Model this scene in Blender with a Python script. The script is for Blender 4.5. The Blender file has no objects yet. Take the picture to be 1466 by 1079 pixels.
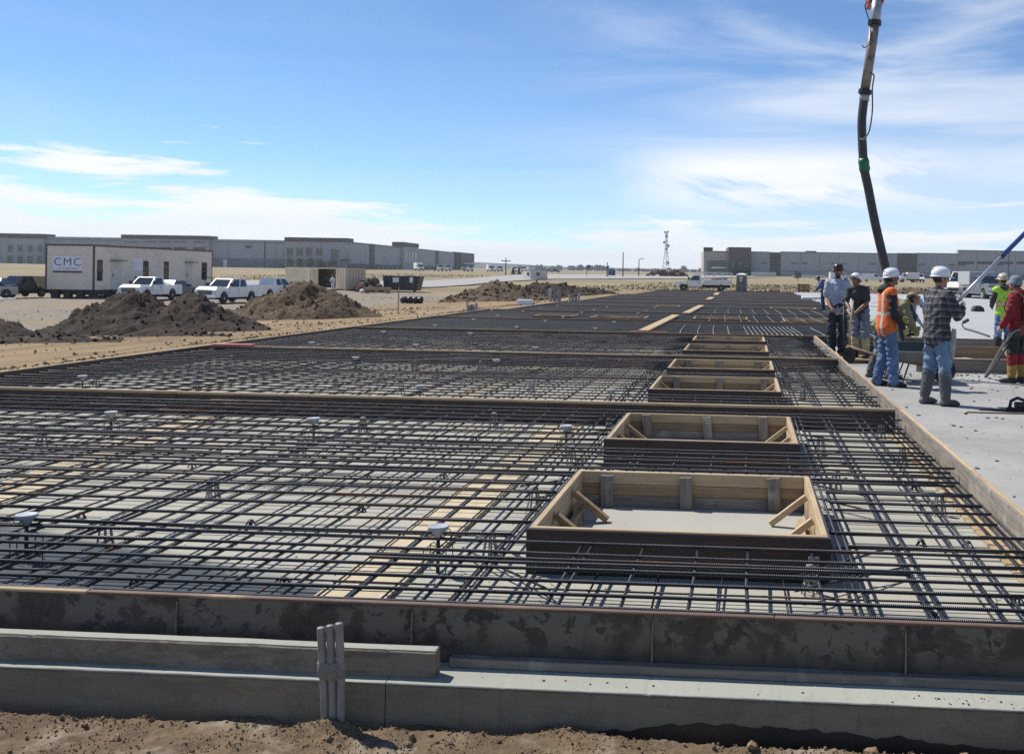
import bpy, bmesh, math, random
from mathutils import Vector, Matrix, Euler, noise
random.seed(7)
scene = bpy.context.scene
COL = scene.collection
R = math.radians
PI = math.pi

# ------------------------------------------------------------------ camera
PSI = 0.067
cam_d = bpy.data.cameras.new("camera")
cam = bpy.data.objects.new("camera", cam_d)
COL.objects.link(cam)
cam_d.sensor_width = 36.0
cam_d.lens = 36.0
cam_d.shift_x = -0.1603
cam_d.shift_y = -0.0997
cam_d.clip_start = 0.05
cam_d.clip_end = 12000
CAMZ = 1.70
cam.matrix_world = (Matrix.Translation((0, 0, CAMZ)) @ Matrix.Rotation(PSI, 4, 'Z')
                    @ Matrix.Rotation(PI / 2, 4, 'X') @ Matrix.Rotation(0.016, 4, 'Z'))
scene.camera = cam

# ------------------------------------------------------------------ light
SUN_DIR = Vector((-0.68, 0.36, 1.0)).normalized()      # towards the sun
SUN_EL = math.asin(SUN_DIR.z)
SUN_AZ = math.atan2(SUN_DIR.x, SUN_DIR.y)
sun_d = bpy.data.lights.new("sun", 'SUN')
sun_d.energy = 4.5
sun_d.angle = R(0.53)
sun_d.color = (1.0, 0.945, 0.85)
sun = bpy.data.objects.new("sun", sun_d)
COL.objects.link(sun)
sun.rotation_euler = SUN_DIR.to_track_quat('Z', 'Y').to_euler()
sun.location = SUN_DIR * 50

world = bpy.data.worlds.new("World")
scene.world = world
world.use_nodes = True
scene.view_settings.view_transform = 'Standard'
scene.view_settings.look = 'None'
scene.view_settings.gamma = 1.0
scene.view_settings.use_curve_mapping = False
scene.view_settings.exposure = 0.39
scene.cycles.use_denoising = False
SKY_STRENGTH = 0.108


class NT:
    """small helper to write node trees"""
    def __init__(self, tree):
        self.t = tree
        self.n = tree.nodes
        self.l = tree.links

    def node(self, kind, **kw):
        nd = self.n.new(kind)
        for k, v in kw.items():
            setattr(nd, k, v)
        return nd

    def link(self, a, b):
        self.l.new(a, b)

    def _set(self, sock, v):
        if isinstance(v, bpy.types.NodeSocket):
            self.l.new(v, sock)
        else:
            sock.default_value = v

    def math(self, op, a, b=0.0, c=None, clamp=False):
        nd = self.node('ShaderNodeMath', operation=op, use_clamp=clamp)
        self._set(nd.inputs[0], a)
        self._set(nd.inputs[1], b)
        if c is not None:
            self._set(nd.inputs[2], c)
        return nd.outputs[0]

    def ramp(self, v, a, b, lo=0.0, hi=1.0):
        nd = self.node('ShaderNodeMapRange', interpolation_type='SMOOTHSTEP')
        self._set(nd.inputs['Value'], v)
        self._set(nd.inputs['From Min'], a)
        self._set(nd.inputs['From Max'], b)
        self._set(nd.inputs['To Min'], lo)
        self._set(nd.inputs['To Max'], hi)
        return nd.outputs[0]

    def mix(self, f, a, b, mode='MIX'):
        nd = self.node('ShaderNodeMix', data_type='RGBA', blend_type=mode)
        self._set(nd.inputs[0], f)
        for s, v in ((nd.inputs[6], a), (nd.inputs[7], b)):
            if not isinstance(v, bpy.types.NodeSocket):
                v = tuple(v) + ((1.0,) if len(v) == 3 else ())
            self._set(s, v)
        return nd.outputs[2]

    def noise(self, vec, scale, detail=4.0, rough=0.55, dist=0.0):
        nd = self.node('ShaderNodeTexNoise')
        if vec is not None:
            self.link(vec, nd.inputs['Vector'])
        nd.inputs['Scale'].default_value = scale
        nd.inputs['Detail'].default_value = detail
        nd.inputs['Roughness'].default_value = rough
        nd.inputs['Distortion'].default_value = dist
        return nd.outputs[0]

    def mapping(self, vec, scale=(1, 1, 1), loc=(0, 0, 0), rot=(0, 0, 0)):
        nd = self.node('ShaderNodeMapping')
        self.link(vec, nd.inputs['Vector'])
        nd.inputs['Scale'].default_value = scale
        nd.inputs['Location'].default_value = loc
        nd.inputs['Rotation'].default_value = rot
        return nd.outputs[0]

    def sep(self, vec):
        nd = self.node('ShaderNodeSeparateXYZ')
        self.link(vec, nd.inputs[0])
        return nd.outputs

    def comb(self, x, y, z):
        nd = self.node('ShaderNodeCombineXYZ')
        for i, v in enumerate((x, y, z)):
            self._set(nd.inputs[i], v)
        return nd.outputs[0]


def build_world():
    w = NT(world.node_tree)
    bg = world.node_tree.nodes.get('Background')
    sky = w.node('ShaderNodeTexSky', sky_type='NISHITA')
    sky.sun_disc = False
    sky.sun_elevation = SUN_EL
    sky.sun_rotation = SUN_AZ
    sky.altitude = 1600
    sky.air_density = 0.8
    sky.dust_density = 0.0
    sky.ozone_density = 2.0
    tc = w.node('ShaderNodeTexCoord')
    d = w.sep(tc.outputs['Generated'])
    az = w.math('ARCTAN2', d[0], d[1])
    z = d[2]
    # a low bank of bright cloud, taller towards the west, and thin high cirrus
    n1 = w.noise(w.comb(w.math('MULTIPLY', az, 7.0), w.math('MULTIPLY', z, 62.0), 3.1), 1.0, 8.0, 0.62, 0.45)
    n1b = w.noise(w.comb(w.math('MULTIPLY', az, 3.4), w.math('MULTIPLY', z, 26.0), 9.7), 1.0, 3.0, 0.5, 0.3)
    hh = w.ramp(az, -0.20, -0.66, 0.046, 0.100)
    k = w.math('SUBTRACT', 1.05, w.math('DIVIDE', z, hh))
    k = w.math('ADD', k, w.math('MULTIPLY', w.math('SUBTRACT', n1, 0.5), 2.4))
    k = w.math('ADD', k, w.math('MULTIPLY', w.math('SUBTRACT', n1b, 0.5), 2.2))
    bank = w.math('MULTIPLY', w.ramp(k, -0.05, 0.42), w.ramp(z, -0.01, 0.014, 0.70, 0.97))
    # a separate cumulus fan right of the middle
    n3 = w.noise(w.comb(w.math('MULTIPLY', az, 6.0), w.math('ADD', w.math('MULTIPLY', z, 30.0), w.math('MULTIPLY', az, 6.0)), 5.5), 1.0, 7.0, 0.62, 0.5)
    f1 = w.math('MULTIPLY', w.ramp(az, -0.17, -0.03), w.ramp(az, 0.32, 0.06))
    f2 = w.math('MULTIPLY', w.ramp(z, 0.045, 0.085), w.ramp(z, 0.140, 0.105))
    fan = w.math('MULTIPLY', w.math('MULTIPLY', f1, f2), w.ramp(n3, 0.36, 0.54))
    n2 = w.noise(w.mapping(w.comb(az, z, 0.0), (2.4, 16.0, 1.0), (0.3, 0.7, 0.0), (0, 0, R(-14))), 1.0, 6.0, 0.55, 0.9)
    veil = w.math('MULTIPLY', w.ramp(n2, 0.36, 0.78, 0.0, 0.62), w.ramp(az, -0.36, 0.06, 0.10, 1.0))
    veil = w.math('MULTIPLY', veil, w.ramp(z, 0.50, 0.17, 0.45, 1.0))
    low = w.math('MULTIPLY', w.ramp(az, -0.25, 0.12, 0.0, 0.30), w.ramp(z, 0.21, 0.10))
    m = w.math('MAXIMUM', bank, w.math('MAXIMUM', veil, w.math('MULTIPLY', fan, 0.95)))
    m = w.math('ADD', m, w.math('MULTIPLY', low, w.math('SUBTRACT', 1.0, m)), clamp=True)
    hsv = w.node('ShaderNodeHueSaturation')
    w.link(sky.outputs[0], hsv.inputs['Color'])
    hsv.inputs['Saturation'].default_value = 1.08
    hsv.inputs['Value'].default_value = 1.0
    tint = w.mix(1.0, hsv.outputs[0], (0.90, 0.985, 1.045), 'MULTIPLY')
    cloud = w.mix(n1, (6.1, 6.5, 7.0), (8.0, 8.05, 8.15))
    col = w.mix(m, tint, cloud)
    w.link(col, bg.inputs['Color'])
    bg.inputs['Strength'].default_value = SKY_STRENGTH


build_world()


# ------------------------------------------------------------------ materials
MATS = {}


def new_mat(name):
    m = bpy.data.materials.new(name)
    m.use_nodes = True
    nt = NT(m.node_tree)
    b = m.node_tree.nodes['Principled BSDF']
    MATS[name] = m
    return m, nt, b


def pm(name, c1, c2=None, scale=6.0, rough=0.7, metal=0.0, bump=0.0, bscale=None, stretch=(1, 1, 1),
       detail=5.0, c3=None, s3=1.5, t3=(0.55, 0.7), spec=0.5, rand=0.0, bdist=0.01, coord='Object', trans=0.0, coat=0.0):
    """general procedural material: two tones of noise, a third stain tone, bump, per-object variation"""
    m, nt, b = new_mat(name)
    tc = nt.node('ShaderNodeTexCoord')
    oi = nt.node('ShaderNodeObjectInfo')
    off = nt.node('ShaderNodeVectorMath', operation='ADD')
    nt.link(tc.outputs[coord], off.inputs[0])
    sc = nt.node('ShaderNodeVectorMath', operation='SCALE')
    sc.inputs[0].default_value = (7.3, 3.1, 5.7)
    nt.link(oi.outputs['Random'], sc.inputs['Scale'])
    nt.link(sc.outputs[0], off.inputs[1])
    vec = nt.mapping(off.outputs[0], stretch)
    c2 = c2 or tuple(x * 0.75 for x in c1)
    n = nt.noise(vec, scale, detail, 0.6)
    col = nt.mix(nt.ramp(n, 0.3, 0.7), c1, c2)
    if c3:
        n3 = nt.noise(off.outputs[0], s3, 6.0, 0.65, 0.3)
        col = nt.mix(nt.ramp(n3, t3[0], t3[1]), col, c3)
    if rand:
        h = nt.node('ShaderNodeHueSaturation')
        nt.link(col, h.inputs['Color'])
        nt.link(nt.math('MULTIPLY_ADD', oi.outputs['Random'], 2 * rand, 1 - rand), h.inputs['Value'])
        col = h.outputs[0]
    nt.link(col, b.inputs['Base Color'])
    b.inputs['Roughness'].default_value = rough
    b.inputs['Metallic'].default_value = metal
    b.inputs['Specular IOR Level'].default_value = spec
    if trans:
        b.inputs['Transmission Weight'].default_value = trans
    if coat:
        b.inputs['Coat Weight'].default_value = coat
        b.inputs['Coat Roughness'].default_value = 0.08
    if bump:
        bn = nt.noise(vec, bscale or scale * 4, 6.0, 0.65)
        bp = nt.node('ShaderNodeBump')
        bp.inputs['Strength'].default_value = bump
        bp.inputs['Distance'].default_value = bdist
        nt.link(bn, bp.inputs['Height'])
        nt.link(bp.outputs[0], b.inputs['Normal'])
    return m


# lumber, grain along X / Y / Z
for ax, st in (('x', (1.2, 16, 16)), ('y', (16, 1.2, 16)), ('z', (16, 16, 1.2))):
    pm('lumber_' + ax, (0.455, 0.345, 0.210), (0.335, 0.240, 0.138), 2.2, 0.75, bump=0.25, stretch=st, c3=(0.30, 0.21, 0.12), s3=3.0, t3=(0.6, 0.8), rand=0.14, bdist=0.004)
    pm('old_lumber_' + ax, (0.30, 0.205, 0.115), (0.20, 0.13, 0.07), 2.2, 0.8, bump=0.3, stretch=st, c3=(0.16, 0.125, 0.095), s3=3.0, t3=(0.5, 0.75), rand=0.22, bdist=0.004)
    pm('form_board_' + ax, (0.26, 0.23, 0.19), (0.15, 0.13, 0.11), 2.0, 0.85, bump=0.3, stretch=st, c3=(0.36, 0.34, 0.30), s3=4.0, t3=(0.55, 0.75), rand=0.15, bdist=0.004)
    pm('film_ply_' + ax, (0.058, 0.034, 0.026), (0.038, 0.024, 0.019), 3.0, 0.5, bump=0.06, stretch=st, c3=(0.075, 0.055, 0.045), s3=5.0, t3=(0.62, 0.8), rand=0.15, bdist=0.002)
pm('red_edge', (0.105, 0.062, 0.046), (0.155, 0.095, 0.068), 4.0, 0.7, bump=0.15, stretch=(1.5, 10, 10), c3=(0.36, 0.25, 0.16), s3=0.9, t3=(0.52, 0.68))
pm('plywood', (0.50, 0.43, 0.30), (0.43, 0.355, 0.235), 3.0, 0.8, bump=0.1, stretch=(8, 1.0, 1), rand=0.1)
pm('steel_dark', (0.05, 0.05, 0.055), (0.025, 0.025, 0.028), 8, 0.5, 0.6)
pm('galvanised', (0.42, 0.43, 0.44), (0.30, 0.31, 0.32), 14, 0.45, 0.7)
pm('chair_grey', (0.30, 0.31, 0.30), (0.20, 0.21, 0.21), 20, 0.6)
pm('cap_white', (0.40, 0.43, 0.47), (0.32, 0.345, 0.385), 12, 0.55)
pm('pvc_grey', (0.27, 0.265, 0.25), (0.20, 0.195, 0.185), 9, 0.55, c3=(0.22, 0.20, 0.17), s3=14, t3=(0.55, 0.75))
pm('cloth_wrap', (0.25, 0.235, 0.21), (0.16, 0.15, 0.135), 60, 0.9, bump=0.4, bscale=120)
pm('white_paint', (0.78, 0.79, 0.80), (0.70, 0.71, 0.72), 2.0, 0.28, coat=0.6)
pm('white_matt', (0.76, 0.76, 0.74), (0.66, 0.66, 0.64), 3.0, 0.6)
pm('cream_siding', (0.78, 0.69, 0.58), (0.72, 0.635, 0.53), 0.8, 0.7, c3=(0.62, 0.55, 0.46), s3=0.5)
pm('white_siding', (0.62, 0.60, 0.55), (0.55, 0.53, 0.49), 0.8, 0.7)
pm('trim_brown', (0.10, 0.075, 0.06), None, 4, 0.7)
pm('beige_steel', (0.60, 0.51, 0.36), (0.52, 0.43, 0.29), 0.7, 0.55, c3=(0.40, 0.31, 0.20), s3=1.2, t3=(0.6, 0.8))
pm('dark_opening', (0.012, 0.011, 0.010), None, 4, 0.9)
pm('dumpster_black', (0.026, 0.027, 0.030), (0.05, 0.045, 0.042), 1.2, 0.55, bump=0.1)
pm('glass_dark', (0.012, 0.016, 0.020), (0.02, 0.026, 0.03), 2, 0.06, spec=0.8)
pm('glass_teal', (0.045, 0.085, 0.09), (0.02, 0.045, 0.05), 0.35, 0.12, spec=0.8)
pm('rubber', (0.022, 0.022, 0.023), (0.032, 0.031, 0.030), 12, 0.8)
pm('rubber_hose', (0.030, 0.030, 0.034), (0.055, 0.052, 0.050), 7, 0.55, bump=0.15, c3=(0.11, 0.105, 0.10), s3=9, t3=(0.62, 0.8))
pm('pipe_steel', (0.30, 0.27, 0.23), (0.20, 0.17, 0.14), 6, 0.55, 0.4, c3=(0.10, 0.07, 0.05), s3=5, t3=(0.55, 0.7))
pm('boom_red', (0.33, 0.05, 0.03), None, 6, 0.5)
pm('tape_green', (0.02, 0.17, 0.075), (0.012, 0.09, 0.045), 30, 0.4)
pm('chrome', (0.6, 0.6, 0.62), None, 6, 0.2, 0.9)
pm('car_black', (0.014, 0.015, 0.018), None, 3, 0.18, coat=0.8)
pm('car_silver', (0.30, 0.31, 0.33), None, 3, 0.25, 0.55, coat=0.7)
pm('car_blue', (0.035, 0.05, 0.09), None, 3, 0.22, coat=0.7)
pm('lamp_lens', (0.7, 0.72, 0.75), None, 3, 0.08, spec=0.9)
pm('tail_red', (0.35, 0.02, 0.02), None, 3, 0.2)
pm('toilet_grey', (0.13, 0.14, 0.145), (0.10, 0.11, 0.115), 3, 0.55)
pm('wall_light', (0.37, 0.385, 0.40), (0.345, 0.36, 0.375), 0.05, 0.85)
pm('wall_grey', (0.21, 0.215, 0.225), (0.19, 0.195, 0.205), 0.05, 0.85)
pm('wall_brown', (0.135, 0.115, 0.105), (0.125, 0.106, 0.098), 0.05, 0.85)
pm('wall_cream', (0.42, 0.40, 0.36), (0.40, 0.38, 0.34), 0.05, 0.85)
pm('wall_dark', (0.06, 0.055, 0.053), None, 0.05, 0.85)
pm('asphalt', (0.34, 0.33, 0.32), (0.28, 0.27, 0.26), 0.6, 0.9)
pm('bush_leaf', (0.050, 0.052, 0.028), (0.085, 0.075, 0.04), 1.3, 0.8, rand=0.2)
pm('pine_leaf', (0.022, 0.040, 0.020), (0.04, 0.055, 0.03), 1.3, 0.8)
pm('wood_far', (0.050, 0.052, 0.045), (0.085, 0.080, 0.062), 0.03, 0.9)
pm('bark', (0.09, 0.065, 0.045), None, 5, 0.9)
pm('brick_red', (0.16, 0.055, 0.045), (0.10, 0.04, 0.035), 1.5, 0.9)
pm('black_plastic', (0.012, 0.012, 0.013), (0.02, 0.02, 0.021), 9, 0.35, bump=0.3)
pm('pink_board', (0.52, 0.17, 0.16), (0.42, 0.13, 0.13), 5, 0.7)
pm('orange_blue', (0.03, 0.08, 0.30), None, 5, 0.35)
pm('alu_pole', (0.46, 0.49, 0.54), (0.38, 0.41, 0.45), 9, 0.35, 0.6)
pm('sign_white', (0.80, 0.82, 0.88), (0.74, 0.76, 0.82), 2, 0.6)
pm('sign_navy', (0.07, 0.085, 0.22), None, 2, 0.6)
pm('tray_green', (0.030, 0.075, 0.05), (0.05, 0.06, 0.045), 7, 0.5, c3=(0.28, 0.27, 0.25), s3=8, t3=(0.58, 0.75))
pm('tray_grey', (0.24, 0.23, 0.21), (0.16, 0.15, 0.14), 6, 0.8)
# dirt and clods
pm('clod_tan', (0.27, 0.195, 0.115), (0.17, 0.120, 0.070), 25, 0.95, bump=0.5, rand=0.25, coord='Object')
pm('clod_brown', (0.120, 0.080, 0.048), (0.072, 0.048, 0.03), 3, 0.95, bump=0.4)
pm('clod_black', (0.056, 0.040, 0.029), (0.032, 0.024, 0.018), 3, 0.95, bump=0.4)
pm('pile_brown', (0.125, 0.083, 0.048), (0.070, 0.046, 0.027), 1.7, 0.97, bump=0.9, bscale=6, c3=(0.20, 0.142, 0.088), s3=1.1, t3=(0.56, 0.74), bdist=0.12)
pm('pile_black', (0.042, 0.028, 0.019), (0.023, 0.016, 0.012), 1.7, 0.97, bump=0.9, bscale=6, c3=(0.095, 0.067, 0.045), s3=1.3, t3=(0.58, 0.76), bdist=0.12)
pm('near_dirt', (0.170, 0.118, 0.067), (0.105, 0.072, 0.042), 5.0, 0.97, bump=1.0, bscale=55, c3=(0.255, 0.210, 0.155), s3=3.0, t3=(0.50, 0.66), bdist=0.010)
# cloth and skin
pm('skin', (0.36, 0.20, 0.13), (0.32, 0.17, 0.11), 10, 0.55)
pm('skin_dark', (0.22, 0.115, 0.07), (0.19, 0.095, 0.06), 10, 0.55)
pm('lip', (0.25, 0.09, 0.075), None, 10, 0.5)
pm('eye', (0.015, 0.012, 0.01), None, 10, 0.2)
pm('hair', (0.020, 0.015, 0.012), (0.035, 0.025, 0.02), 40, 0.7)
for nm, c in dict(shirt_blue=(0.40, 0.47, 0.58), navy=(0.022, 0.027, 0.048), black_cloth=(0.020, 0.021, 0.024), charcoal=(0.040, 0.042, 0.048), grey_jean=(0.17, 0.20, 0.245),
                  jean=(0.095, 0.165, 0.30), jean_light=(0.15, 0.235, 0.355), red=(0.24, 0.014, 0.022), yellow_boot=(0.33, 0.22, 0.045), boot_grey=(0.100, 0.100, 0.110),
                  boot_black=(0.025, 0.024, 0.024), boot_tan=(0.48, 0.42, 0.22), glove=(0.46, 0.45, 0.40), glove_yellow=(0.36, 0.36, 0.11), olive=(0.24, 0.22, 0.12), khaki=(0.13, 0.115, 0.07),
                  beanie=(0.20, 0.25, 0.31), white_cloth=(0.66, 0.67, 0.68), blue_cloth=(0.05, 0.09, 0.22), brown_boot=(0.075, 0.045, 0.03)).items():
    pm('c_' + nm, c, tuple(x * 0.74 for x in c), 9, 0.85, bump=0.35, bscale=22, bdist=0.01, c3=tuple(min(1, x * 1.22 + 0.005) for x in c), s3=5, t3=(0.52, 0.72))
pm('hat_white', (0.76, 0.77, 0.79), (0.70, 0.71, 0.73), 6, 0.30)
pm('hat_brown', (0.040, 0.022, 0.017), None, 6, 0.35)
pm('hat_cream', (0.52, 0.46, 0.37), None, 6, 0.35)


def rebar_mat(name, c1, c2, rough, rib=70.0, rust=(0.13, 0.06, 0.03), metal=0.55):
    m, nt, b = new_mat(name)
    tc = nt.node('ShaderNodeTexCoord')
    oi = nt.node('ShaderNodeObjectInfo')
    n = nt.noise(tc.outputs['Object'], 2.5, 5, 0.6)
    col = nt.mix(nt.ramp(n, 0.35, 0.7), c1, c2)
    rr = nt.math('MULTIPLY', nt.ramp(nt.noise(tc.outputs['Object'], 0.9, 4, 0.6), 0.5, 0.66), nt.ramp(oi.outputs['Random'], 0.55, 0.95))
    col = nt.mix(rr, col, rust)
    nt.link(col, b.inputs['Base Color'])
    b.inputs['Metallic'].default_value = metal
    b.inputs['Roughness'].default_value = rough
    wv = nt.node('ShaderNodeTexWave', wave_type='BANDS', bands_direction='X')
    nt.link(tc.outputs['Object'], wv.inputs['Vector'])
    wv.inputs['Scale'].default_value = rib / 2.0
    wv.inputs['Distortion'].default_value = 0.0
    bp = nt.node('ShaderNodeBump')
    bp.inputs['Strength'].default_value = 0.8
    bp.inputs['Distance'].default_value = 0.0035
    nt.link(wv.outputs['Fac'], bp.inputs['Height'])
    nt.link(bp.outputs[0], b.inputs['Normal'])
    return m


rebar_mat('rebar', (0.060, 0.061, 0.070), (0.034, 0.035, 0.042), 0.42)
rebar_mat('rebar_glint', (0.32, 0.32, 0.31), (0.20, 0.20, 0.20), 0.45, rust=(0.3, 0.25, 0.2))  # pale tone with the sun glint painted in
pm('rebar_far', (0.070, 0.073, 0.082), (0.100, 0.092, 0.086), 0.8, 0.5, 0.4)
pm('rebar_far_glint', (0.24, 0.245, 0.26), (0.16, 0.16, 0.165), 0.6, 0.5, 0.3)  # paler tone meant as painted glints on far bars


def concrete(name, c1, c2, c3, dark_band=None, foot=0.0, rough=0.85, weather=None):
    m, nt, b = new_mat(name)
    tc = nt.node('ShaderNodeTexCoord')
    P = tc.outputs['Object']
    n1 = nt.noise(P, 0.8, 7, 0.6, 0.4)
    n2 = nt.noise(P, 5.0, 6, 0.65)
    col = nt.mix(nt.ramp(n1, 0.3, 0.7), c1, c2)
    col = nt.mix(nt.ramp(n2, 0.56, 0.75, 0.0, 0.7), col, c3)
    if weather:   # rain streaks, form marks and dirt splashed up in ragged patches
        w1 = nt.noise(nt.mapping(P, (1.3, 1.3, 5.0)), 2.6, 8, 0.7, 0.9)
        col = nt.mix(nt.ramp(w1, 0.47, 0.60, 0.0, 0.85), col, weather)
        w2 = nt.noise(nt.mapping(P, (9.0, 9.0, 0.9)), 2.0, 6, 0.65, 0.2)
        col = nt.mix(nt.ramp(w2, 0.56, 0.72, 0.0, 0.5), col, tuple(x * 0.55 for x in c1))
        w3 = nt.noise(P, 55.0, 3, 0.6)
        col = nt.mix(nt.ramp(w3, 0.60, 0.72, 0.0, 0.6), col, tuple(x * 0.4 for x in c1))
    if foot:   # scuffs and mortar crumbs
        n4 = nt.noise(nt.mapping(P, (3.0, 1.2, 1.0)), 6.0, 8, 0.72, 0.8)
        col = nt.mix(nt.ramp(n4, 0.58, 0.68, 0.0, foot), col, tuple(x * 0.42 for x in c1))
        n5 = nt.noise(P, 2.3, 8, 0.7, 1.4)
        col = nt.mix(nt.ramp(n5, 0.60, 0.72, 0.0, foot * 0.6), col, tuple(min(1, x * 1.3) for x in c1))
    if dark_band:   # dark blue-grey band along the front form, broad in the west, with a wandering edge
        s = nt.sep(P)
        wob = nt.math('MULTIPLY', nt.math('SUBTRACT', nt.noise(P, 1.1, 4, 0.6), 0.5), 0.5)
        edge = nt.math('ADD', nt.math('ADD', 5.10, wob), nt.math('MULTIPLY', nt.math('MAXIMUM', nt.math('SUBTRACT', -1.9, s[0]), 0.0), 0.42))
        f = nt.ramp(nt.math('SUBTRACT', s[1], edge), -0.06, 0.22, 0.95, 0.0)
        col = nt.mix(f, col, dark_band)
    nt.link(col, b.inputs['Base Color'])
    b.inputs['Roughness'].default_value = rough
    b.inputs['Specular IOR Level'].default_value = 0.2
    bp = nt.node('ShaderNodeBump')
    bp.inputs['Strength'].default_value = 0.6
    bp.inputs['Distance'].default_value = 0.008
    nt.link(nt.noise(P, 26.0, 8, 0.7), bp.inputs['Height'])
    nt.link(bp.outputs[0], b.inputs['Normal'])
    return m


concrete('mud_slab', (0.395, 0.382, 0.328), (0.335, 0.325, 0.282), (0.285, 0.268, 0.215), dark_band=(0.045, 0.060, 0.078))
concrete('work_slab', (0.345, 0.343, 0.332), (0.265, 0.264, 0.258), (0.40, 0.397, 0.385), foot=1.0)
concrete('pour_slab', (0.38, 0.385, 0.39), (0.345, 0.35, 0.355), (0.32, 0.325, 0.33), foot=0.15)
concrete('box_floor', (0.38, 0.37, 0.33), (0.34, 0.33, 0.295), (0.29, 0.28, 0.25))
concrete('lit_top_concrete', (0.35, 0.36, 0.315), (0.30, 0.305, 0.27), (0.26, 0.255, 0.225), foot=0.2)  # pale tone for sunlit tops, the light put into the colour
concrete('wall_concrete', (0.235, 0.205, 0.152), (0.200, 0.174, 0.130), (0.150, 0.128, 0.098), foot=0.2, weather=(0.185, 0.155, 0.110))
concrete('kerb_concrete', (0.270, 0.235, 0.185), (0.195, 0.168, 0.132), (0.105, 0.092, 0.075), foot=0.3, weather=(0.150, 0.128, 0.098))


def panel_mat():
    """dark form panels with wandering cement stains"""
    m, nt, b = new_mat('form_panel')
    tc = nt.node('ShaderNodeTexCoord')
    oi = nt.node('ShaderNodeObjectInfo')
    off = nt.node('ShaderNodeVectorMath', operation='ADD')
    nt.link(tc.outputs['Object'], off.inputs[0])
    sc = nt.node('ShaderNodeVectorMath', operation='SCALE')
    sc.inputs[0].default_value = (17.3, 3.1, 5.7)
    nt.link(oi.outputs['Random'], sc.inputs['Scale'])
    nt.link(sc.outputs[0], off.inputs[1])
    P = off.outputs[0]
    z = nt.sep(tc.outputs['Object'])[2]
    n1 = nt.noise(P, 4.0, 7, 0.62, 0.5)
    n2 = nt.noise(P, 11.0, 7, 0.65, 0.3)
    col = nt.mix(nt.ramp(n1, 0.34, 0.62), (0.056, 0.048, 0.038), (0.098, 0.085, 0.068))
    pale = nt.math('MULTIPLY', nt.ramp(n1, 0.44, 0.50), nt.ramp(z, 0.07, 0.16))
    col = nt.mix(nt.math('MULTIPLY', pale, 0.75), col, (0.150, 0.136, 0.112))
    blot = nt.math('MULTIPLY', nt.ramp(n2, 0.535, 0.575), nt.ramp(z, 0.02, 0.12, 0.35, 1.0))
    col = nt.mix(nt.math('MULTIPLY', blot, 0.85), col, (0.036, 0.031, 0.027))
    nt.link(col, b.inputs['Base Color'])
    b.inputs['Roughness'].default_value = 0.8
    bp = nt.node('ShaderNodeBump')
    bp.inputs['Strength'].default_value = 0.3
    bp.inputs['Distance'].default_value = 0.004
    nt.link(n2, bp.inputs['Height'])
    nt.link(bp.outputs[0], b.inputs['Normal'])


panel_mat()


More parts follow.
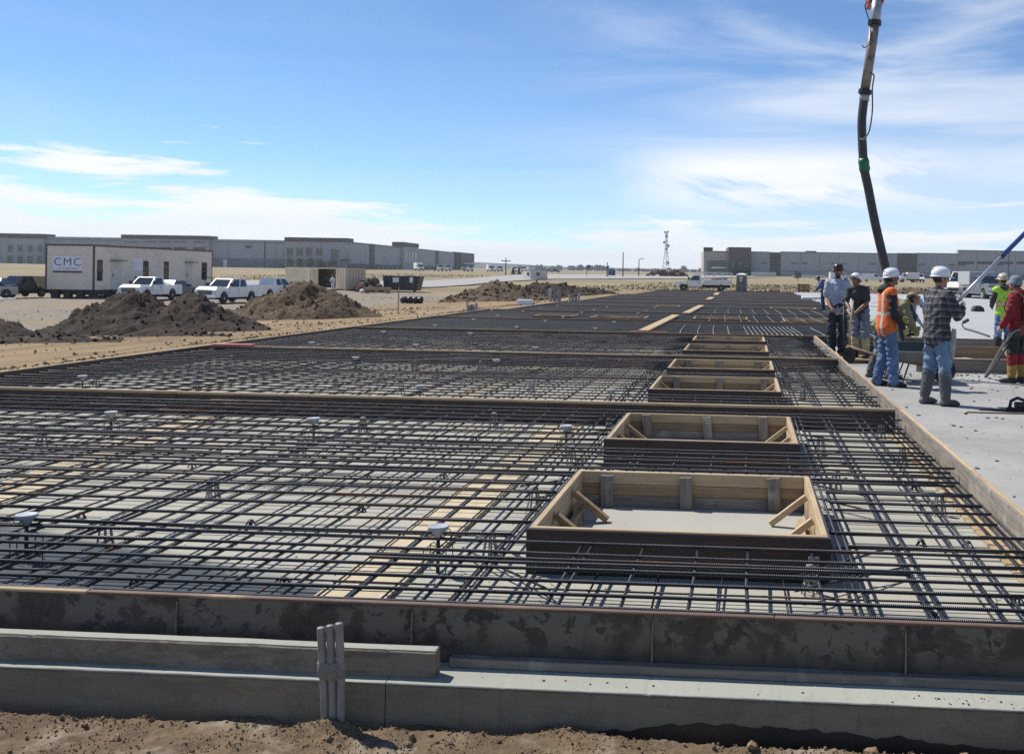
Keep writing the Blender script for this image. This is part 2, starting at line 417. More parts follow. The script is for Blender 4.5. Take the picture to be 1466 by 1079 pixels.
def ground_mat():
    m, nt, b = new_mat('ground')
    tc = nt.node('ShaderNodeTexCoord')
    P = tc.outputs['Object']
    s = nt.sep(P)
    x, y = s[0], s[1]
    n1 = nt.noise(P, 0.12, 7, 0.6, 0.4)
    n2 = nt.noise(P, 0.9, 7, 0.65, 0.3)
    n3 = nt.noise(nt.mapping(P, (0.09, 0.55, 0.3), rot=(0, 0, R(12))), 1.0, 5, 0.6)
    dirt = nt.mix(nt.ramp(n1, 0.35, 0.65), (0.310, 0.225, 0.128), (0.245, 0.178, 0.103))
    dirt = nt.mix(nt.ramp(n2, 0.5, 0.75, 0.0, 0.6), dirt, (0.20, 0.145, 0.095))
    dirt = nt.mix(nt.ramp(n3, 0.56, 0.70, 0.0, 0.6), dirt, (0.40, 0.335, 0.245))
    trk = nt.noise(nt.mapping(P, (1.5, 0.045, 1.0), rot=(0, 0, R(-3))), 1.0, 6, 0.62, 0.5)      # wheel tracks along the slab
    dirt = nt.mix(nt.ramp(trk, 0.50, 0.60, 0.0, 0.65), dirt, (0.175, 0.122, 0.075))
    n6 = nt.noise(P, 5.0, 8, 0.72)
    dirt = nt.mix(nt.ramp(n6, 0.54, 0.70, 0.0, 0.65), dirt, (0.155, 0.108, 0.066))
    gravel = nt.mix(nt.ramp(n2, 0.35, 0.7), (0.26, 0.222, 0.178), (0.19, 0.160, 0.125))
    dirt = nt.mix(nt.math('MULTIPLY', nt.ramp(x, -17.0, -27.0), nt.ramp(n1, 0.3, 0.5, 0.4, 1.0)), dirt, gravel)
    # field grass, dry straw with a few greener strips
    g1 = nt.noise(nt.mapping(P, (0.02, 0.11, 1.0)), 1.0, 6, 0.6, 0.3)
    g2 = nt.noise(P, 0.55, 7, 0.7)
    grass = nt.mix(nt.ramp(g1, 0.35, 0.68), (0.300, 0.245, 0.150), (0.225, 0.182, 0.110))
    grass = nt.mix(nt.ramp(g2, 0.48, 0.72, 0.0, 0.65), grass, (0.175, 0.140, 0.075))
    green = nt.math('MULTIPLY', nt.ramp(g1, 0.52, 0.64), nt.ramp(y, 240.0, 300.0, 0.18, 0.75))
    grass = nt.mix(green, grass, (0.125, 0.130, 0.065))
    e = nt.math('ADD', y, nt.math('MULTIPLY', nt.math('SUBTRACT', n2, 0.5), 9.0))
    e = nt.math('ADD', e, nt.math('MULTIPLY', nt.math('SUBTRACT', n1, 0.5), 16.0))
    lim = nt.ramp(x, -60.0, -20.0, 126.0, 101.0)
    gm = nt.ramp(nt.math('SUBTRACT', e, lim), -2.0, 3.0)
    col = nt.mix(gm, dirt, grass)
    nt.link(col, b.inputs['Base Color'])
    b.inputs['Roughness'].default_value = 0.95
    b.inputs['Specular IOR Level'].default_value = 0.2
    bp = nt.node('ShaderNodeBump')
    bp.inputs['Strength'].default_value = 0.9
    bp.inputs['Distance'].default_value = 0.12
    nt.link(nt.noise(P, 2.2, 8, 0.7), bp.inputs['Height'])
    nt.link(bp.outputs[0], b.inputs['Normal'])


ground_mat()


def striped_cloth(name, base, bands, axis=2):
    """cloth with bands (lo, hi, colour) at fixed heights of the garment"""
    m, nt, b = new_mat(name)
    tc = nt.node('ShaderNodeTexCoord')
    s = nt.sep(tc.outputs['Object'])
    n = nt.noise(tc.outputs['Object'], 7, 5, 0.6)
    col = nt.mix(nt.ramp(n, 0.35, 0.7), base, tuple(x * 0.8 for x in base))
    for (ax, lo, hi, c) in bands:
        v = s[ax]
        f = nt.math('MULTIPLY', nt.math('GREATER_THAN', v, lo), nt.math('LESS_THAN', v, hi))
        col = nt.mix(f, col, c)
    nt.link(col, b.inputs['Base Color'])
    b.inputs['Roughness'].default_value = 0.8
    bp = nt.node('ShaderNodeBump')
    bp.inputs['Strength'].default_value = 0.3
    bp.inputs['Distance'].default_value = 0.01
    nt.link(nt.noise(tc.outputs['Object'], 20, 5, 0.6), bp.inputs['Height'])
    nt.link(bp.outputs[0], b.inputs['Normal'])
    return m


SILVER = (0.50, 0.50, 0.47)
striped_cloth('vest_orange', (0.68, 0.14, 0.025), [(2, 1.085, 1.135, (0.85, 0.36, 0.10)), (2, 1.092, 1.128, SILVER), (0, 0.085, 0.125, SILVER), (0, -0.125, -0.085, SILVER)])
striped_cloth('vest_lime', (0.42, 0.72, 0.06), [(2, 1.06, 1.16, (0.80, 0.26, 0.10)), (2, 1.085, 1.135, (0.62, 0.52, 0.36))])


def plaid():
    m, nt, b = new_mat('plaid')
    tc = nt.node('ShaderNodeTexCoord')
    s = nt.sep(tc.outputs['Object'])
    wob = nt.math('MULTIPLY', nt.math('SUBTRACT', nt.noise(tc.outputs['Object'], 6, 3, 0.5), 0.5), 0.05)
    col = nt.mix(nt.ramp(nt.noise(tc.outputs['Object'], 30, 4, 0.6), 0.3, 0.7), (0.085, 0.080, 0.088), (0.055, 0.055, 0.064))
    for ax, per, off in ((0, 0.085, 0.0), (2, 0.085, 0.02)):
        v = nt.math('ADD', s[ax], wob)
        f = nt.math('FRACT', nt.math('DIVIDE', nt.math('ADD', v, off + 10.0), per))
        col = nt.mix(nt.math('MULTIPLY', nt.math('LESS_THAN', f, 0.30), 0.75), col, (0.020, 0.022, 0.034))
        f2 = nt.math('FRACT', nt.math('DIVIDE', nt.math('ADD', v, off + 10.045), per))
        col = nt.mix(nt.math('MULTIPLY', nt.math('LESS_THAN', f2, 0.12), 0.5), col, (0.30, 0.27, 0.27))
    nt.link(col, b.inputs['Base Color'])
    b.inputs['Roughness'].default_value = 0.9
    bp = nt.node('ShaderNodeBump')
    bp.inputs['Strength'].default_value = 0.35
    bp.inputs['Distance'].default_value = 0.012
    nt.link(nt.noise(tc.outputs['Object'], 18, 5, 0.6), bp.inputs['Height'])
    nt.link(bp.outputs[0], b.inputs['Normal'])


plaid()


# ------------------------------------------------------------------ mesh helpers
class MB:
    """collects shapes; build() links them as ONE mesh object"""
    def __init__(self):
        self.v = []
        self.f = []
        self.mi = []

    def add(self, vs, fs, mi=0):
        o = len(self.v)
        self.v += [tuple(p) for p in vs]
        self.f += [tuple(i + o for i in f) for f in fs]
        self.mi += [mi] * len(fs)
        return self

    def box(self, x0, x1, y0, y1, z0, z1, mi=0):
        vs = [(x0, y0, z0), (x1, y0, z0), (x1, y1, z0), (x0, y1, z0), (x0, y0, z1), (x1, y0, z1), (x1, y1, z1), (x0, y1, z1)]
        return self.add(vs, [(0, 3, 2, 1), (4, 5, 6, 7), (0, 1, 5, 4), (1, 2, 6, 5), (2, 3, 7, 6), (3, 0, 4, 7)], mi)

    def cbox(self, x0, x1, y0, y1, z0, z1, c=0.004, mi=0):
        """box with chamfered edges"""
        bm = bmesh.new()
        bmesh.ops.create_cube(bm, size=1.0)
        for v in bm.verts:
            v.co = Vector(((x0 + x1) / 2 + v.co.x * (x1 - x0), (y0 + y1) / 2 + v.co.y * (y1 - y0), (z0 + z1) / 2 + v.co.z * (z1 - z0)))
        bmesh.ops.bevel(bm, geom=bm.edges[:], offset=c, segments=1, affect='EDGES', profile=0.5)
        bm.verts.index_update()
        self.add([v.co for v in bm.verts], [[v.index for v in f.verts] for f in bm.faces], mi)
        bm.free()
        return self

    def frustum(self, b, t, z0, z1, mi=0):
        """b, t = (x0,x1,y0,y1) rectangles at z0 and z1"""
        vs = [(b[0], b[2], z0), (b[1], b[2], z0), (b[1], b[3], z0), (b[0], b[3], z0), (t[0], t[2], z1), (t[1], t[2], z1), (t[1], t[3], z1), (t[0], t[3], z1)]
        return self.add(vs, [(0, 3, 2, 1), (4, 5, 6, 7), (0, 1, 5, 4), (1, 2, 6, 5), (2, 3, 7, 6), (3, 0, 4, 7)], mi)

    def bar(self, p, q, w, h, up=(0, 0, 1), mi=0):
        """rectangular bar from p to q"""
        p, q = Vector(p), Vector(q)
        d = (q - p).normalized()
        up = Vector(up)
        if abs(d.dot(up)) > 0.98:
            up = Vector((1, 0, 0))
        s = d.cross(up).normalized() * (w / 2)
        u = s.cross(d).normalized() * (h / 2)
        vs = [p - s - u, p + s - u, p + s + u, p - s + u, q - s - u, q + s - u, q + s + u, q - s + u]
        return self.add(vs, [(0, 3, 2, 1), (4, 5, 6, 7), (0, 1, 5, 4), (1, 2, 6, 5), (2, 3, 7, 6), (3, 0, 4, 7)], mi)

    def tube(self, pts, r, n=8, cap=True, mi=0, ref=None):
        """tube along points; r is a number, a list of numbers or a list of (rx, ry)"""
        pts = [Vector(p) for p in pts]
        m = len(pts)
        rs = r if isinstance(r, (list, tuple)) else [r] * m
        o = len(self.v)
        prev = None
        for i, p in enumerate(pts):
            if i == 0:
                d = pts[1] - p
            elif i == m - 1:
                d = p - pts[i - 1]
            else:
                d = (pts[i + 1] - p).normalized() + (p - pts[i - 1]).normalized()
            d = d.normalized() if d.length > 1e-9 else Vector((0, 0, 1))
            if prev is None:
                a = Vector(ref) if ref is not None else (Vector((1, 0, 0)) if abs(d.x) < 0.9 else Vector((0, 1, 0)))
            else:
                a = prev
            a = (a - d * a.dot(d))
            a = a.normalized() if a.length > 1e-6 else d.orthogonal().normalized()
            prev = a
            b = d.cross(a)
            rx, ry = rs[i] if isinstance(rs[i], (list, tuple)) else (rs[i], rs[i])
            for k in range(n):
                t = 2 * PI * k / n
                self.v.append(tuple(p + a * (rx * math.cos(t)) + b * (ry * math.sin(t))))
        for i in range(m - 1):
            for k in range(n):
                k2 = (k + 1) % n
                self.f.append((o + i * n + k, o + i * n + k2, o + (i + 1) * n + k2, o + (i + 1) * n + k))
                self.mi.append(mi)
        if cap:
            self.f.append(tuple(o + k for k in reversed(range(n))))
            self.f.append(tuple(o + (m - 1) * n + k for k in range(n)))
            self.mi += [mi, mi]
        return self

    def chain(self, pts, rad, n=12, ref=(1, 0, 0), mi=0):
        """tapered limb with rounded ends"""
        pts = [Vector(p) for p in pts]
        rad = [r if isinstance(r, (list, tuple)) else (r, r) for r in rad]
        d0 = (pts[0] - pts[1]).normalized()
        d1 = (pts[-1] - pts[-2]).normalized()
        r0, r1 = min(rad[0]), min(rad[-1])
        P = [pts[0] + d0 * r0 * 0.95, pts[0] + d0 * r0 * 0.6] + pts + [pts[-1] + d1 * r1 * 0.6, pts[-1] + d1 * r1 * 0.95]
        s = lambda r, k: (r[0] * k, r[1] * k)
        Q = [s(rad[0], 0.3), s(rad[0], 0.8)] + rad + [s(rad[-1], 0.8), s(rad[-1], 0.3)]
        return self.tube(P, Q, n, True, mi, ref)

    def lathe(self, prof, n=16, c=(0, 0, 0), axis='z', mi=0, cap=True):
        """prof = [(r, h)] revolved about an axis through c"""
        o = len(self.v)
        m = len(prof)
        for (r, h) in prof:
            for k in range(n):
                t = 2 * PI * k / n
                x, y = r * math.cos(t), r * math.sin(t)
                p = (x, y, h) if axis == 'z' else ((h, x, y) if axis == 'x' else (y, h, x))
                self.v.append((p[0] + c[0], p[1] + c[1], p[2] + c[2]))
        for i in range(m - 1):
            for k in range(n):
                k2 = (k + 1) % n
                self.f.append((o + i * n + k, o + i * n + k2, o + (i + 1) * n + k2, o + (i + 1) * n + k))
                self.mi.append(mi)
        if cap:
            self.f.append(tuple(o + k for k in reversed(range(n))))
            self.f.append(tuple(o + (m - 1) * n + k for k in range(n)))
            self.mi += [mi, mi]
        return self

    def prism(self, prof, y0, y1, mi=0, plane='xz'):
        """polygon profile extruded; plane xz -> along y, xy -> along z, yz -> along x"""
        n = len(prof)
        def P(a, b, t):
            return (a, t, b) if plane == 'xz' else ((a, b, t) if plane == 'xy' else (t, a, b))
        vs = [P(a, b, y0) for a, b in prof] + [P(a, b, y1) for a, b in prof]
        fs = [tuple(range(n)), tuple(reversed(range(n, 2 * n)))]
        fs += [(i, i + n, (i + 1) % n + n, (i + 1) % n) for i in range(n)]
        return self.add(vs, fs, mi)

    def ellipsoid(self, c, r, seg=12, rings=8, rot=None, mi=0):
        o = len(self.v)
        c = Vector(c)
        M = rot or Matrix.Identity(3)
        self.v.append(tuple(c + M @ Vector((0, 0, -r[2]))))
        for i in range(1, rings):
            ph = -PI / 2 + PI * i / rings
            for k in range(seg):
                t = 2 * PI * k / seg
                self.v.append(tuple(c + M @ Vector((r[0] * math.cos(ph) * math.cos(t), r[1] * math.cos(ph) * math.sin(t), r[2] * math.sin(ph)))))
        self.v.append(tuple(c + M @ Vector((0, 0, r[2]))))
        top = len(self.v) - 1
        for k in range(seg):
            k2 = (k + 1) % seg
            self.f.append((o, o + 1 + k2, o + 1 + k))
            self.f.append((top, o + 1 + (rings - 2) * seg + k, o + 1 + (rings - 2) * seg + k2))
            self.mi += [mi, mi]
            for i in range(rings - 2):
                a = o + 1 + i * seg
                self.f.append((a + k, a + k2, a + seg + k2, a + seg + k))
                self.mi.append(mi)
        return self

    def mesh(self, name, mats, smooth=False, fix=True):
        me = bpy.data.meshes.new(name)
        me.from_pydata(self.v, [], self.f)
        for m in (mats if isinstance(mats, (list, tuple)) else [mats]):
            me.materials.append(MATS[m])
        if any(self.mi):
            me.polygons.foreach_set('material_index', self.mi)
        if fix:
            bm = bmesh.new()
            bm.from_mesh(me)
            bmesh.ops.recalc_face_normals(bm, faces=bm.faces[:])
            bm.to_mesh(me)
            bm.free()
        if smooth:
            me.polygons.foreach_set('use_smooth', [True] * len(me.polygons))
        me.update()
        return me

    def build(self, name, mats, parent=None, smooth=False, fix=True, loc=None, rot=None):
        return put(name, self.mesh(name, mats, smooth, fix), parent, loc, rot)


def put(name, me, parent=None, loc=None, rot=None):
    o = bpy.data.objects.new(name, me)
    COL.objects.link(o)
    if parent is not None:
        o.parent = parent
    if loc is not None:
        o.location = loc
    if rot is not None:
        o.rotation_euler = rot
    return o


def tag(o, label=None, cat=None, group=None, kind=None):
    if label:
        o['label'] = label
    if cat:
        o['category'] = cat
    if group:
        o['group'] = group
    if kind:
        o['kind'] = kind
    return o


def thing(name, label, cat, loc=(0, 0, 0), rotz=0.0, group=None):
    o = bpy.data.objects.new(name, None)
    o.empty_display_size = 0.2
    COL.objects.link(o)
    o.location = loc
    o.rotation_euler = (0, 0, rotz)
    return tag(o, label, cat, group)


def dup(root, loc, rotz=None, label=None, scale=None):
    """copy of a thing with its parts and sub-parts"""
    r = root.copy()
    COL.objects.link(r)
    r.location = loc
    if rotz is not None:
        r.rotation_euler = (0, 0, rotz)
    if scale:
        r.scale = (scale,) * 3
    if label:
        r['label'] = label

    def kids(src, dst):
        for ch in list(src.children):
            c = ch.copy()
            COL.objects.link(c)
            c.parent = dst
            kids(ch, c)
    kids(root, r)
    return r


def sstep(a, b, x):
    t = max(0.0, min(1.0, (x - a) / (b - a)))
    return t * t * (3 - 2 * t)


def cam_frame(zc):
    """a spot straight ahead of the camera's heading at that distance (far facades stand square to it)"""
    return (-zc * math.sin(PSI), zc * math.cos(PSI))


def fbm(x, y, z=0.0, o=4):
    return noise.fractal(Vector((x, y, z)), 1.0, 2.0, o)

# ================================================================== THE SETTING
TOP = 0.255                      # level of the slab to be poured; 0 = mud slab
JOINTS = [4.43, 11.50, 18.40, 25.45, 32.40, 39.40, 46.40, 53.40, 60.40, 67.40, 74.40, 81.40, 88.40, 95.60]


def west_edge(y):
    if y < 39.4:
        return -9.87
    if y < 53.4:
        return -9.25
    if y < 74.4:
        return -8.75
    return -7.95


def east_edge(y):
    return 1.72 if y < 25.3 else 4.45


def ground_z(x, y):
    d = math.hypot(x, y)
    z = -0.25 + 1.85 * sstep(120, 400, d) + 0.0036 * max(0.0, d - 390)
    z -= 0.75 * sstep(-14, -34, x) * (1 - sstep(100, 150, d))
    if y > 2:
        z += 0.42 * sstep(-14.0, -10.2, x) * (1 - sstep(95, 112, y)) * sstep(4.0, 9.0, y)
    return z


def build_ground():
    xs = sorted(set([-3200, -2600, -1800, -1200, -800, -560, -420, -330, -270, -220, -185, -155, -130, -112, -98] + [-88 + 2.5 * i for i in range(0, 29)]
                    + [-15.5, -14.2, -13.2, -12.2, -11.4, -10.7, -10.2, -9.92, -9.90, -9.86, -9.30, -9.28, -9.23, -8.80, -8.78, -8.73, -8.0, -7.98, -7.93, -7.0, -6.0, -4, -2, 0, 2, 4, 4.5, 6, 8, 12, 16, 20, 25, 30, 35, 40, 44.9, 45.1, 50, 56, 64, 75, 90, 110, 140, 180, 230, 300, 400, 560, 800, 1200, 1800, 2600, 3200]))
    ys = sorted(set([-2600, -1500, -600, -250, -100, -50, -25, -12, -6, -2, 1, 2.7, 2.95, 3.5, 4.12, 4.30, 5.2, 6.4, 7.6] + [9 + 1.5 * i for i in range(20)] + [40 + 2.5 * i for i in range(22)] + [95.58, 95.7, 97.5, 100, 103, 106, 109, 112, 116, 120, 125, 130, 136, 143, 151, 160, 170, 182, 195, 210, 228, 248, 270, 295, 325, 360, 400, 450, 520, 620, 760, 950, 1200, 1600, 2200, 2700, 3200]))
    vs = []
    for y in ys:
        for x in xs:
            z = ground_z(x, y)
            d = math.hypot(x, y)
            z += 0.05 * fbm(x * 0.35, y * 0.35) * (1.0 if d < 200 else 0.0) + (0.10 * fbm(x * 0.06, y * 0.06, 5) if d > 60 else 0)
            if y > 4.2 and y < 95.65 and x > west_edge(y) + 0.005 and x < 45:
                z = -0.55
            elif -9 < x < 6 and 2.9 < y < 4.2:
                z = -0.45
            vs.append((x, y, z))
    nx = len(xs)
    fs = [(j * nx + i, j * nx + i + 1, (j + 1) * nx + i + 1, (j + 1) * nx + i) for j in range(len(ys) - 1) for i in range(nx - 1)]
    b = MB()
    b.add(vs, fs)
    o = b.build('ground', 'ground', smooth=True)
    kill = [p for p in o.data.polygons if abs(p.normal.z) < 0.75]
    for p in kill:
        p.use_smooth = False
    tag(o, kind='structure')


build_ground()


def build_near_dirt():
    """the strip of loose dirt at the foot of the foundation, fine enough for its clods"""
    x0, x1, y0, y1 = -6.5, 4.0, 2.9, 4.15
    nx, ny = 760, 92
    b = MB()
    vs = []
    for j in range(ny + 1):
        for i in range(nx + 1):
            x = x0 + (x1 - x0) * i / nx
            y = y0 + (y1 - y0) * j / ny
            z = -0.150 + 0.020 * fbm(x * 1.6, y * 2.4, 1.0, 3) + 0.016 * fbm(x * 7, y * 9, 2.0, 3) + 0.015 * abs(fbm(x * 22, y * 24, 3.0, 3)) + 0.007 * fbm(x * 55, y * 55, 5.0, 2)
            z -= 0.12 * sstep(4.035, 4.085, y) * (0.6 + 0.8 * fbm(x * 2.2, 0.3, 8.0, 2))     # washed gully at the wall
            z += 0.05 * math.exp(-(((x + 1.648) / 0.10) ** 2 + ((y - 4.06) / 0.055) ** 2))
            gap = sstep(0.02, 0.3, x + 0.55) * sstep(1.5, 0.9, x)
            z -= 0.05 * gap * sstep(4.06, 4.11, y)
            vs.append((x, y, z))
    m = nx + 1
    fs = [(j * m + i, j * m + i + 1, (j + 1) * m + i + 1, (j + 1) * m + i) for j in range(ny) for i in range(nx)]
    b.add(vs, fs)
    o = b.build('dirt_verge', 'near_dirt', smooth=True, fix=False)
    tag(o, kind='structure')
    me = o.data

    def hz(x, y):
        i = max(0, min(nx, round((x - x0) / (x1 - x0) * nx)))
        j = max(0, min(ny, round((y - y0) / (y1 - y0) * ny)))
        return vs[j * m + i][2]
    # loose clods, nobody could count them
    c = MB()
    rnd = random.Random(3)
    for k in range(13000):
        x = rnd.uniform(-4.2, 2.0)
        y = 4.12 - abs(rnd.gauss(0, 0.22)) if rnd.random() < 0.5 else rnd.uniform(3.3, 4.12)
        if y < 3.0:
            continue
        s = 0.0018 + 0.0038 * rnd.random() ** 2 + (0.010 * rnd.random() if rnd.random() < 0.035 else 0)
        if fbm(x * 3, y * 3, 4) < -0.22 and s < 0.006:
            continue
        rot = Euler((rnd.uniform(0, 6), rnd.uniform(0, 6), rnd.uniform(0, 6))).to_matrix()
        add_lump(c, (x, y, hz(x, y) + s * 0.3), s, rot, rnd)
    o2 = c.build('loose_clods', 'clod_tan', smooth=False, fix=False)
    tag(o2, kind='stuff')
    return hz


CUBE_SPH = None


def add_lump(c, p, s, rot, rnd, flat=0.75):
    """irregular 8-corner stone with clipped corners (14 faces at most)"""
    vs = []
    for sx in (-1, 1):
        for sy in (-1, 1):
            for sz in (-1, 1):
                v = Vector((sx, sy, sz)).normalized()
                v *= s * rnd.uniform(0.75, 1.35)
                v.z *= flat
                v = rot @ v
                vs.append((p[0] + v.x, p[1] + v.y, p[2] + v.z))
    for ax in range(3):
        for sg in (-1, 1):
            v = Vector((0, 0, 0))
            v[ax] = sg
            v *= s * rnd.uniform(0.8, 1.2)
            v.z *= flat
            v = rot @ v
            vs.append((p[0] + v.x, p[1] + v.y, p[2] + v.z))
    # corner index = 4*ix+2*iy+iz ; face centres 8..13 = -x +x -y +y -z +z
    quads = [((0, 1, 3, 2), 8), ((4, 6, 7, 5), 9), ((0, 4, 5, 1), 10), ((2, 3, 7, 6), 11), ((0, 2, 6, 4), 12), ((1, 5, 7, 3), 13)]
    fs = []
    for q, ctr in quads:
        for i in range(4):
            fs.append((q[i], q[(i + 1) % 4], ctr))
    c.add(vs, fs)


dirt_z = build_near_dirt()

# bigger stones one can point to
rk = random.Random(11)
for (x, y, s, lab) in [(-1.60, 3.93, 0.017, 'small pale square stone on the dirt below the three grey pipes'),
                       (0.06, 4.02, 0.026, 'pale angular rock on the dirt below the dark gap, left one'),
                       (0.52, 4.05, 0.030, 'brown upright rock in the dark gap under the foundation, larger one'),
                       (0.88, 4.05, 0.024, 'brown upright rock in the dark gap under the foundation, right one'),
                       (-2.95, 3.86, 0.018, 'flat pale stone on the dirt near the lower left corner'),
                       (-2.42, 3.84, 0.022, 'whitish flat stone at the lower edge left of the pipes')]:
    b = MB()
    add_lump(b, (0, 0, 0), s, Euler((rk.uniform(-.3, .3), rk.uniform(-.3, .3), rk.uniform(0, 6))).to_matrix(), rk, 0.85)
    o = b.build('stone', 'clod_tan', loc=(x, y, dirt_z(x, y) + s * 0.45))
    tag(o, lab, 'stone')

# floors
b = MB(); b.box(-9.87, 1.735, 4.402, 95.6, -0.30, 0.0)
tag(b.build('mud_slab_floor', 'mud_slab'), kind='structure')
b = MB(); b.box(1.735, 45, 4.402, 25.40, -0.30, 0.0)
tag(b.build('work_floor', 'work_slab'), kind='structure')
b = MB(); b.box(1.735, 45, 25.40, 95.6, -0.30, -0.004)
tag(b.build('sub_floor', 'work_slab'), kind='structure')
b = MB(); b.cbox(4.55, 45, 25.46, 95.5, -0.003, TOP, 0.012)
tag(b.build('poured_slab', 'pour_slab'), kind='structure')


def rough_beam(b, x0, x1, y0, y1, z0, z1, c=0.006, step=0.022, amp=0.0022, seed=0.0, chip=0.5):
    """long cast beam along x with slightly wandering, chipped edges"""
    n = max(2, int((x1 - x0) / step))
    prof = [(y0, z0), (y1, z0), (y1, z1 - c), (y1 - c, z1), (y0 + c, z1), (y0, z1 - c)]
    vs, fs = [], []
    for i in range(n + 1):
        x = x0 + (x1 - x0) * i / n
        k = max(0.0, fbm(x * 21.0, seed, 4.0, 2) - 0.30) * chip * 0.6
        for j, (y, z) in enumerate(prof):
            a = amp * (fbm(x * 6, seed + j * 3.1, 1.0, 3) if j > 1 else 0)
            q = amp * fbm(x * 6, seed + j * 3.1, 7.0, 3) if j > 1 else 0
            if j in (4, 5):
                q -= k * 0.020
                a += k * 0.020
            vs.append((x, y + a, z + min(q, 0.0012)))
    for i in range(n):
        for j in range(6):
            fs.append((i * 6 + j, i * 6 + (j + 1) % 6, (i + 1) * 6 + (j + 1) % 6, (i + 1) * 6 + j))
    fs.append(tuple(reversed(range(6))))
    fs.append(tuple(n * 6 + j for j in range(6)))
    return b.add(vs, fs)


def build_front():
    """foundation wall with its ledge, kerb beam, and the long dark form on it"""
    w = thing('foundation_wall', 'long grey concrete foundation wall with sunlit ledge above the dirt', 'foundation wall', (0, 4.19, 0))
    edges = [-9.0, -4.95, -1.452, 1.30, 5.0]
    for a, c in zip(edges[:-1], edges[1:]):
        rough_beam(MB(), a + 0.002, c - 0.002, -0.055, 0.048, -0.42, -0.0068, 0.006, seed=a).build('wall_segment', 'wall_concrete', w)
        rough_beam(MB(), a + 0.002, c - 0.002, -0.057, 0.21, -0.0055, 0.0015, 0.0025, seed=a + 2, amp=0.0012, chip=0.3).build('lit_ledge_top', 'lit_top_concrete', w)  # paler skin puts the sunlit look of the ledge into its colour
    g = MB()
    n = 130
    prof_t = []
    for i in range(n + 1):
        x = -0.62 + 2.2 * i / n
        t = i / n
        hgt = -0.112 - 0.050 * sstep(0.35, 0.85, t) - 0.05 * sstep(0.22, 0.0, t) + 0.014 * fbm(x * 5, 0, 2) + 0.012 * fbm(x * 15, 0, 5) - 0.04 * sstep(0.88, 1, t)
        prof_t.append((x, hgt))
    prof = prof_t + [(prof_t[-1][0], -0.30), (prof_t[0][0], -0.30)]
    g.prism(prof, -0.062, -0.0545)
    g.build('undercut_shade', 'clod_black', w)  # dark sheet on the wall face, painted shade for the undercut below
    # crumbs on the ledge
    c = MB(); rnd = random.Random(5)
    for k in range(34):
        x = rnd.uniform(-1.2, 1.15) if k < 14 else rnd.gauss(0.95, 0.14)
        add_lump(c, (x, rnd.uniform(-0.045, 0.045), 0.003), rnd.uniform(0.002, 0.007), Euler((0, 0, rnd.uniform(0, 6))).to_matrix(), rnd, 0.5)
    tag(c.build('mortar_crumbs', 'clod_black', w), kind='stuff')

    k = MB()
    rough_beam(k, -9.0, -1.262, -0.035, 0.035, 0.0, 0.110, 0.008, seed=5.0)
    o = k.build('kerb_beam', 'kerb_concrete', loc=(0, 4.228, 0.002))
    rough_beam(MB(), -8.99, -1.266, -0.028, 0.028, 0.108, 0.1125, 0.001, seed=5.0, amp=0.0015).build('lit_kerb_top', 'lit_top_concrete', o)  # thin pale strip added, sunlight on the kerb put into its colour
    tag(o, 'long narrow grey kerb beam lying on the ledge, ending right of the three pipes', 'kerb')

    f = thing('front_form', 'long dark stained form wall with a reddish top edge nearest the camera', 'concrete form', (0, 4.375, 0))
    FT = 0.243
    seams = [-9.0, -6.72, -5.66, -4.60, -3.54, -2.48, -1.42, -0.37, 0.70, 1.76, 2.82]
    for a, c in zip(seams[:-1], seams[1:]):
        q = MB().cbox(0.0015, c - a - 0.0015, 0.0, 0.019, 0.0, FT - 0.006, 0.002)
        q.build('form_panel', 'form_panel', f, loc=(a, 0, 0.002))
    for a in seams[1:-1]:
        s = MB()
        s.prism([(-0.002, 0.004), (-0.030, 0.004), (-0.008, FT - 0.02), (-0.002, FT - 0.02)], a - 0.0022, a + 0.0022, plane='yz')
        s.build('seam_fin', 'kerb_concrete', f)
    lens = [-9.0, -6.4, -2.9, 0.15, 2.82]
    for a, c in zip(lens[:-1], lens[1:]):
        MB().cbox(a + 0.002, c - 0.002, -0.004, 0.028, FT - 0.005, FT + 0.009, 0.003).build('top_strip', 'lumber_x' if c < -2 else 'red_edge', f)
    MB().cbox(-1.24, 2.82, -0.058, -0.005, 0.003, 0.042, 0.003).build('kicker_board', 'form_board_x', f)
    for x in [-8.2, -5.9, -3.7, -0.9, 0.45, 2.2]:
        MB().bar((x, 0.022, 0.20), (x, 0.20, 0.006), 0.03, 0.02).build('inner_brace', 'old_lumber_y', f)

    s = thing('conduit_stubs', 'three grey pipe stubs tied together, standing in the dirt against the wall', 'pipe stubs', (-1.648, 4.055, -0.165))
    for i, x in enumerate((-0.0375, 0.0, 0.0375)):
        top = (0.412, 0.422, 0.432)[i]
        p = MB()
        lean = -0.008
        pts = [(x * 0.80, 0.030, -0.06), (x * 0.97, 0.010, 0.20), (x + lean, -0.004, top)]
        p.tube(pts, 0.0165, 16, cap=False)
        p.tube([(x + lean, -0.004, top), (x + lean, -0.004, top - 0.02)], 0.0145, 16, cap=True)
        o = p.build('pipe', 'pvc_grey', s, smooth=True)
    wr = MB()
    wr.tube([(-0.002, 0.010, 0.205), (-0.002, 0.009, 0.210), (-0.003, 0.006, 0.268), (-0.003, 0.005, 0.273)], [(0.056, 0.021), (0.060, 0.024), (0.060, 0.024), (0.057, 0.021)], 24)
    wr.build('cloth_wrap', 'cloth_wrap', s, smooth=True)


build_front()


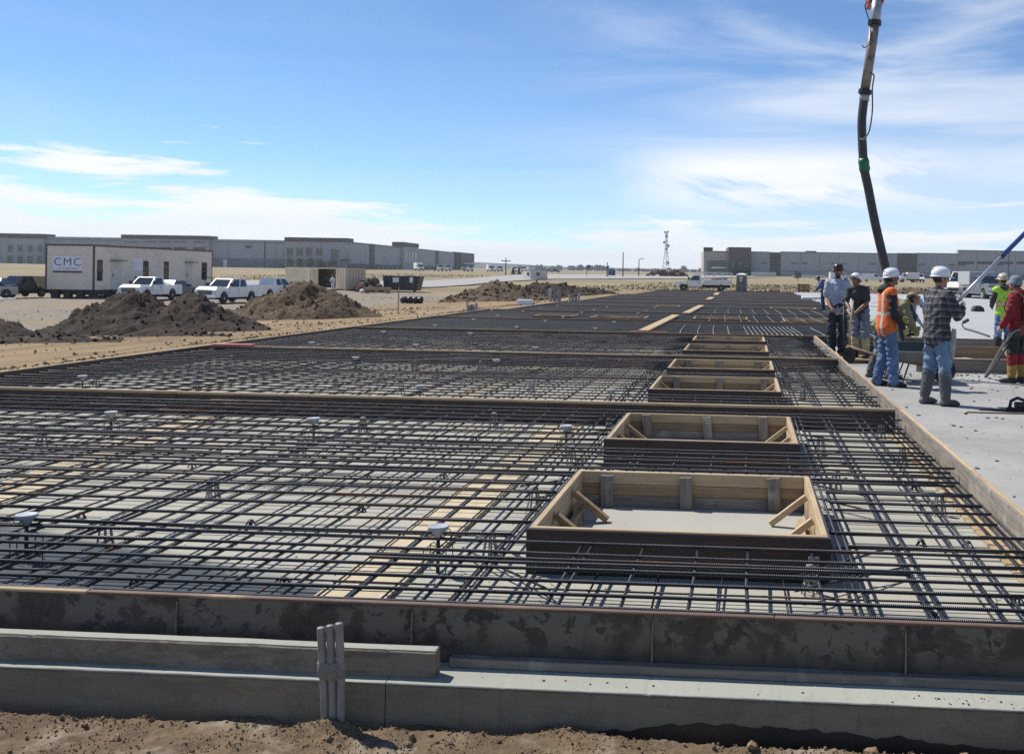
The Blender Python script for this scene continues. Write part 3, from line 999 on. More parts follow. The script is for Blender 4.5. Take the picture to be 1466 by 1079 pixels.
def plank_form(name, label, x0, x1, y, seg=4.0, top='lumber_x', face='film_ply_x', cat='timber header', face_mi=None, seed=0):
    """long header: a flat plank on top, dark boards under it facing the camera"""
    rnd = random.Random(seed)
    t = thing(name, label, cat, ((x0 + x1) / 2, y, 0))
    L = x1 - x0
    x = -L / 2
    while x < L / 2 - 0.01:
        e = min(L / 2, x + seg * rnd.uniform(0.75, 1.2))
        if L / 2 - e < 0.8:
            e = L / 2
        MB().cbox(x + 0.002, e - 0.002, -0.022, 0.022, TOP - 0.030, TOP + rnd.uniform(-0.002, 0.004), 0.004).build('top_plank', top, t)
        MB().cbox(x + 0.002, e - 0.002, -0.020, 0.014, 0.135, TOP - 0.032, 0.003).build('upper_board', face, t)
        MB().cbox(x + 0.002, e - 0.002, -0.020, 0.014, 0.004, 0.132, 0.003).build('lower_board', face, t)
        x = e
    return t


names = ['nearest long timber header crossing the rebar, ending at the right form',
         'second long timber header across the rebar, ending level with the standing workers',
         'dark long header crossing the rebar just behind the farthest of the six boxes']
for k in range(1, 13):
    y = JOINTS[k]
    nm = names[k - 1] if k <= 3 else ['header crossing the rebar behind the laid planks, %s dark one' % w for w in ('first', 'second', 'third', 'fourth', 'fifth', 'sixth', 'seventh', 'eighth', 'ninth')][k - 4]
    plank_form('header_form', nm, west_edge(y - 1) + 0.06, (east_edge(y - 1) - 0.03) if k < 3 else 4.42, y, top='lumber_x' if k < 3 else 'old_lumber_x', seed=k)

# the west edge form, the form along the right of the rebar, the far end
t = thing('west_form', 'pale thin edge form along the left side of the rebar field', 'concrete form', (0, 0, 0))
for k in range(13):
    x = west_edge(JOINTS[k] + 0.5)
    MB().cbox(x - 0.045, x - 0.005, JOINTS[k] + 0.002, JOINTS[k + 1] - 0.002, -0.10, TOP - 0.006, 0.003).build('form_board', 'film_ply_y', t)
    MB().cbox(x - 0.050, x - 0.004, JOINTS[k] + 0.002, JOINTS[k + 1] - 0.002, TOP - 0.005, TOP + 0.008, 0.003).build('top_strip', 'lumber_y', t)
t = thing('right_form', 'timber form with pale top running away between the rebar and the workers', 'concrete form', (1.735, 0, 0))
ysg = [4.34, 7.9, 11.46, 15.0, 18.36, 21.9, 25.40]
for a, c in zip(ysg[:-1], ysg[1:]):
    MB().cbox(-0.019, 0.0, a + 0.002, c - 0.002, 0.002, TOP - 0.004, 0.002).build('form_panel', 'form_board_y', t)
    MB().cbox(0.001, 0.034, a + 0.004, c - 0.004, TOP - 0.09, TOP + 0.002, 0.004).build('top_rail', 'lumber_y', t)
    MB().cbox(0.001, 0.040, a + 0.004, c - 0.004, 0.002, 0.09, 0.004).build('bottom_rail', 'old_lumber_y', t)
    for yy in (a + 0.6, (a + c) / 2, c - 0.6):
        MB().bar((0.045, yy, TOP - 0.05), (0.30, yy, 0.01), 0.04, 0.035).build('brace', 'old_lumber_x', t)
t = thing('far_form', 'dark low form at the far end of the rebar field by the utility truck', 'concrete form', (0, 95.62, 0))
MB().cbox(-7.98, 45, -0.02, 0.02, -0.2, TOP + 0.03, 0.005).build('form_board', 'film_ply_x', t)

# forms of the open trench on the right
plank_form('trench_form', 'grey timber form wall right of the plaid worker, nearest of the trench forms', 3.15, 9.2, 18.98, 3.1, 'old_lumber_x', 'form_board_x', 'concrete form', seed=31)
plank_form('trench_form', 'brown timber form in the middle of the trench behind the hoses', 2.3, 12.0, 22.48, 3.3, 'old_lumber_x', 'old_lumber_x', 'concrete form', seed=32)
for x in (5.55, 4.2, 7.4):
    o = MB().bar((x + 0.03, 22.42, TOP - 0.02), (x + 0.10, 22.10, 0.01), 0.09, 0.038).build('form_stake', 'lumber_z')
    tag(o, {5.55: 'pale timber stake propping the brown trench form by the hoses', 4.2: 'timber stake propping the brown trench form behind the plaid worker', 7.4: 'timber stake propping the brown trench form beyond the red worker'}[x], 'stake')
plank_form('slab_edge_form', 'grey board edge of the white poured slab behind the trench', 4.6, 14.5, 25.43, 3.4, 'form_board_x', 'form_board_x', 'concrete form', seed=33)
# spilled concrete in the trench
b = MB()
vs = []; nx, ny = 36, 14
for j in range(ny + 1):
    for i in range(nx + 1):
        u, v = i / nx, j / ny
        x, y = 2.4 + 3.4 * u, 19.6 + 2.6 * v
        e = sstep(0, .25, u) * sstep(1, .6, u) * sstep(0, .3, v) * sstep(1, .55, v)
        vs.append((x, y, -0.012 + 0.15 * e * (0.75 + 0.5 * fbm(x * 1.6, y * 1.6, 4))))
b.add(vs, [(j * (nx + 1) + i, j * (nx + 1) + i + 1, (j + 1) * (nx + 1) + i + 1, (j + 1) * (nx + 1) + i) for j in range(ny) for i in range(nx)])
tag(b.build('spilled_concrete', 'work_slab', smooth=True), 'low spread of grey spilled concrete in the trench behind the plaid worker', 'concrete spill')

# tan plywood strips lying on the mud slab under the bars
def sheet(x0, y0, x1, y1, w, lab, n, mat='plywood'):
    t = thing('plywood_strip', lab, 'plywood strip', ((x0 + x1) / 2, (y0 + y1) / 2, 0))
    a = Vector((x0, y0, 0)); c = Vector((x1, y1, 0)); mid = (a + c) / 2
    for i in range(n):
        p = a.lerp(c, (i + 0.01) / n) - mid
        q = a.lerp(c, (i + 0.99) / n) - mid
        MB().bar((p.x, p.y, 0.008 + 0.004), (q.x, q.y, 0.008 + 0.004), w, 0.014).build('plywood_sheet', mat, t)
    return t


sheet(-2.00, 5.05, -1.95, 11.3, 0.38, 'tan plywood strip on the floor under the rebar, left of the two nearest boxes', 6)
sheet(-5.25, 6.2, -6.1, 11.3, 0.42, 'tan plywood strip on the floor under the rebar at the left', 5)
sheet(1.63, 4.9, 1.63, 11.3, 0.12, 'narrow tan boards on the floor along the foot of the right form', 5, 'lumber_y')
sheet(-3.7, 11.9, -3.75, 18.1, 0.34, 'tan plywood strip under the rebar between the first and second headers', 4)
sheet(-7.6, 11.9, -7.7, 18.1, 0.34, 'tan plywood strip under the far left rebar beyond the first header', 4)

# ================================================================== BLOCKOUT BOXES
def make_box(label, x0, x1, y0, y1, simple=False, seed=0, cat='blockout box'):
    rnd = random.Random(seed)
    cx, cy = (x0 + x1) / 2, (y0 + y1) / 2
    hx, hy = (x1 - x0) / 2, (y1 - y0) / 2
    t = thing('blockout_box', label, cat, (cx, cy, 0), 0.0, 'open timber blockout boxes set in the rebar')
    th = 0.038
    pl = 0.013
    # dark outer skin
    MB().cbox(-hx, hx, -hy, -hy + pl, 0.004, TOP - 0.002, 0.002).build('outer_panel', 'film_ply_x', t)
    MB().cbox(-hx, hx, hy - pl, hy, 0.004, TOP - 0.002, 0.002).build('outer_panel', 'film_ply_x', t)
    MB().cbox(-hx, -hx + pl, -hy + pl + .001, hy - pl - .001, 0.004, TOP - 0.002, 0.002).build('outer_panel', 'film_ply_y', t)
    MB().cbox(hx - pl, hx, -hy + pl + .001, hy - pl - .001, 0.004, TOP - 0.002, 0.002).build('outer_panel', 'film_ply_y', t)
    zz = [(0.172, TOP + 0.004), (0.090, 0.170), (0.006, 0.088)]
    for i, (a, c) in enumerate(zz):
        mx = ('lumber_x', 'old_lumber_x', 'form_board_x')[i]
        my = ('lumber_y', 'lumber_y', 'old_lumber_y')[i]
        j = lambda: rnd.uniform(-0.0015, 0.0015)
        MB().cbox(-hx + pl + .001, hx - pl - .001, hy - pl - th, hy - pl - .0015 + j() * 0.5, a, c, 0.003).build('board', mx, t)
        MB().cbox(-hx + pl + .001, hx - pl - .001, -hy + pl + .0015, -hy + pl + th, a, c, 0.003).build('board', mx, t)
        MB().cbox(-hx + pl + .0015, -hx + pl + th, -hy + pl + th + .001, hy - pl - th - .001, a, c + j(), 0.003).build('board', my, t)
        MB().cbox(hx - pl - th, hx - pl - .0015, -hy + pl + th + .001, hy - pl - th - .001, a, c + j(), 0.003).build('board', my, t)
    MB().box(-hx + pl + th, hx - pl - th, -hy + pl + th, hy - pl - th, 0.001, 0.006).build('box_floor', 'box_floor', t)
    inn = hy - pl - th
    for x in (-0.58, 0.0, 0.60):
        x *= hx / 0.85
        x += rnd.uniform(-0.05, 0.05)
        tl = rnd.uniform(-0.03, 0.03)
        MB().bar((x, inn - 0.020, 0.008), (x + tl, inn - 0.020, TOP - rnd.uniform(0.0, 0.02)), 0.088, 0.036, up=(0, 1, 0)).build('post', 'form_board_z', t)
        MB().bar((x, -inn + 0.020, 0.008), (x, -inn + 0.020, TOP - 0.02), 0.088, 0.036, up=(0, 1, 0)).build('post', 'form_board_z', t)
    iw = hx - pl - th
    for s in (-1, 1):
        for y in (-0.30, 0.36):
            y *= hy / 0.87
            MB().bar((s * (iw - 0.012), y, 0.20 if s < 0 else 0.215), (s * (iw - 0.25), y + 0.02 * s, 0.022), 0.038, 0.06 if s < 0 else 0.045, up=(0, 1, 0)).build('brace', 'lumber_x' if s > 0 else 'old_lumber_x', t)
            MB().cbox(s * iw - (0.09 if s > 0 else -0.0), s * iw + (0.09 if s < 0 else 0.0), y - 0.2, y - 0.11, 0.007, 0.045, 0.003).build('cleat', 'lumber_y', t)
    if not simple:
        MB().cbox(-iw + 0.04, -iw + 0.078, -hy * 0.75, hy * 0.5, 0.007, 0.09, 0.003).build('sill_board', 'old_lumber_y', t)
        MB().cbox(iw - 0.078, iw - 0.04, -hy * 0.75, hy * 0.3, 0.007, 0.09, 0.003).build('sill_board', 'lumber_y', t)
    return t


BOXES = [(-1.21, 0.50, 5.72, 7.47), (-1.21, 0.50, 8.90, 10.62), (-1.20, 0.49, 12.88, 14.62), (-1.19, 0.49, 15.86, 17.56), (-1.17, 0.49, 19.66, 21.48), (-1.16, 0.49, 22.75, 24.45)]
for i, bx in enumerate(BOXES):
    make_box(['nearest and largest looking open timber box in the rebar', 'second nearest open timber box, just before the first header', 'third open timber box, just beyond the first header',
              'fourth open timber box, just before the second header', 'fifth open timber box, just beyond the second header', 'sixth and farthest open timber box of the near row'][i], *bx, seed=20 + i)
FARB = [(-1.72, 0.12, 34.0, 36.0, 'low wide open box beyond the curved bars, middle of the far row'), (-5.1, -3.25, 33.4, 35.2, 'open box with pale end boards left of the laid planks, right one'),
        (-7.1, -5.75, 34.0, 35.6, 'open box with pale end boards left of the laid planks, left one'), (1.30, 3.1, 33.2, 35.6, 'open box with thick pale end right of the fan of bars'),
        (-4.05, -3.0, 46.6, 48.2, 'small far open box left of the second laid plank'), (1.2, 3.3, 46.8, 48.4, 'far open box with a long pale board by the blue shirt worker')]
for i, bx in enumerate(FARB):
    make_box(bx[4], *bx[:4], simple=True, seed=60 + i)
ALLB = BOXES + [b[:4] for b in FARB]

# ================================================================== REBAR MATS
BAR_CACHE = {}


def bar_mesh(r, L, var, mat, name='bar'):
    L = max(0.3, round(L * 5) / 5)
    key = (r, L, var, mat)
    if key not in BAR_CACHE:
        rnd = random.Random(int(L * 100) + var * 7919)
        n = max(2, min(9, int(L / 0.9) + 1))
        b = MB()
        a1, a2 = rnd.uniform(-1, 1), rnd.uniform(-1, 1)
        pts = []
        for i in range(n + 1):
            t = i / n
            k = math.sin(PI * t)
            s2 = math.sin(2 * PI * t)
            pts.append((L * (t - 0.5), 0.012 * a1 * k + 0.006 * a2 * s2, -0.004 * (k + 0.6 * s2 * a1) * min(1, L / 3)))
        b.tube(pts, r, 7)
        me = b.mesh(name, mat)
        me.polygons.foreach_set('use_smooth', [len(p.vertices) == 4 for p in me.polygons])
        BAR_CACHE[key] = (me, L, pts)
    return BAR_CACHE[key]


def cut(a, b, holes):
    segs = [(a, b)]
    for (h0, h1) in holes:
        out = []
        for (s, e) in segs:
            if h1 <= s or h0 >= e:
                out.append((s, e))
                continue
            if h0 - s > 0.25:
                out.append((s, h0))
            if e - h1 > 0.25:
                out.append((h1, e))
        segs = out
    return segs


def rebar_bay(k, single):
    rnd = random.Random(100 + k)
    y0, y1 = JOINTS[k] + 0.035, JOINTS[k + 1] - 0.035
    x0, x1 = west_edge(y0 + 0.5) + 0.05, east_edge(y0 + 1) - 0.045
    cy = (y0 + y1) / 2
    words = ['nearest rebar mat, in front of the first timber header', 'second rebar mat, between the first and second headers', 'third rebar mat, beside the two farthest boxes of the near row',
             'fourth rebar mat with the bright curved bars', 'fifth rebar mat, crossed by the nearer laid planks'] + ['far rebar mat %s from the utility truck' % w for w in ('eighth', 'seventh', 'sixth', 'fifth', 'fourth', 'third', 'second', 'first')]
    t = thing('rebar_mat', words[k], 'rebar mat', (0, cy, 0))
    lump = {}

    def place(axis, pos, a, b, z, r, ang=0.0, mat='rebar', name='bar', var=None):
        if b - a < 0.2:
            return
        m = 'rebar' if mat == 'rebar' else mat
        me, L, pts = bar_mesh(r, b - a, rnd.randrange(5) if var is None else var, m)
        c = (a + b) / 2
        if axis == 'x':
            loc = (c, pos - cy, z); rz = ang
        else:
            loc = (pos, c - cy, z); rz = PI / 2 + ang
        rx = rnd.uniform(0, 6.28) if False else 0.0
        if single:
            put(name, me, t, loc, (rx, 0, rz))
        else:
            q = lump.setdefault('rebar_far_glint' if rnd.random() < 0.10 else 'rebar_far', MB())
            M = Matrix.Translation(loc) @ Matrix.Rotation(rz, 4, 'Z')
            q.tube([M @ Vector(p) for p in (pts[0], pts[len(pts) // 2], pts[-1])], r, 5)

    holes = [b for b in ALLB if b[3] > y0 and b[2] < y1]
    r_t, r_b = 0.0094, 0.0060
    step = 0.285 if k < 4 else 0.30
    # cross bars (east-west): top layer lies on the lengthwise bars
    y = y0 + 0.10
    while y < y1 - 0.05:
        yy = y + rnd.uniform(-0.03, 0.03)
        hs = [(b[0] - 0.05, b[1] + 0.05) for b in holes if b[2] - 0.03 < yy < b[3] + 0.03]
        for (s, e) in cut(x0, x1 - rnd.uniform(0.02, 0.10), hs):
            ang = rnd.uniform(-0.003, 0.003)
            if e - s > 6.5:
                m = s + (e - s) * rnd.uniform(0.35, 0.65)
                place('x', yy, s, m + 0.45, 0.200, r_t, ang)
                place('x', yy + 0.022, m - 0.45, e, 0.200, r_t, ang)
            else:
                place('x', yy, s, e, 0.200, r_t, ang)
            if rnd.random() < 0.20:     # lap bars lying close beside
                l = rnd.uniform(1.2, 3.2)
                c = rnd.uniform(s, max(s + 0.1, e - l))
                place('x', yy + rnd.choice((-0.024, 0.026, 0.05)), c, min(e, c + l), 0.199, r_t, ang + rnd.uniform(-0.006, 0.006))
        y += step * (0.62 if k == 0 and (y < 5.7 or 7.45 < y < 8.8) else 1.0)
    # lengthwise bars, top layer, doubled beside the boxes
    xs = []
    x = x0 + 0.12
    while x < x1 - 0.02:
        xs.append(x + rnd.uniform(-0.03, 0.03))
        if rnd.random() < 0.13:
            xs.append(xs[-1] + rnd.uniform(0.03, 0.06))
        x += 0.315 if k < 4 else 0.34
    if k < 3:
        xs = [x for x in xs if not (0.49 < x < 1.70) and not (-1.5 < x < -1.2)] + [0.555, 0.60, 0.86, 0.915, 1.195, 1.29, 1.52, 1.61, -1.275, -1.33, -1.47]
    for x in xs:
        hs = [(b[2] - 0.05, b[3] + 0.05) for b in holes if b[0] - 0.03 < x < b[1] + 0.03]
        for (s, e) in cut(y0, y1, hs):
            place('y', x, s, e, 0.1805, r_t if k < 4 else r_t, rnd.uniform(-0.004, 0.004))
    # bottom layers
    y = y0 + 0.16
    while y < y1 - 0.05:
        yy = y + rnd.uniform(-0.02, 0.02)
        hs = [(b[0] - 0.04, b[1] + 0.04) for b in holes if b[2] - 0.02 < yy < b[3] + 0.02]
        for (s, e) in cut(x0, x1 - 0.05, hs):
            if e - s > 7:
                m = s + (e - s) * rnd.uniform(0.4, 0.6)
                place('x', yy, s, m + 0.3, 0.048, r_b)
                place('x', yy + 0.016, m - 0.3, e, 0.048, r_b)
            else:
                place('x', yy, s, e, 0.048, r_b)
        y += 0.34 if k < 3 else 0.4
    x = x0 + 0.2
    while x < x1 - 0.02:
        xx = x + rnd.uniform(-0.02, 0.02)
        hs = [(b[2] - 0.04, b[3] + 0.04) for b in holes if b[0] - 0.02 < xx < b[1] + 0.02]
        for (s, e) in cut(y0, y1, hs):
            place('y', xx, s, e, 0.0345, r_b)
        x += 0.34 if k < 3 else 0.4
    # diagonal trim bars at the corners of the boxes
    if k < 3:
        for b in holes:
            for (cx, cyy, a) in ((b[0] - 0.10, b[2] - 0.10, -PI / 4), (b[1] + 0.10, b[2] - 0.10, PI / 4), (b[0] - 0.10, b[3] + 0.10, PI / 4), (b[1] + 0.10, b[3] + 0.10, -PI / 4)):
                for z in (0.162, 0.064):
                    da = rnd.uniform(-0.12, 0.12)
                    l = rnd.uniform(0.8, 1.1)
                    o2 = rnd.uniform(-0.05, 0.05)
                    place('x', cyy + o2 * (1 if cyy > (b[2] + b[3]) / 2 else -1) * 0.5, cx - l / 2, cx + l / 2, z, r_b * 1.15, a + da)
    if k in (3, 4, 5):      # bars with painted sun glint running away, some in a close fan
        xs = [0.02 + 0.125 * i for i in range(12)] + [-0.45, -0.85, -1.25, -1.7, 1.95, 2.6, 3.2, 3.8] if k == 3 else [-1.2 + 0.52 * i for i in range(11)]
        for x in xs:
            pts = [(x + 0.10, y0 + 0.15 - cy, 0.215), (x + 0.05, y0 + 1.2 - cy, 0.245), (x, y0 + 3.0 - cy, 0.232), (x - 0.03, y0 + (4.6 if k == 3 else 6.3) - cy, 0.222)]
            b = MB().tube(pts, 0.011 if k == 3 else 0.010, 6)
            o = b.build('curved_bar', 'rebar_glint', t, smooth=True)
    for m, q in lump.items():
        o = q.build('bar_layers', 'rebar_far', t, fix=False)
        o['kind'] = 'stuff'
    # tie wires
    if k < 2:
        w = MB()
        for i in range(420 if k == 0 else 260):
            xx = rnd.choice(xs) if k < 3 else rnd.uniform(x0, x1)
            yy = y0 + 0.10 + step * rnd.randrange(int((y1 - y0) / step)) + rnd.uniform(-0.02, 0.02)
            if any(b[0] - 0.05 < xx < b[1] + 0.05 and b[2] - 0.05 < yy < b[3] + 0.05 for b in holes):
                continue
            a = rnd.uniform(0, 6.28)
            c, s = math.cos(a), math.sin(a)
            p = Vector((xx, yy - cy, 0.190))
            w.tube([p + Vector((c * -0.018, s * -0.018, -0.018)), p + Vector((c * 0.005, s * 0.005, 0.024)), p + Vector((c * 0.014, s * 0.014, 0.022)), p + Vector((c * 0.022, s * 0.022, 0.030 + rnd.random() * 0.012))], 0.0016, 4, cap=False)
        o = w.build('tie_wires', 'steel_dark', t, fix=False)
        o['kind'] = 'stuff'
    return t


for k in range(13):
    rebar_bay(k, k < 3)

# ================================================================== SUPPORTS IN THE MAT
def make_cap():
    t = thing('anchor_cap', 'white round dished cap on a wire-legged post standing in the rebar', 'anchor cap', (0, 0, 0), 0, 'white capped posts standing in the rebar')
    b = MB().lathe([(0.004, 0.205), (0.022, 0.208), (0.030, 0.222), (0.045, 0.238), (0.066, 0.258), (0.0685, 0.265), (0.0685, 0.272), (0.062, 0.2735), (0.054, 0.270), (0.004, 0.267)], 28)
    b.v = [(x * 0.86, y * 0.86, z - 0.006) for x, y, z in b.v]
    b.build('cap', 'cap_white', t, smooth=True)
    MB().lathe([(0.011, 0.0), (0.011, 0.207)], 10).build('post', 'steel_dark', t, smooth=True)
    w = MB()
    for i in range(4):
        a = PI / 4 + i * PI / 2
        c, s = math.cos(a), math.sin(a)
        w.tube([(c * 0.012, s * 0.012, 0.150), (c * 0.05, s * 0.05, 0.165), (c * 0.088, s * 0.088, 0.145), (c * 0.092, s * 0.092, 0.128), (c * 0.092, s * 0.092, 0.002)], 0.0032, 6)
        w.tube([(c * 0.03, s * 0.03, 0.235), (c * 0.07, s * 0.07, 0.238), (c * 0.078, s * 0.078, 0.225), (c * 0.064, s * 0.064, 0.215), (c * 0.02, s * 0.02, 0.212)], 0.003, 6)
    w.build('wire_legs', 'steel_dark', t, smooth=True)
    return t


cap0 = make_cap()
spots = [(-1.70, 5.67), (-4.10, 5.63), (-6.19, 9.67), (-4.12, 9.61), (-1.66, 9.58), (-8.61, 12.83), (-4.05, 12.62), (-1.64, 12.65), (-6.37, 16.47), (-4.03, 16.52), (-8.46, 19.58), (-8.40, 23.42), (-6.38, 23.55),
         (-6.38, 19.60), (-4.00, 19.52)]
for k in range(3, 6):
    for x in (-8.2, -6.0, -3.9):
        for dy in (1.3, 5.2):
            if not any(b[0] - .2 < x < b[1] + .2 and b[2] - .2 < JOINTS[k] + dy < b[3] + .2 for b in ALLB):
                spots.append((x, JOINTS[k] + dy))
for i, (x, y) in enumerate(spots):
    if i == 0:
        cap0.location = (x, y, 0)
    else:
        c_ = dup(cap0, (x, y, random.uniform(-0.004, 0.006)), random.uniform(0, 6))
        c_['label'] = {(-4.10, 5.63): 'white capped post at the lower left edge of the picture', (-6.19, 9.67): 'white capped post at far left just before the first header',
                       (-4.12, 9.61): 'white capped post midway along the near side of the first header', (-1.66, 9.58): 'white capped post close left of the second nearest timber box'}.get((x, y), 'white round cap on a post in the rebar beyond the first header')
cap0['label'] = 'nearest white round cap on a wire-legged post, left of the nearest timber box'


def make_chair():
    t = thing('bar_chair', 'small grey slatted stool holding up the rebar', 'bar chair', (0, 0, 0), 0, 'grey bar supports standing under the rebar')
    MB().lathe([(0.028, 0.150), (0.030, 0.156), (0.026, 0.166), (0.010, 0.170)], 12).build('saddle', 'chair_grey', t)
    for i in range(6):
        a = i * PI / 3
        c, s = math.cos(a), math.sin(a)
        MB().bar((c * 0.024, s * 0.024, 0.151), (c * 0.050, s * 0.050, 0.002), 0.010, 0.008).build('leg', 'chair_grey', t)
    MB().tube([(0.040 * math.cos(i * PI / 6), 0.040 * math.sin(i * PI / 6), 0.062) for i in range(13)], 0.0035, 5).build('ring', 'chair_grey', t)
    return t


ch0 = make_chair()
cs_ = [(-3.86, 5.99), (-3.87, 7.28), (-3.97, 8.98), (-3.94, 10.42), (-6.51, 9.13), (-1.48, 5.98), (-1.48, 7.25), (-1.51, 9.02), (0.38, 5.52), (1.42, 7.47), (-2.7, 11.0), (-6.45, 6.6), (-1.42, 10.9), (1.45, 9.4), (1.46, 10.9), (0.75, 8.2), (0.76, 10.0)]
for y in (12.3, 13.9, 15.4, 17.2, 19.3, 21.0, 22.8, 24.6):
    for x in (-9.0, -7.5, -5.6, -4.6, -2.9, -1.5, 0.8, 1.5):
        cs_.append((x + random.uniform(-.12, .12), y + random.uniform(-.2, .2)))
for i, (x, y) in enumerate(cs_):
    if i == 0:
        ch0.location = (x, y, 0)
    else:
        c_ = dup(ch0, (x, y, 0), random.uniform(0, 6))
        c_['label'] = {(0.38, 5.52): 'small grey slatted stool at the near right corner of the nearest box', (-1.48, 5.98): 'small grey slatted stool at the near left corner of the nearest box',
                       (1.42, 7.47): 'small grey slatted stool right of the nearest box by the right form'}.get((x, y), 'small grey slatted stool under the rebar before the first header' if y < 11.5 else 'small grey slatted stool under the rebar beyond the first header')
ch0['label'] = 'small grey slatted stool nearest the lower left, right of the left edge capped post'


def make_low_chair():
    t = thing('floor_spacer', 'tiny dark spacer block on the floor under the lower bars', 'bar spacer', (0, 0, 0), 0, 'dark spacer blocks under the lower bars')
    MB().lathe([(0.020, 0.026), (0.022, 0.034), (0.012, 0.042)], 10).build('seat', 'steel_dark', t)
    for i in range(4):
        a = PI / 4 + i * PI / 2
        MB().bar((0.014 * math.cos(a), 0.014 * math.sin(a), 0.03), (0.034 * math.cos(a), 0.034 * math.sin(a), 0.001), 0.010, 0.008).build('leg', 'steel_dark', t)
    return t


lc0 = make_low_chair()
k = 0
for y in (5.2, 6.9, 8.4, 9.9):
    for x in (-5.7, -4.6, -3.2, -2.45, 0.95, 1.36):
        p = (x + random.uniform(-.25, .25), y + random.uniform(-.4, .4), 0)
        if k == 0:
            lc0.location = p
        else:
            dup(lc0, p, random.uniform(0, 6))
        k += 1

# a pale bar joiner leaning at the corner of the nearest box
o = MB().box(-0.03, -0.018, -0.008, 0.008, 0, 0.17).box(0.018, 0.03, -0.008, 0.008, 0, 0.17).box(-0.018, 0.018, -0.008, 0.008, 0.08, 0.095).box(-0.018, 0.018, -0.008, 0.008, 0.158, 0.17).build('clip_bracket', 'galvanised', loc=(0.40, 5.64, 0.0))
tag(o, 'small pale H-shaped bracket standing at the near right corner of the nearest box', 'bracket')

# ================================================================== LOOSE TIMBER ON THE MAT
def plank(a, b, w, h, mat, lab, cat='plank', name='plank'):
    a, b = Vector(a), Vector(b)
    mid = (a + b) / 2
    o = MB().bar(a - mid, b - mid, w, h).build(name, mat, loc=mid)
    return tag(o, lab, cat)


Z = 0.236
plank((-2.60, 26.4, Z), (-2.42, 36.2, Z + 0.03), 0.26, 0.04, 'lumber_y', 'long pale plank laid over the rebar left of the fan of curved bars')
plank((-2.18, 38.3, Z + .03), (-2.03, 48.4, Z + .03), 0.28, 0.04, 'lumber_y', 'second long pale plank laid over the rebar behind the first')
plank((-2.15, 60.5, Z + .03), (-2.10, 66.8, Z + .03), 0.34, 0.04, 'lumber_y', 'short pale plank far out on the rebar, nearer of two')
plank((-2.1, 74.5, Z + .04), (-2.2, 84.0, Z + .04), 0.36, 0.04, 'lumber_y', 'short pale plank far out on the rebar, farther of two')
plank((-2.95, 26.5, Z - .03), (-2.0, 26.55, Z - .03), 0.10, 0.03, 'pink_board', 'pinkish board lying crosswise under the near end of the long plank')
plank((-9.75, 18.32, TOP + 0.022), (-9.05, 18.36, TOP + 0.022), 0.20, 0.03, 'pink_board', 'flat pink board on the second header at the left edge')
for x0, x1, y, lab in [(3.7, 5.0, 66.5, 'long white pipe lying near the blue shirt worker')]:
    o = MB().tube([(x0, y, 0.34), (x1 + 0.6, y + 1.0, 0.34)], 0.09, 12).build('white_pipe', 'white_matt', smooth=True)
    tag(o, lab, 'pipe')
for x, y, h, w, lab in [(2.9, 98.5, .75, 1.0, 'stack of pale boards at the far edge right of the toilet'), (5.6, 98.7, 1.25, 1.15, 'brown timber crate at the far edge right of the toilet'), (13.6, 98.4, 1.25, .7, 'brown timber stack at the far edge left of the blue shirt worker')]:
    t = thing('lumber_stack', lab, 'lumber stack', (x, y, -0.22))
    n = 5
    for i in range(n):
        MB().cbox(-w / 2, w / 2, -0.35, 0.35, h * i / n + 0.02, h * (i + 1) / n - 0.02, 0.01).build('timber', 'old_lumber_x' if h > 1 else 'lumber_x', t)
    MB().box(-w / 2 + 0.1, -w / 2 + 0.2, -0.36, 0.36, 0, h).build('strap', 'trim_brown', t)


t = thing('plank_platform', 'low stack of boards the blue shirt and dark shirt men stand on', 'plank stack', (2.2, 21.1, 0))
for i in range(5):
    MB().cbox(-0.50, 0.50, -0.62 + i * 0.25, -0.40 + i * 0.25, 0.045, 0.083, 0.004).build('board', 'old_lumber_x', t)
for x in (-0.4, 0.0, 0.4):
    MB().cbox(x - 0.04, x + 0.04, -0.62, 0.62, 0.002, 0.044, 0.004).build('bearer', 'old_lumber_y', t)
# ================================================================== BACKGROUND
def C(xc, zc):
    """world x, y of a spot xc to the right of and zc along the camera heading"""
    c, s = math.cos(PSI), math.sin(PSI)
    return (xc * c - zc * s, xc * s + zc * c)


def CG(xc, zc, dz=0.0):
    x, y = C(xc, zc)
    return (x, y, ground_z(x, y) + dz)


# the sheet of far road
def road():
    low = [(-52.0, 108.0), (-42.6, 117.5), (-38.5, 127.5), (-37.5, 138.0), (-41.0, 171.2), (-41.5, 213.3), (-30.0, 232.0), (-14.0, 262.0), (8.0, 330.0)]
    up = [(-78.0, 132.0), (-64.0, 141.0), (-55.0, 150.0), (-52.5, 170.0), (-55.0, 205.0), (-60.4, 255.0), (-62.4, 292.0), (-48.0, 315.0), (-10.0, 372.0)]
    b = MB()
    vs, fs = [], []
    N = 10
    def samp(P, t):
        f = t * (len(P) - 1)
        i = min(len(P) - 2, int(f))
        return (P[i][0] + (P[i + 1][0] - P[i][0]) * (f - i), P[i][1] + (P[i + 1][1] - P[i][1]) * (f - i))
    M = 64
    for j in range(M + 1):
        a, c = samp(low, j / M), samp(up, j / M)
        for i in range(N + 1):
            x, y = a[0] + (c[0] - a[0]) * i / N, a[1] + (c[1] - a[1]) * i / N
            vs.append((x, y, ground_z(x, y) + 0.16))
    fs = [(j * (N + 1) + i, j * (N + 1) + i + 1, (j + 1) * (N + 1) + i + 1, (j + 1) * (N + 1) + i) for j in range(M) for i in range(N)]
    b.add(vs, fs)
    tag(b.build('road', 'asphalt', smooth=True), kind='structure')


road()


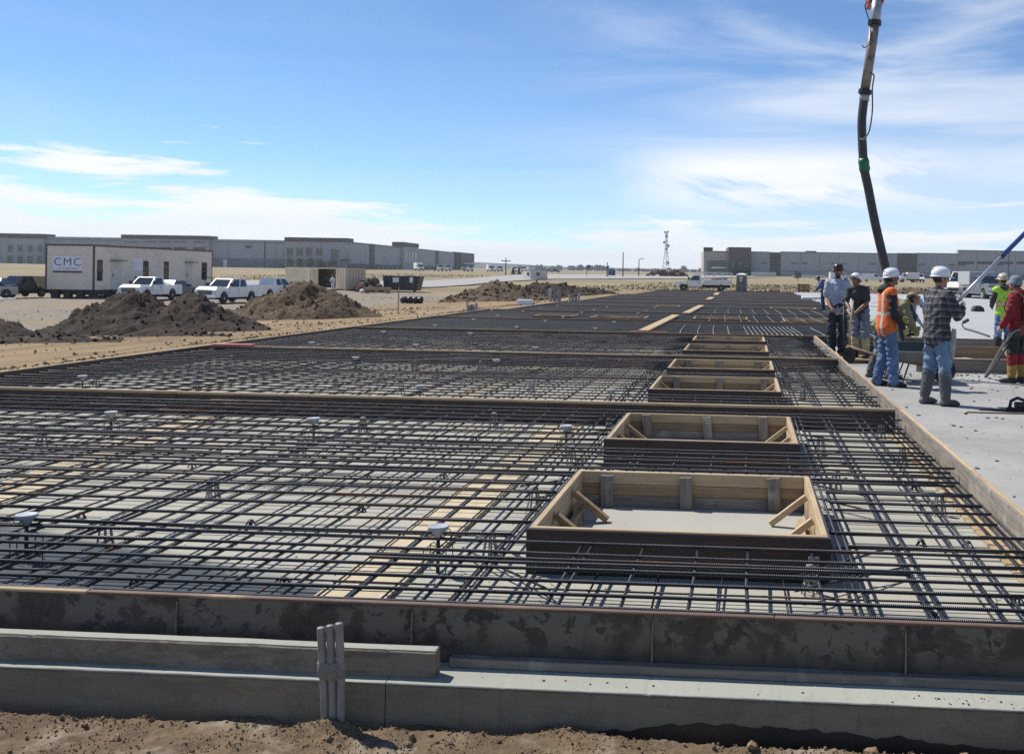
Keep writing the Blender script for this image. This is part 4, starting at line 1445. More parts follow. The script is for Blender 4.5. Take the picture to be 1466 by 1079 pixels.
def grass_tufts():
    """dry grass standing in the field beyond the site"""
    rnd = random.Random(4)
    b = MB()
    for k in range(11000):
        if rnd.random() < 0.8:
            x, y = rnd.uniform(-46, 60), 101 + 95 * rnd.random() ** 1.15
            if x < -30 + 0.15 * (y - 101) and y < 200:
                continue
        else:
            x, y = rnd.uniform(-95, -40), rnd.uniform(150, 260)
            if x > -62:
                continue
        z = ground_z(x, y) - 0.03
        s = rnd.uniform(0.08, 0.24) * (1 if rnd.random() < 0.95 else 1.6)
        for q in range(3):
            a = rnd.uniform(0, PI)
            c, sn = math.cos(a) * s * 0.7, math.sin(a) * s * 0.7
            t = rnd.uniform(-.3, .3) * s
            b.add([(x - c, y - sn, z), (x + c, y + sn, z), (x + t, y + t * .5, z + s)], [(0, 1, 2)])
    pm('straw', (0.40, 0.33, 0.20), (0.30, 0.245, 0.15), 0.4, 0.95)
    tag(b.build('dry_grass', 'straw', fix=False), kind='stuff')


grass_tufts()


def pile(label, bumps, box, mat, clod, res=0.09, clods=500, seed=0, name='dirt_pile', rough=1.0, csize=(0.015, 0.07)):
    """heap of dug soil: bumps = [(x, y, rx, ry, h)]"""
    x0, x1, y0, y1 = box
    rnd = random.Random(seed)
    nx, ny = int((x1 - x0) / res), int((y1 - y0) / res)

    def hz(x, y):
        h = -0.3
        for (bx, by, rx, ry, bh) in bumps:
            d = math.hypot((x - bx) / rx, (y - by) / ry)
            d += 0.13 * fbm(x * 0.8 + seed, y * 0.8, 1.0, 3)
            p = bh * (1.0 - d) if d > 0.22 else bh * (0.78 - 0.0 + (0.22 - d) * 0.45)
            h = max(h, p)
        if h > -0.29:
            n = fbm(x * 1.1, y * 1.1, seed, 5) * 0.20 + abs(fbm(x * 3.3, y * 3.3, seed + 5, 3)) * 0.24
            n += abs(fbm(x * 7.5, y * 7.5, seed + 9, 2)) * 0.10
            h += (n - 0.11) * rough * min(1.0, 0.35 + max(0, h))
        return h
    ox, oy = (x0 + x1) / 2, (y0 + y1) / 2
    g0 = ground_z(ox, oy)
    t = thing(name, label, 'dirt pile', (ox, oy, g0))
    vs = []
    for j in range(ny + 1):
        for i in range(nx + 1):
            x, y = x0 + i * res, y0 + j * res
            vs.append((x - ox, y - oy, hz(x, y) + ground_z(x, y) - g0))
    b = MB()
    b.add(vs, [(j * (nx + 1) + i, j * (nx + 1) + i + 1, (j + 1) * (nx + 1) + i + 1, (j + 1) * (nx + 1) + i) for j in range(ny) for i in range(nx)])
    b.build('heap', mat, t, smooth=True, fix=False)
    c = MB()
    k = 0
    tries = 0
    clods = int(clods * 0.5)
    while k < clods and tries < clods * 6:
        tries += 1
        x, y = rnd.uniform(x0, x1), rnd.uniform(y0, y1)
        h = hz(x, y)
        if h < -0.05:
            continue
        s = csize[0] + (csize[1] - csize[0]) * rnd.random() ** 3
        add_lump(c, (x - ox, y - oy, h + ground_z(x, y) - g0 + s * 0.1), s, Euler((rnd.uniform(0, 6), rnd.uniform(0, 6), rnd.uniform(0, 6))).to_matrix(), rnd, 0.8)
        k += 1
    o = c.build('clods', [mat], t, fix=False)
    o['kind'] = 'stuff'
    return t


pile('wide twin peaked dark heap of soil at the left, before the white pickups', [(-19.7, 31.6, 2.6, 2.6, 1.40), (-17.9, 32.0, 2.2, 2.2, 1.25), (-21.0, 31.0, 1.7, 1.7, 0.50), (-16.6, 31.6, 1.7, 1.5, 0.60)],
     (-23.6, -13.2, 28.6, 35.4), 'pile_black', 'clod_black', seed=1, clods=900)
pile('dark heap of soil cut off by the left edge of the picture', [(-24.2, 29.6, 2.7, 2.2, 1.35), (-23.0, 28.6, 1.6, 1.0, 0.30)], (-28.5, -19.6, 26.6, 32.6), 'pile_black', 'clod_black', seed=2, clods=500)
pile('low lumpy berm of dark soil along the left of the rebar, before the dark heaps', [(-19.0, 26.2, 2.6, 0.8, 0.22), (-21.9, 25.4, 2.2, 0.9, 0.26), (-16.4, 28.2, 1.9, 0.7, 0.24)],
     (-24.5, -12.0, 23.6, 31.8), 'pile_black', 'clod_brown', seed=3, clods=700, name='dirt_berm', csize=(0.03, 0.09))
pile('tall brown cone of soil in front of the beige container', [(-18.6, 42.0, 3.1, 3.0, 1.74), (-17.3, 42.2, 1.9, 2.0, 0.85), (-20.2, 42.0, 2.3, 2.0, 0.9)], (-22.6, -14.2, 38.4, 45.6), 'pile_brown', 'clod_brown', seed=4, clods=1200)
pile('low brown heap left of the tall cone, below the parked pickups', [(-23.4, 44.2, 2.4, 1.3, 0.5)], (-26.4, -20.6, 42.6, 46.2), 'pile_brown', 'clod_brown', seed=8, clods=250)
pile('broad brown heap of soil in the middle, before the small white trailer', [(-17.3, 71.5, 3.8, 3.4, 1.48), (-15.9, 71.2, 3.0, 2.6, 1.1), (-19.0, 71.4, 2.6, 2.0, 0.9)], (-22.0, -12.2, 67.4, 75.6), 'pile_brown', 'clod_brown', seed=5, clods=900, res=0.2, csize=(0.05, 0.17))
pile('darker brown heap behind the broad middle heap, tailing off to the right', [(-14.2, 77.0, 3.2, 2.6, 1.40), (-12.6, 77.2, 3.0, 2.2, 0.75), (-15.8, 77.2, 2.4, 2.0, 1.42)], (-18.8, -9.2, 73.8, 80.2), 'pile_black', 'clod_black', seed=6, clods=500, res=0.2, csize=(0.05, 0.17))
pile('small heap of red brown soil beyond the far slab behind the bending worker', [(19.8, 122.0, 5.0, 2.4, 1.0), (16.0, 122.0, 3.0, 2.0, 0.5)], (12.0, 26.0, 119.0, 125.0), 'pile_brown', 'clod_brown', seed=9, clods=200, res=0.35, csize=(0.08, 0.22))

def loose_soil():
    """crumbs and clods lying over the dirt strip beside the slab and in the yard"""
    rnd = random.Random(21)
    c = MB()
    for k in range(9000):
        if rnd.random() < 0.7:
            x, y = -10.2 - 9.0 * rnd.random() ** 1.3, 12 + 42 * rnd.random() ** 1.2
        else:
            x, y = rnd.uniform(-45, -12), rnd.uniform(34, 100)
        if fbm(x * 0.5, y * 0.25, 7.0, 3) < 0.0:
            continue
        s = (0.008 + 0.03 * rnd.random() ** 4) * (0.8 + y / 60)
        add_lump(c, (x, y, ground_z(x, y) + 0.02), s, Euler((rnd.uniform(0, 6), rnd.uniform(0, 6), 0)).to_matrix(), rnd, 0.7)
    tag(c.build('loose_soil', 'clod_tan', fix=False), kind='stuff')


loose_soil()

for (px, py, w, d, rz, lab) in [(-21.3, 33.0, 1.2, 0.5, 0.1, 'white board lying on the dirt between the two dark heaps'), ]:
    o = MB().cbox(-w / 2, w / 2, -d / 2, d / 2, 0, 0.05, 0.01).build('white_board', 'white_matt', loc=(px - 2.0, py + 1.6, ground_z(px - 2, py + 1.6) + 0.25), rot=(0.12, 0, rz))
    tag(o, lab, 'board')
for xc, zc, lab in [(-51.0, 77.0, 'long white board on the ground before the parked dark car'), (-50.2, 74.4, 'second white board on the ground left of the trailer, nearer one')]:
    o = MB().cbox(-1.2, 1.2, -0.25, 0.25, 0, 0.08, 0.01).build('white_board', 'white_matt', loc=CG(xc, zc, 0.05), rot=(0, 0, 0.2))
    tag(o, lab, 'board')


# ------------------------------------------------------------------ helpers for walls
def pane_on(parent, name, mat, x0, x1, z0, z1, face=0.0, depth=0.12, axis='y', frame=None, fw=0.12):
    """window set in a facade facing -y (or +x): a dark glass box slightly proud with a frame round it as sub-part"""
    b = MB()
    if axis == 'y':
        b.box(x0, x1, face - depth, face + 0.3, z0, z1)
    else:
        b.box(face - 0.3, face + depth, x0, x1, z0, z1)
    w = b.build(name, mat, parent)
    if frame:
        f = MB()
        e = depth + 0.06
        bars = [(x0 - fw, x1 + fw, z1, z1 + fw), (x0 - fw, x1 + fw, z0 - fw, z0), (x0 - fw, x0, z0, z1), (x1, x1 + fw, z0, z1), ((x0 + x1) / 2 - 0.04, (x0 + x1) / 2 + 0.04, z0, z1)]
        for (a, c, d, g) in bars:
            if axis == 'y':
                f.box(a, c, face - e, face + 0.1, d, g)
            else:
                f.box(face - 0.1, face + e, a, c, d, g)
        f.build('frame', frame, w)
    return w


# ------------------------------------------------------------------ left warehouse, 411 m away
def left_building():
    D = 411.0
    x, y = C(0, D)
    t = thing('warehouse', 'long pale grey warehouse behind the site trailer with dark parapets on its entrances', 'warehouse', (x, y, 0), PSI)
    k = D / 1466.0
    X = lambda px: (px - 968) * k
    Z = lambda px, py: 1.7 - (py - (393.4 + (px - 968) * 0.016)) * k
    B = -0.5
    # front wall in tilt-up panels with recessed joints
    edges = [-392, -371, -350, -329, -308] + [X(p) for p in (-60, -40, 0)][:0]
    xs = [-420]
    while xs[-1] < X(499) - 12:
        xs.append(xs[-1] + 9.6)
    xs[-1] = X(499)
    for a, c in zip(xs[:-1], xs[1:]):
        MB().box(a + 0.05, c - 0.05, 0, 2, B, 13.0).build('wall_panel', 'wall_light', t)
    MB().box(-420, X(499) - 0.1, 0.4, 250, B, 12.9).build('roof_block', 'wall_grey', t)
    # dark base band
    MB().box(X(301), X(409), -0.25, 0.5, B, Z(350, 370)).build('base_band', 'wall_grey', t)
    MB().box(X(65), X(177), -0.25, 0.5, B, Z(120, 368)).build('base_band', 'wall_grey', t)
    MB().box(-420, X(499), -0.06, 0.5, Z(350, 347.5), Z(350, 346.5)).build('reveal', 'wall_grey', t)
    # entrance blocks
    for (p0, p1, pt, cap, wl) in [(410, 498, 340.5, 6.0, 'wall_light'), (-22, 65, 334.5, 6.5, 'wall_light'), (177, 301, 337.0, 5.5, 'wall_light')]:
        zt = Z((p0 + p1) / 2, pt)
        MB().box(X(p0), X(p1), -1.6, 0.6, B, zt - cap * k).build('entrance_wall', wl, t)
        MB().box(X(p0) - 0.25, X(p1) + 0.25, -1.95, 6, zt - cap * k + 0.02, zt).build('parapet', 'wall_brown', t)
    for i, p in enumerate((412, 426, 440, 454)):
        for (q0, q1) in ((355, 366.5), (370.5, 383)):
            pane_on(t, 'window', 'glass_teal' if i < 2 else 'glass_dark', X(p), X(p + 9), Z(p, q1), Z(p, q0), -1.6, 0.1, frame='wall_cream', fw=0.3)
    pane_on(t, 'tall_window', 'glass_teal', X(475), X(486), Z(480, 381), Z(480, 357), -1.6, 0.1, frame='wall_cream', fw=0.3)
    MB().box(X(494), X(505), -6, -1.7, Z(500, 373.5), Z(500, 372.0)).build('entry_canopy', 'wall_dark', t)
    for p in (495, 504.3):
        MB().box(X(p), X(p) + 0.3, -6, -5.7, B, Z(500, 373.5)).build('canopy_post', 'wall_dark', t)
    for i, p in enumerate((14.5, 29, 43, 57)):
        for (q0, q1) in ((351, 361), (366, 379)):
            pane_on(t, 'window', 'glass_dark' if i < 2 else 'glass_teal', X(p), X(p + 7.5), Z(p, q1), Z(p, q0), -1.6, 0.1, frame='wall_cream', fw=0.3)
    pane_on(t, 'window', 'glass_teal', X(-14), X(3), Z(0, 368), Z(0, 351), -1.6, 0.1, frame='wall_cream', fw=0.3)
    for p0, p1 in ((181, 200), (208, 226), (230, 247), (252, 269), (279, 296)):
        MB().box(X(p0), X(p1), -1.75, -1.5, Z(p0, 347.6), Z(p0, 345.4)).build('vent_slot', 'wall_grey', t)
        MB().box(X(p0), X(p1), -1.75, -1.5, Z(p0, 358.5), Z(p0, 354)).build('vent_slot', 'wall_brown', t)
    MB().box(X(351), X(359), -0.2, 0.1, Z(355, 355), Z(355, 352)).build('vent_slot', 'wall_brown', t)
    MB().box(X(378.5), X(379.2), -0.3, 0.1, B, 12.5).build('downpipe', 'wall_dark', t)
    MB().box(X(320), X(325), -0.35, -0.2, B, Z(322, 371.5)).build('door', 'white_matt', t)
    # the receding east side
    xe = X(499)
    depth = lambda px: xe * 1466.0 / (px - 968) - D
    yy = 0.0
    end = depth(676)
    n = 24
    for i in range(n):
        a, c = end * i / n, end * (i + 1) / n
        MB().box(xe - 2, xe, a + 0.06, c - 0.06, B, 12.6).build('side_panel', 'wall_light', t)
    MB().box(xe - 0.3, xe + 0.2, 0.1, end - 0.1, B, 4.1).build('base_band', 'wall_brown', t)
    MB().box(xe - 0.5, xe + 0.12, 0.1, end - 0.1, 12.3, 12.75).build('coping', 'wall_grey', t)
    for (p0, p1, h, m) in ((528.7, 534.7, 12.9, 'wall_brown'), (623, 627, 12.9, 'wall_brown'), (650, 657, 13.2, 'wall_dark')):
        MB().box(xe - 1, xe + 0.45, depth(p0), depth(p1), B, h).build('pilaster', m, t)
    MB().box(xe - 1, xe + 1.4, depth(573), depth(594), B, 13.2).build('entrance_wall', 'wall_light', t)
    MB().box(xe - 4, xe + 1.7, depth(572.6), depth(594.4), 13.22, 15.2).build('parapet', 'wall_brown', t)
    for p in (576, 580.5, 585, 589.5):
        a, c = depth(p), depth(p + 2.6)
        pane_on(t, 'window', 'glass_teal', a, c, 5.0, 10.5, xe + 1.4, 0.1, axis='x', frame='wall_cream', fw=0.5)
    MB().box(xe - 1, xe + 1.0, depth(657.2), end + 1, 4.5, 13.2).build('office_front', 'wall_brown', t)
    MB().box(xe - 1, xe + 0.8, depth(657.2), end + 1, B, 4.45).build('glass_front', 'glass_teal', t)
    MB().box(xe + 0.8, xe + 7, depth(662), depth(671), 6.0, 7.2).build('canopy', 'white_matt', t)
    for i in range(14):
        a = depth(536) + 3 + i * (depth(623) - depth(536) - 10) / 14
        MB().box(xe, xe + 0.35, a, a + 3.2, B, 3.4).build('dock_door', 'wall_grey', t)


left_building()


def right_building():
    D = 424.0
    x, y = C(0, D)
    t = thing('warehouse', 'long grey warehouse on the right with a dark brown entrance tower', 'warehouse', (x, y, 0), PSI)
    k = D / 1466.0
    X = lambda px: (px - 968) * k
    Z = lambda px, py: 1.7 - (py - (393.4 + (px - 968) * 0.016)) * k
    B = 0.2
    segs = [(1042, 1102, 360.0, 'wall_light'), (1117, 1285, 361.5, 'wall_light'), (1312, 1371, 362.5, 'wall_light'), (1371, 1700, 358.6, 'wall_light')]
    for (p0, p1, pt, m) in segs:
        zt = Z((p0 + min(p1, 1466)) / 2, pt)
        n = max(1, round((p1 - p0) / 28))
        for i in range(n):
            a, c = X(p0 + (p1 - p0) * i / n), X(p0 + (p1 - p0) * (i + 1) / n)
            MB().box(a + 0.05, c - 0.05, 0, 3, B, zt).build('wall_panel', m, t)
        MB().box(X(p0), X(p1), -0.08, 0.4, zt - 0.35, zt + 0.02).build('coping', 'wall_grey', t)
    MB().box(X(1042), X(1700), 1, 140, B, 11.4).build('roof_block', 'wall_grey', t)
    # brown panels
    MB().box(X(1102), X(1117), -0.12, 3, B, Z(1110, 361.2)).build('brown_panel', 'wall_brown', t)
    MB().box(X(1285), X(1312), -0.5, 3, B, Z(1298, 362.4)).build('brown_panel', 'wall_brown', t)
    for q in (371, 380, 389):
        MB().box(X(1102.2), X(1116.8), -0.2, 0, Z(1110, q), Z(1110, q - 0.8)).build('reveal', 'wall_dark', t)
    # office corner and the tower
    MB().box(X(1007), X(1042), 0, 40, B, Z(1025, 359.5)).build('office_wall', 'wall_cream', t)
    MB().box(X(1007), X(1020), -0.5, 6, Z(1013, 358.6), Z(1013, 354.2)).build('roof_screen', 'wall_dark', t)
    MB().box(X(1006.5), X(1042), -0.3, 0.6, Z(1025, 360.6), Z(1025, 359.3)).build('coping', 'wall_grey', t)
    MB().box(X(1042), X(1074.5), -2.2, 20, B, Z(1058, 354.2)).build('entrance_tower', 'wall_brown', t)
    w = pane_on(t, 'window', 'glass_teal', X(1019), X(1039), Z(1029, 381.4), Z(1029, 373.8), 0, 0.12, frame='wall_dark', fw=0.15)
    MB().box(X(1018.6), X(1039.4), -0.25, -0.02, Z(1029, 384.4), Z(1029, 382)).build('sill_band', 'white_matt', t)
    pane_on(t, 'window', 'glass_dark', X(1019), X(1039), Z(1029, 389.5), Z(1029, 385.5), 0, 0.12, frame='wall_dark', fw=0.15)
    MB().box(X(1012), X(1018), -0.3, 0.1, B, Z(1015, 373)).build('corner_pier', 'wall_grey', t)
    for p in (1046.5, 1056, 1065):
        pane_on(t, 'window', 'glass_teal', X(p), X(p + 5.5), Z(p, 383.5), Z(p, 374.5), -2.2, 0.1, frame='wall_dark', fw=0.12)
    MB().box(X(1044), X(1078), -8, -2.3, Z(1060, 388.2), Z(1060, 386.8)).build('entry_canopy', 'wall_dark', t)
    for p in (1045, 1060, 1076):
        MB().box(X(p), X(p) + 0.4, -8, -7.6, B, Z(1060, 388.2)).build('canopy_post', 'wall_dark', t)
    for p0, p1, q in ((1089, 1098, 375.6), (1133, 1142, 376.2), (1147, 1156, 376.2), (1189, 1198, 376.6), (1204, 1212, 376.7), (1245, 1254, 377), (1259, 1262, 377), (1315, 1325, 377.7), (1357, 1367, 378.2)):
        MB().box(X(p0), X(p1), -0.1, 0.1, Z(p0, q + 1.9), Z(p0, q)).build('slit_window', 'glass_dark', t)
    for p0, p1 in ((1371.5, 1394), (1399, 1424), (1425, 1450), (1455, 1490), (1500, 1530)):
        MB().box(X(p0), X(p1), -0.12, 0.1, Z(p0, 378), Z(p0, 374.2)).build('brown_strip', 'wall_brown', t)
    for p0, p1 in ((1371.5, 1381), (1427, 1436), (1480, 1490)):
        MB().box(X(p0), X(p1), -0.2, 0.1, Z(p0, 380.2), Z(p0, 378.2)).build('slit_window', 'glass_dark', t)
    MB().box(X(1117.2), X(1284.8), -0.06, 0.1, Z(1200, 389.6), Z(1200, 388.8)).build('reveal', 'wall_grey', t)
    MB().box(X(1312.2), X(1700), -0.14, 0.1, Z(1400, 392.8), Z(1400, 391.8)).build('reveal', 'wall_grey', t)
    for i in range(9):
        p = 1320 + i * 24
        MB().box(X(p), X(p + 9), -0.25, 0.1, B, Z(p, 394.6)).build('dock_door', 'wall_grey', t)
    MB().box(X(1157), X(1172), 8, 12, Z(1165, 361), Z(1165, 358.6)).build('roof_unit', 'wall_grey', t)
    # low pale walls in front of it
    for (p0, p1, q0, q1, dz, lab) in ((1076, 1111, 389.3, 402, 60, 'low white screen wall before the right warehouse, behind the portable toilet'), (1135, 1182, 393.6, 404, 80, 'low white screen wall before the right warehouse, left of the blue shirt worker')):
        kk = (D - dz) / 1466
        xw, yw = C(((p0 + p1) / 2 - 968) * kk, D - dz)
        h1 = 1.7 - (q0 - (393.4 + (p0 - 968) * 0.016)) * kk
        o = MB().box(-(p1 - p0) / 2 * kk, (p1 - p0) / 2 * kk, -0.2, 0.2, -0.6, h1).build('screen_wall', 'white_siding', loc=(xw, yw, 0), rot=(0, 0, PSI))
        tag(o, lab, 'wall')


right_building()

# ------------------------------------------------------------------ far tree line, ridge and hills
def far_wood():
    rnd = random.Random(8)
    b = MB()
    n = 0
    x = -420.0
    while x < 560:
        zc = rnd.uniform(1480, 1620)
        xc = x
        if -250 < x < 560:
            gx, gy = C(xc, zc)
            gz = ground_z(gx, gy) - 1.5
            h = rnd.uniform(7.0, 12.5) * (0.8 + 0.35 * fbm(x * 0.01, 1, 3))
            w = h * rnd.uniform(0.65, 1.0)
            for q in range(26):
                a, e = rnd.uniform(0, 2 * PI), rnd.uniform(-0.4, 1.0)
                c = Vector((gx + w * 0.75 * math.cos(a) * math.sqrt(max(0, 1 - e * e)), gy + w * 0.75 * math.sin(a), gz + h * 0.52 + e * h * 0.45))
                s = rnd.uniform(0.9, 2.0)
                d1 = Vector((rnd.gauss(0, 1), rnd.gauss(0, 1), rnd.gauss(0, 1))).normalized() * s
                d2 = Vector((rnd.gauss(0, 1), rnd.gauss(0, 1), rnd.gauss(0, 1))).normalized() * s
                b.add([c - d1, c + d2, c + d1, c - d2], [(0, 1, 2, 3)])
            b.ellipsoid((gx, gy, gz + h * 0.48), (w * 0.62, w * 0.5, h * 0.46), 7, 5)
        x += rnd.uniform(3.5, 9.0)
    tag(b.build('far_wood', 'wood_far', fix=False), kind='stuff')


far_wood()
b = MB()
vs = []
for i in range(81):
    x = -1500 + 45 * i
    X_, Y_ = C(x, 2600)
    h = 13 + 6 * fbm(i * 0.11, 2.0, 3.0, 4) + 9 * sstep(-200, -620, x)
    vs += [(X_, Y_, 0), (X_, Y_ + 30, h + 3.5), (X_, Y_ + 400, 0)]
fs = []
for i in range(80):
    for j in range(2):
        fs.append((i * 3 + j, (i + 1) * 3 + j, (i + 1) * 3 + j + 1, i * 3 + j + 1))
b.add(vs, fs)
tag(b.build('hills', 'wood_far', smooth=True), kind='structure')

# ------------------------------------------------------------------ trees and bushes
def leafy(name, label, cat, xc, zc, h, w, kind='bush', seed=0, n=260):
    rnd = random.Random(seed)
    t = thing(name, label, cat, CG(xc, zc))
    tr = MB()
    tr.tube([(0, 0, -0.1), (0.02 * h, 0, h * 0.35), (0, 0.02 * h, h * (0.9 if kind == 'pine' else 0.6))], [0.05 * w + 0.03, 0.035 * w, 0.012 * w], 7)
    if kind != 'pine':
        for i in range(5):
            a = rnd.uniform(0, 6.28)
            tr.tube([(0.01 * h, 0, h * 0.25), (math.cos(a) * w * 0.2, math.sin(a) * w * 0.2, h * 0.5), (math.cos(a) * w * 0.36, math.sin(a) * w * 0.36, h * 0.75)], [0.025 * w, 0.018 * w, 0.008 * w], 5)
    tr.build('trunk', 'bark', t)
    b = MB()
    for i in range(n):
        if kind == 'pine':
            z = rnd.random() ** 1.3
            r = (1 - z) * w * 0.5 * (0.55 + 0.45 * rnd.random()) * (0.8 + 0.25 * math.sin(z * 30))
            a = rnd.uniform(0, 6.28)
            c = Vector((r * math.cos(a), r * math.sin(a), h * (0.08 + 0.92 * z)))
            s = 0.09 * w + 0.05
        else:
            a, e = rnd.uniform(0, 6.28), rnd.uniform(-0.8, 1)
            q = rnd.random() ** 0.4
            c = Vector((w * 0.5 * q * math.cos(a) * math.sqrt(1 - e * e * 0.9), w * 0.5 * q * math.sin(a) * math.sqrt(1 - e * e * 0.9), h * 0.55 + e * q * h * 0.45))
            c += Vector((0.1 * w * fbm(c.x, c.y, seed), 0, 0))
            s = 0.075 * w + 0.04
        d1 = Vector((rnd.gauss(0, 1), rnd.gauss(0, 1), rnd.gauss(0, .7))).normalized() * s
        d2 = Vector((rnd.gauss(0, 1), rnd.gauss(0, 1), rnd.gauss(0, .7))).normalized() * s * 0.7
        b.add([c - d1, c + d2, c + d1, c - d2], [(0, 1, 2, 3)])
    b.build('crown', 'pine_leaf' if kind == 'pine' else 'bush_leaf', t, fix=False)
    return t


leafy('pine_tree', 'dark round evergreen beyond the road, left of the small white trailer, left one', 'tree', -46.3, 291, 2.0, 1.7, 'pine', 1)
leafy('pine_tree', 'dark evergreen beyond the road, close beside the small white trailer, right one', 'tree', -44.2, 288, 1.9, 1.6, 'pine', 2)
leafy('bush', 'dark green bush by the right warehouse, right of the portable toilet', 'bush', 30.6, 258, 2.6, 1.9, 'bush', 3)
leafy('bush', 'dark bush before the right warehouse, above the long silver pole, left one', 'bush', 74.5, 278, 2.6, 2.4, 'bush', 4)
leafy('bush', 'dark bush before the right warehouse, above the long silver pole, right one', 'bush', 79.0, 281, 2.2, 3.0, 'bush', 5)
leafy('bush', 'small brown bush before the right warehouse, left of the far box truck', 'bush', 66.5, 300, 1.8, 2.0, 'bush', 6)
leafy('bush', 'dark bush showing between the blue shirt and orange vest workers', 'bush', 45.6, 262, 2.6, 2.2, 'bush', 7)
for i, (px, zc, h) in enumerate([(415, 404, 4.6), (431, 404, 4.2), (446, 403, 4.4), (462, 404, 4.0), (106, 404, 3.5), (470, 402, 3.6)]):
    leafy('bush', 'bare bush at the left warehouse, %s' % ('at the left end of its entrance block', 'second from its entrance left edge', 'under the left dark window', 'under the rightmost dark window', 'just left of the site trailer sign', 'beside the tall window')[i], 'bush', (px - 968) * zc / 1466, zc, h, 3.4, 'bush', 20 + i, 160)

# ------------------------------------------------------------------ lattice mast, poles, signs
def mast():
    x, y, z = CG(-9.0, 900)
    t = thing('lattice_mast', 'tall thin lattice radio mast on the horizon', 'radio mast', (x, y, z - 1))
    b = MB()
    H = 37.5
    hw = lambda q: 3.4 - 2.5 * min(1, q / (H * 0.62))
    legs = [(-1, -0.6), (1, -0.6), (0, 1.1)]
    lv = [H * i / 11 for i in range(12)]
    for (a, c) in legs:
        b.tube([(a * hw(q), c * hw(q), q) for q in lv], 0.19, 6)
    for i in range(11):
        for j in range(3):
            a, c = legs[j], legs[(j + 1) % 3]
            b.tube([(a[0] * hw(lv[i]), a[1] * hw(lv[i]), lv[i]), (c[0] * hw(lv[i + 1]), c[1] * hw(lv[i + 1]), lv[i + 1])], 0.085, 4)
            b.tube([(c[0] * hw(lv[i]), c[1] * hw(lv[i]), lv[i]), (a[0] * hw(lv[i + 1]), a[1] * hw(lv[i + 1]), lv[i + 1])], 0.085, 4)
    b.build('lattice', 'galvanised', t)
    for (dx, q, w) in ((-1.4, 36.5, 0.9), (1.5, 36.8, 0.9), (0.2, 33.0, 1.4), (-1.8, 27.5, 1.2), (1.6, 24.5, 1.5), (0.3, 21.5, 1.1), (1.7, 9.5, 1.4)):
        MB().lathe([(w, -0.35), (w * 0.9, 0.35)], 10, (dx, -1.2, q), 'y').build('dish', 'galvanised', t)
    MB().box(-4, 4, -2, 2, -1, 2.6).build('equipment_hut', 'wall_grey', t)


mast()


def pole(label, xc, zc, h, arm=None, wood=False, name='street_lamp', cat='lamp post'):
    t = thing(name, label, cat, CG(xc, zc))
    MB().tube([(0, 0, -0.2), (0, 0, h)], [0.17, 0.11], 8).build('post', 'bark' if wood else 'steel_dark', t)
    if arm:
        MB().tube([(0, 0, h - 0.1), (arm * 0.6, 0, h + 0.25), (arm, 0, h + 0.3)], 0.07, 6).build('arm', 'steel_dark', t)
        MB().box(arm - 0.45, arm + 0.45, -0.15, 0.15, h + 0.16, h + 0.36).build('lamp_head', 'galvanised', t)
    if wood:
        MB().box(-1.2, 1.2, -0.08, 0.08, h - 0.9, h - 0.7).build('crossarm', 'bark', t)
        for dx in (-1.0, 0, 1.0):
            MB().lathe([(0.06, h - 0.7), (0.08, h - 0.55), (0.03, h - 0.42)], 6, (dx, 0, 0)).build('insulator', 'galvanised', t)
    return t


pole('tall dark pole in the dry field left of the mast', -14.3, 275, 6.7, name='pole', cat='pole')
pole('shorter dark pole in the dry field, left of the tall dark pole', -18.2, 270, 3.9, name='pole', cat='pole')
pole('pale street lamp with one arm in the field right of the tall dark pole', -10.8, 296, 4.9, 0.9)
pole('wooden utility pole with crossarm beyond the road, left of the small trailer', -43.6, 262, 4.6, wood=True, name='utility_pole', cat='utility pole')
pole('dark lamp post at the right edge against the right warehouse', 112.0, 345, 10.0, name='street_lamp')
t = thing('site_sign', 'pair of blue grey sign panels on legs in the dry field', 'sign', CG(-18.0, 286))
MB().box(-1.0, -0.06, -0.05, 0.05, 0.3, 1.9).build('panel', 'c_blue_cloth', t)
MB().box(0.06, 1.0, -0.05, 0.05, 0.3, 1.9).build('panel', 'c_blue_cloth', t)
for x in (-0.95, 0, 0.95):
    MB().box(x - 0.04, x + 0.04, 0.06, 0.14, -0.2, 1.95).build('leg', 'steel_dark', t)
t = thing('marker_post', 'dark post with a small round sign in the field, left of the poles', 'sign post', CG(-24.0, 275))
MB().box(-0.07, 0.07, -0.07, 0.07, -0.2, 2.6).build('post', 'trim_brown', t)
MB().lathe([(0.45, -0.04), (0.45, 0.04)], 12, (0.5, 0, 2.7), 'y').build('sign_disc', 'brick_red', t)

t = thing('brick_heap', 'heap of red brown rubble in the green field left of the utility truck', 'rubble heap', CG(-2.5, 304))
rnd = random.Random(2)
b = MB()
for i in range(150):
    u = rnd.gauss(0, 1.0)
    if abs(u) > 2.2:
        continue
    add_lump(b, (u * 3.0, rnd.gauss(0, 0.6), 0.2 + 1.7 * math.exp(-((abs(u) - 0.8) ** 2) * 1.2) * rnd.random()), rnd.uniform(0.25, 0.6), Euler((rnd.uniform(0, 6), rnd.uniform(0, 6), 0)).to_matrix(), rnd)
o = b.build('rubble', 'brick_red', t, fix=False)
o['kind'] = 'stuff'

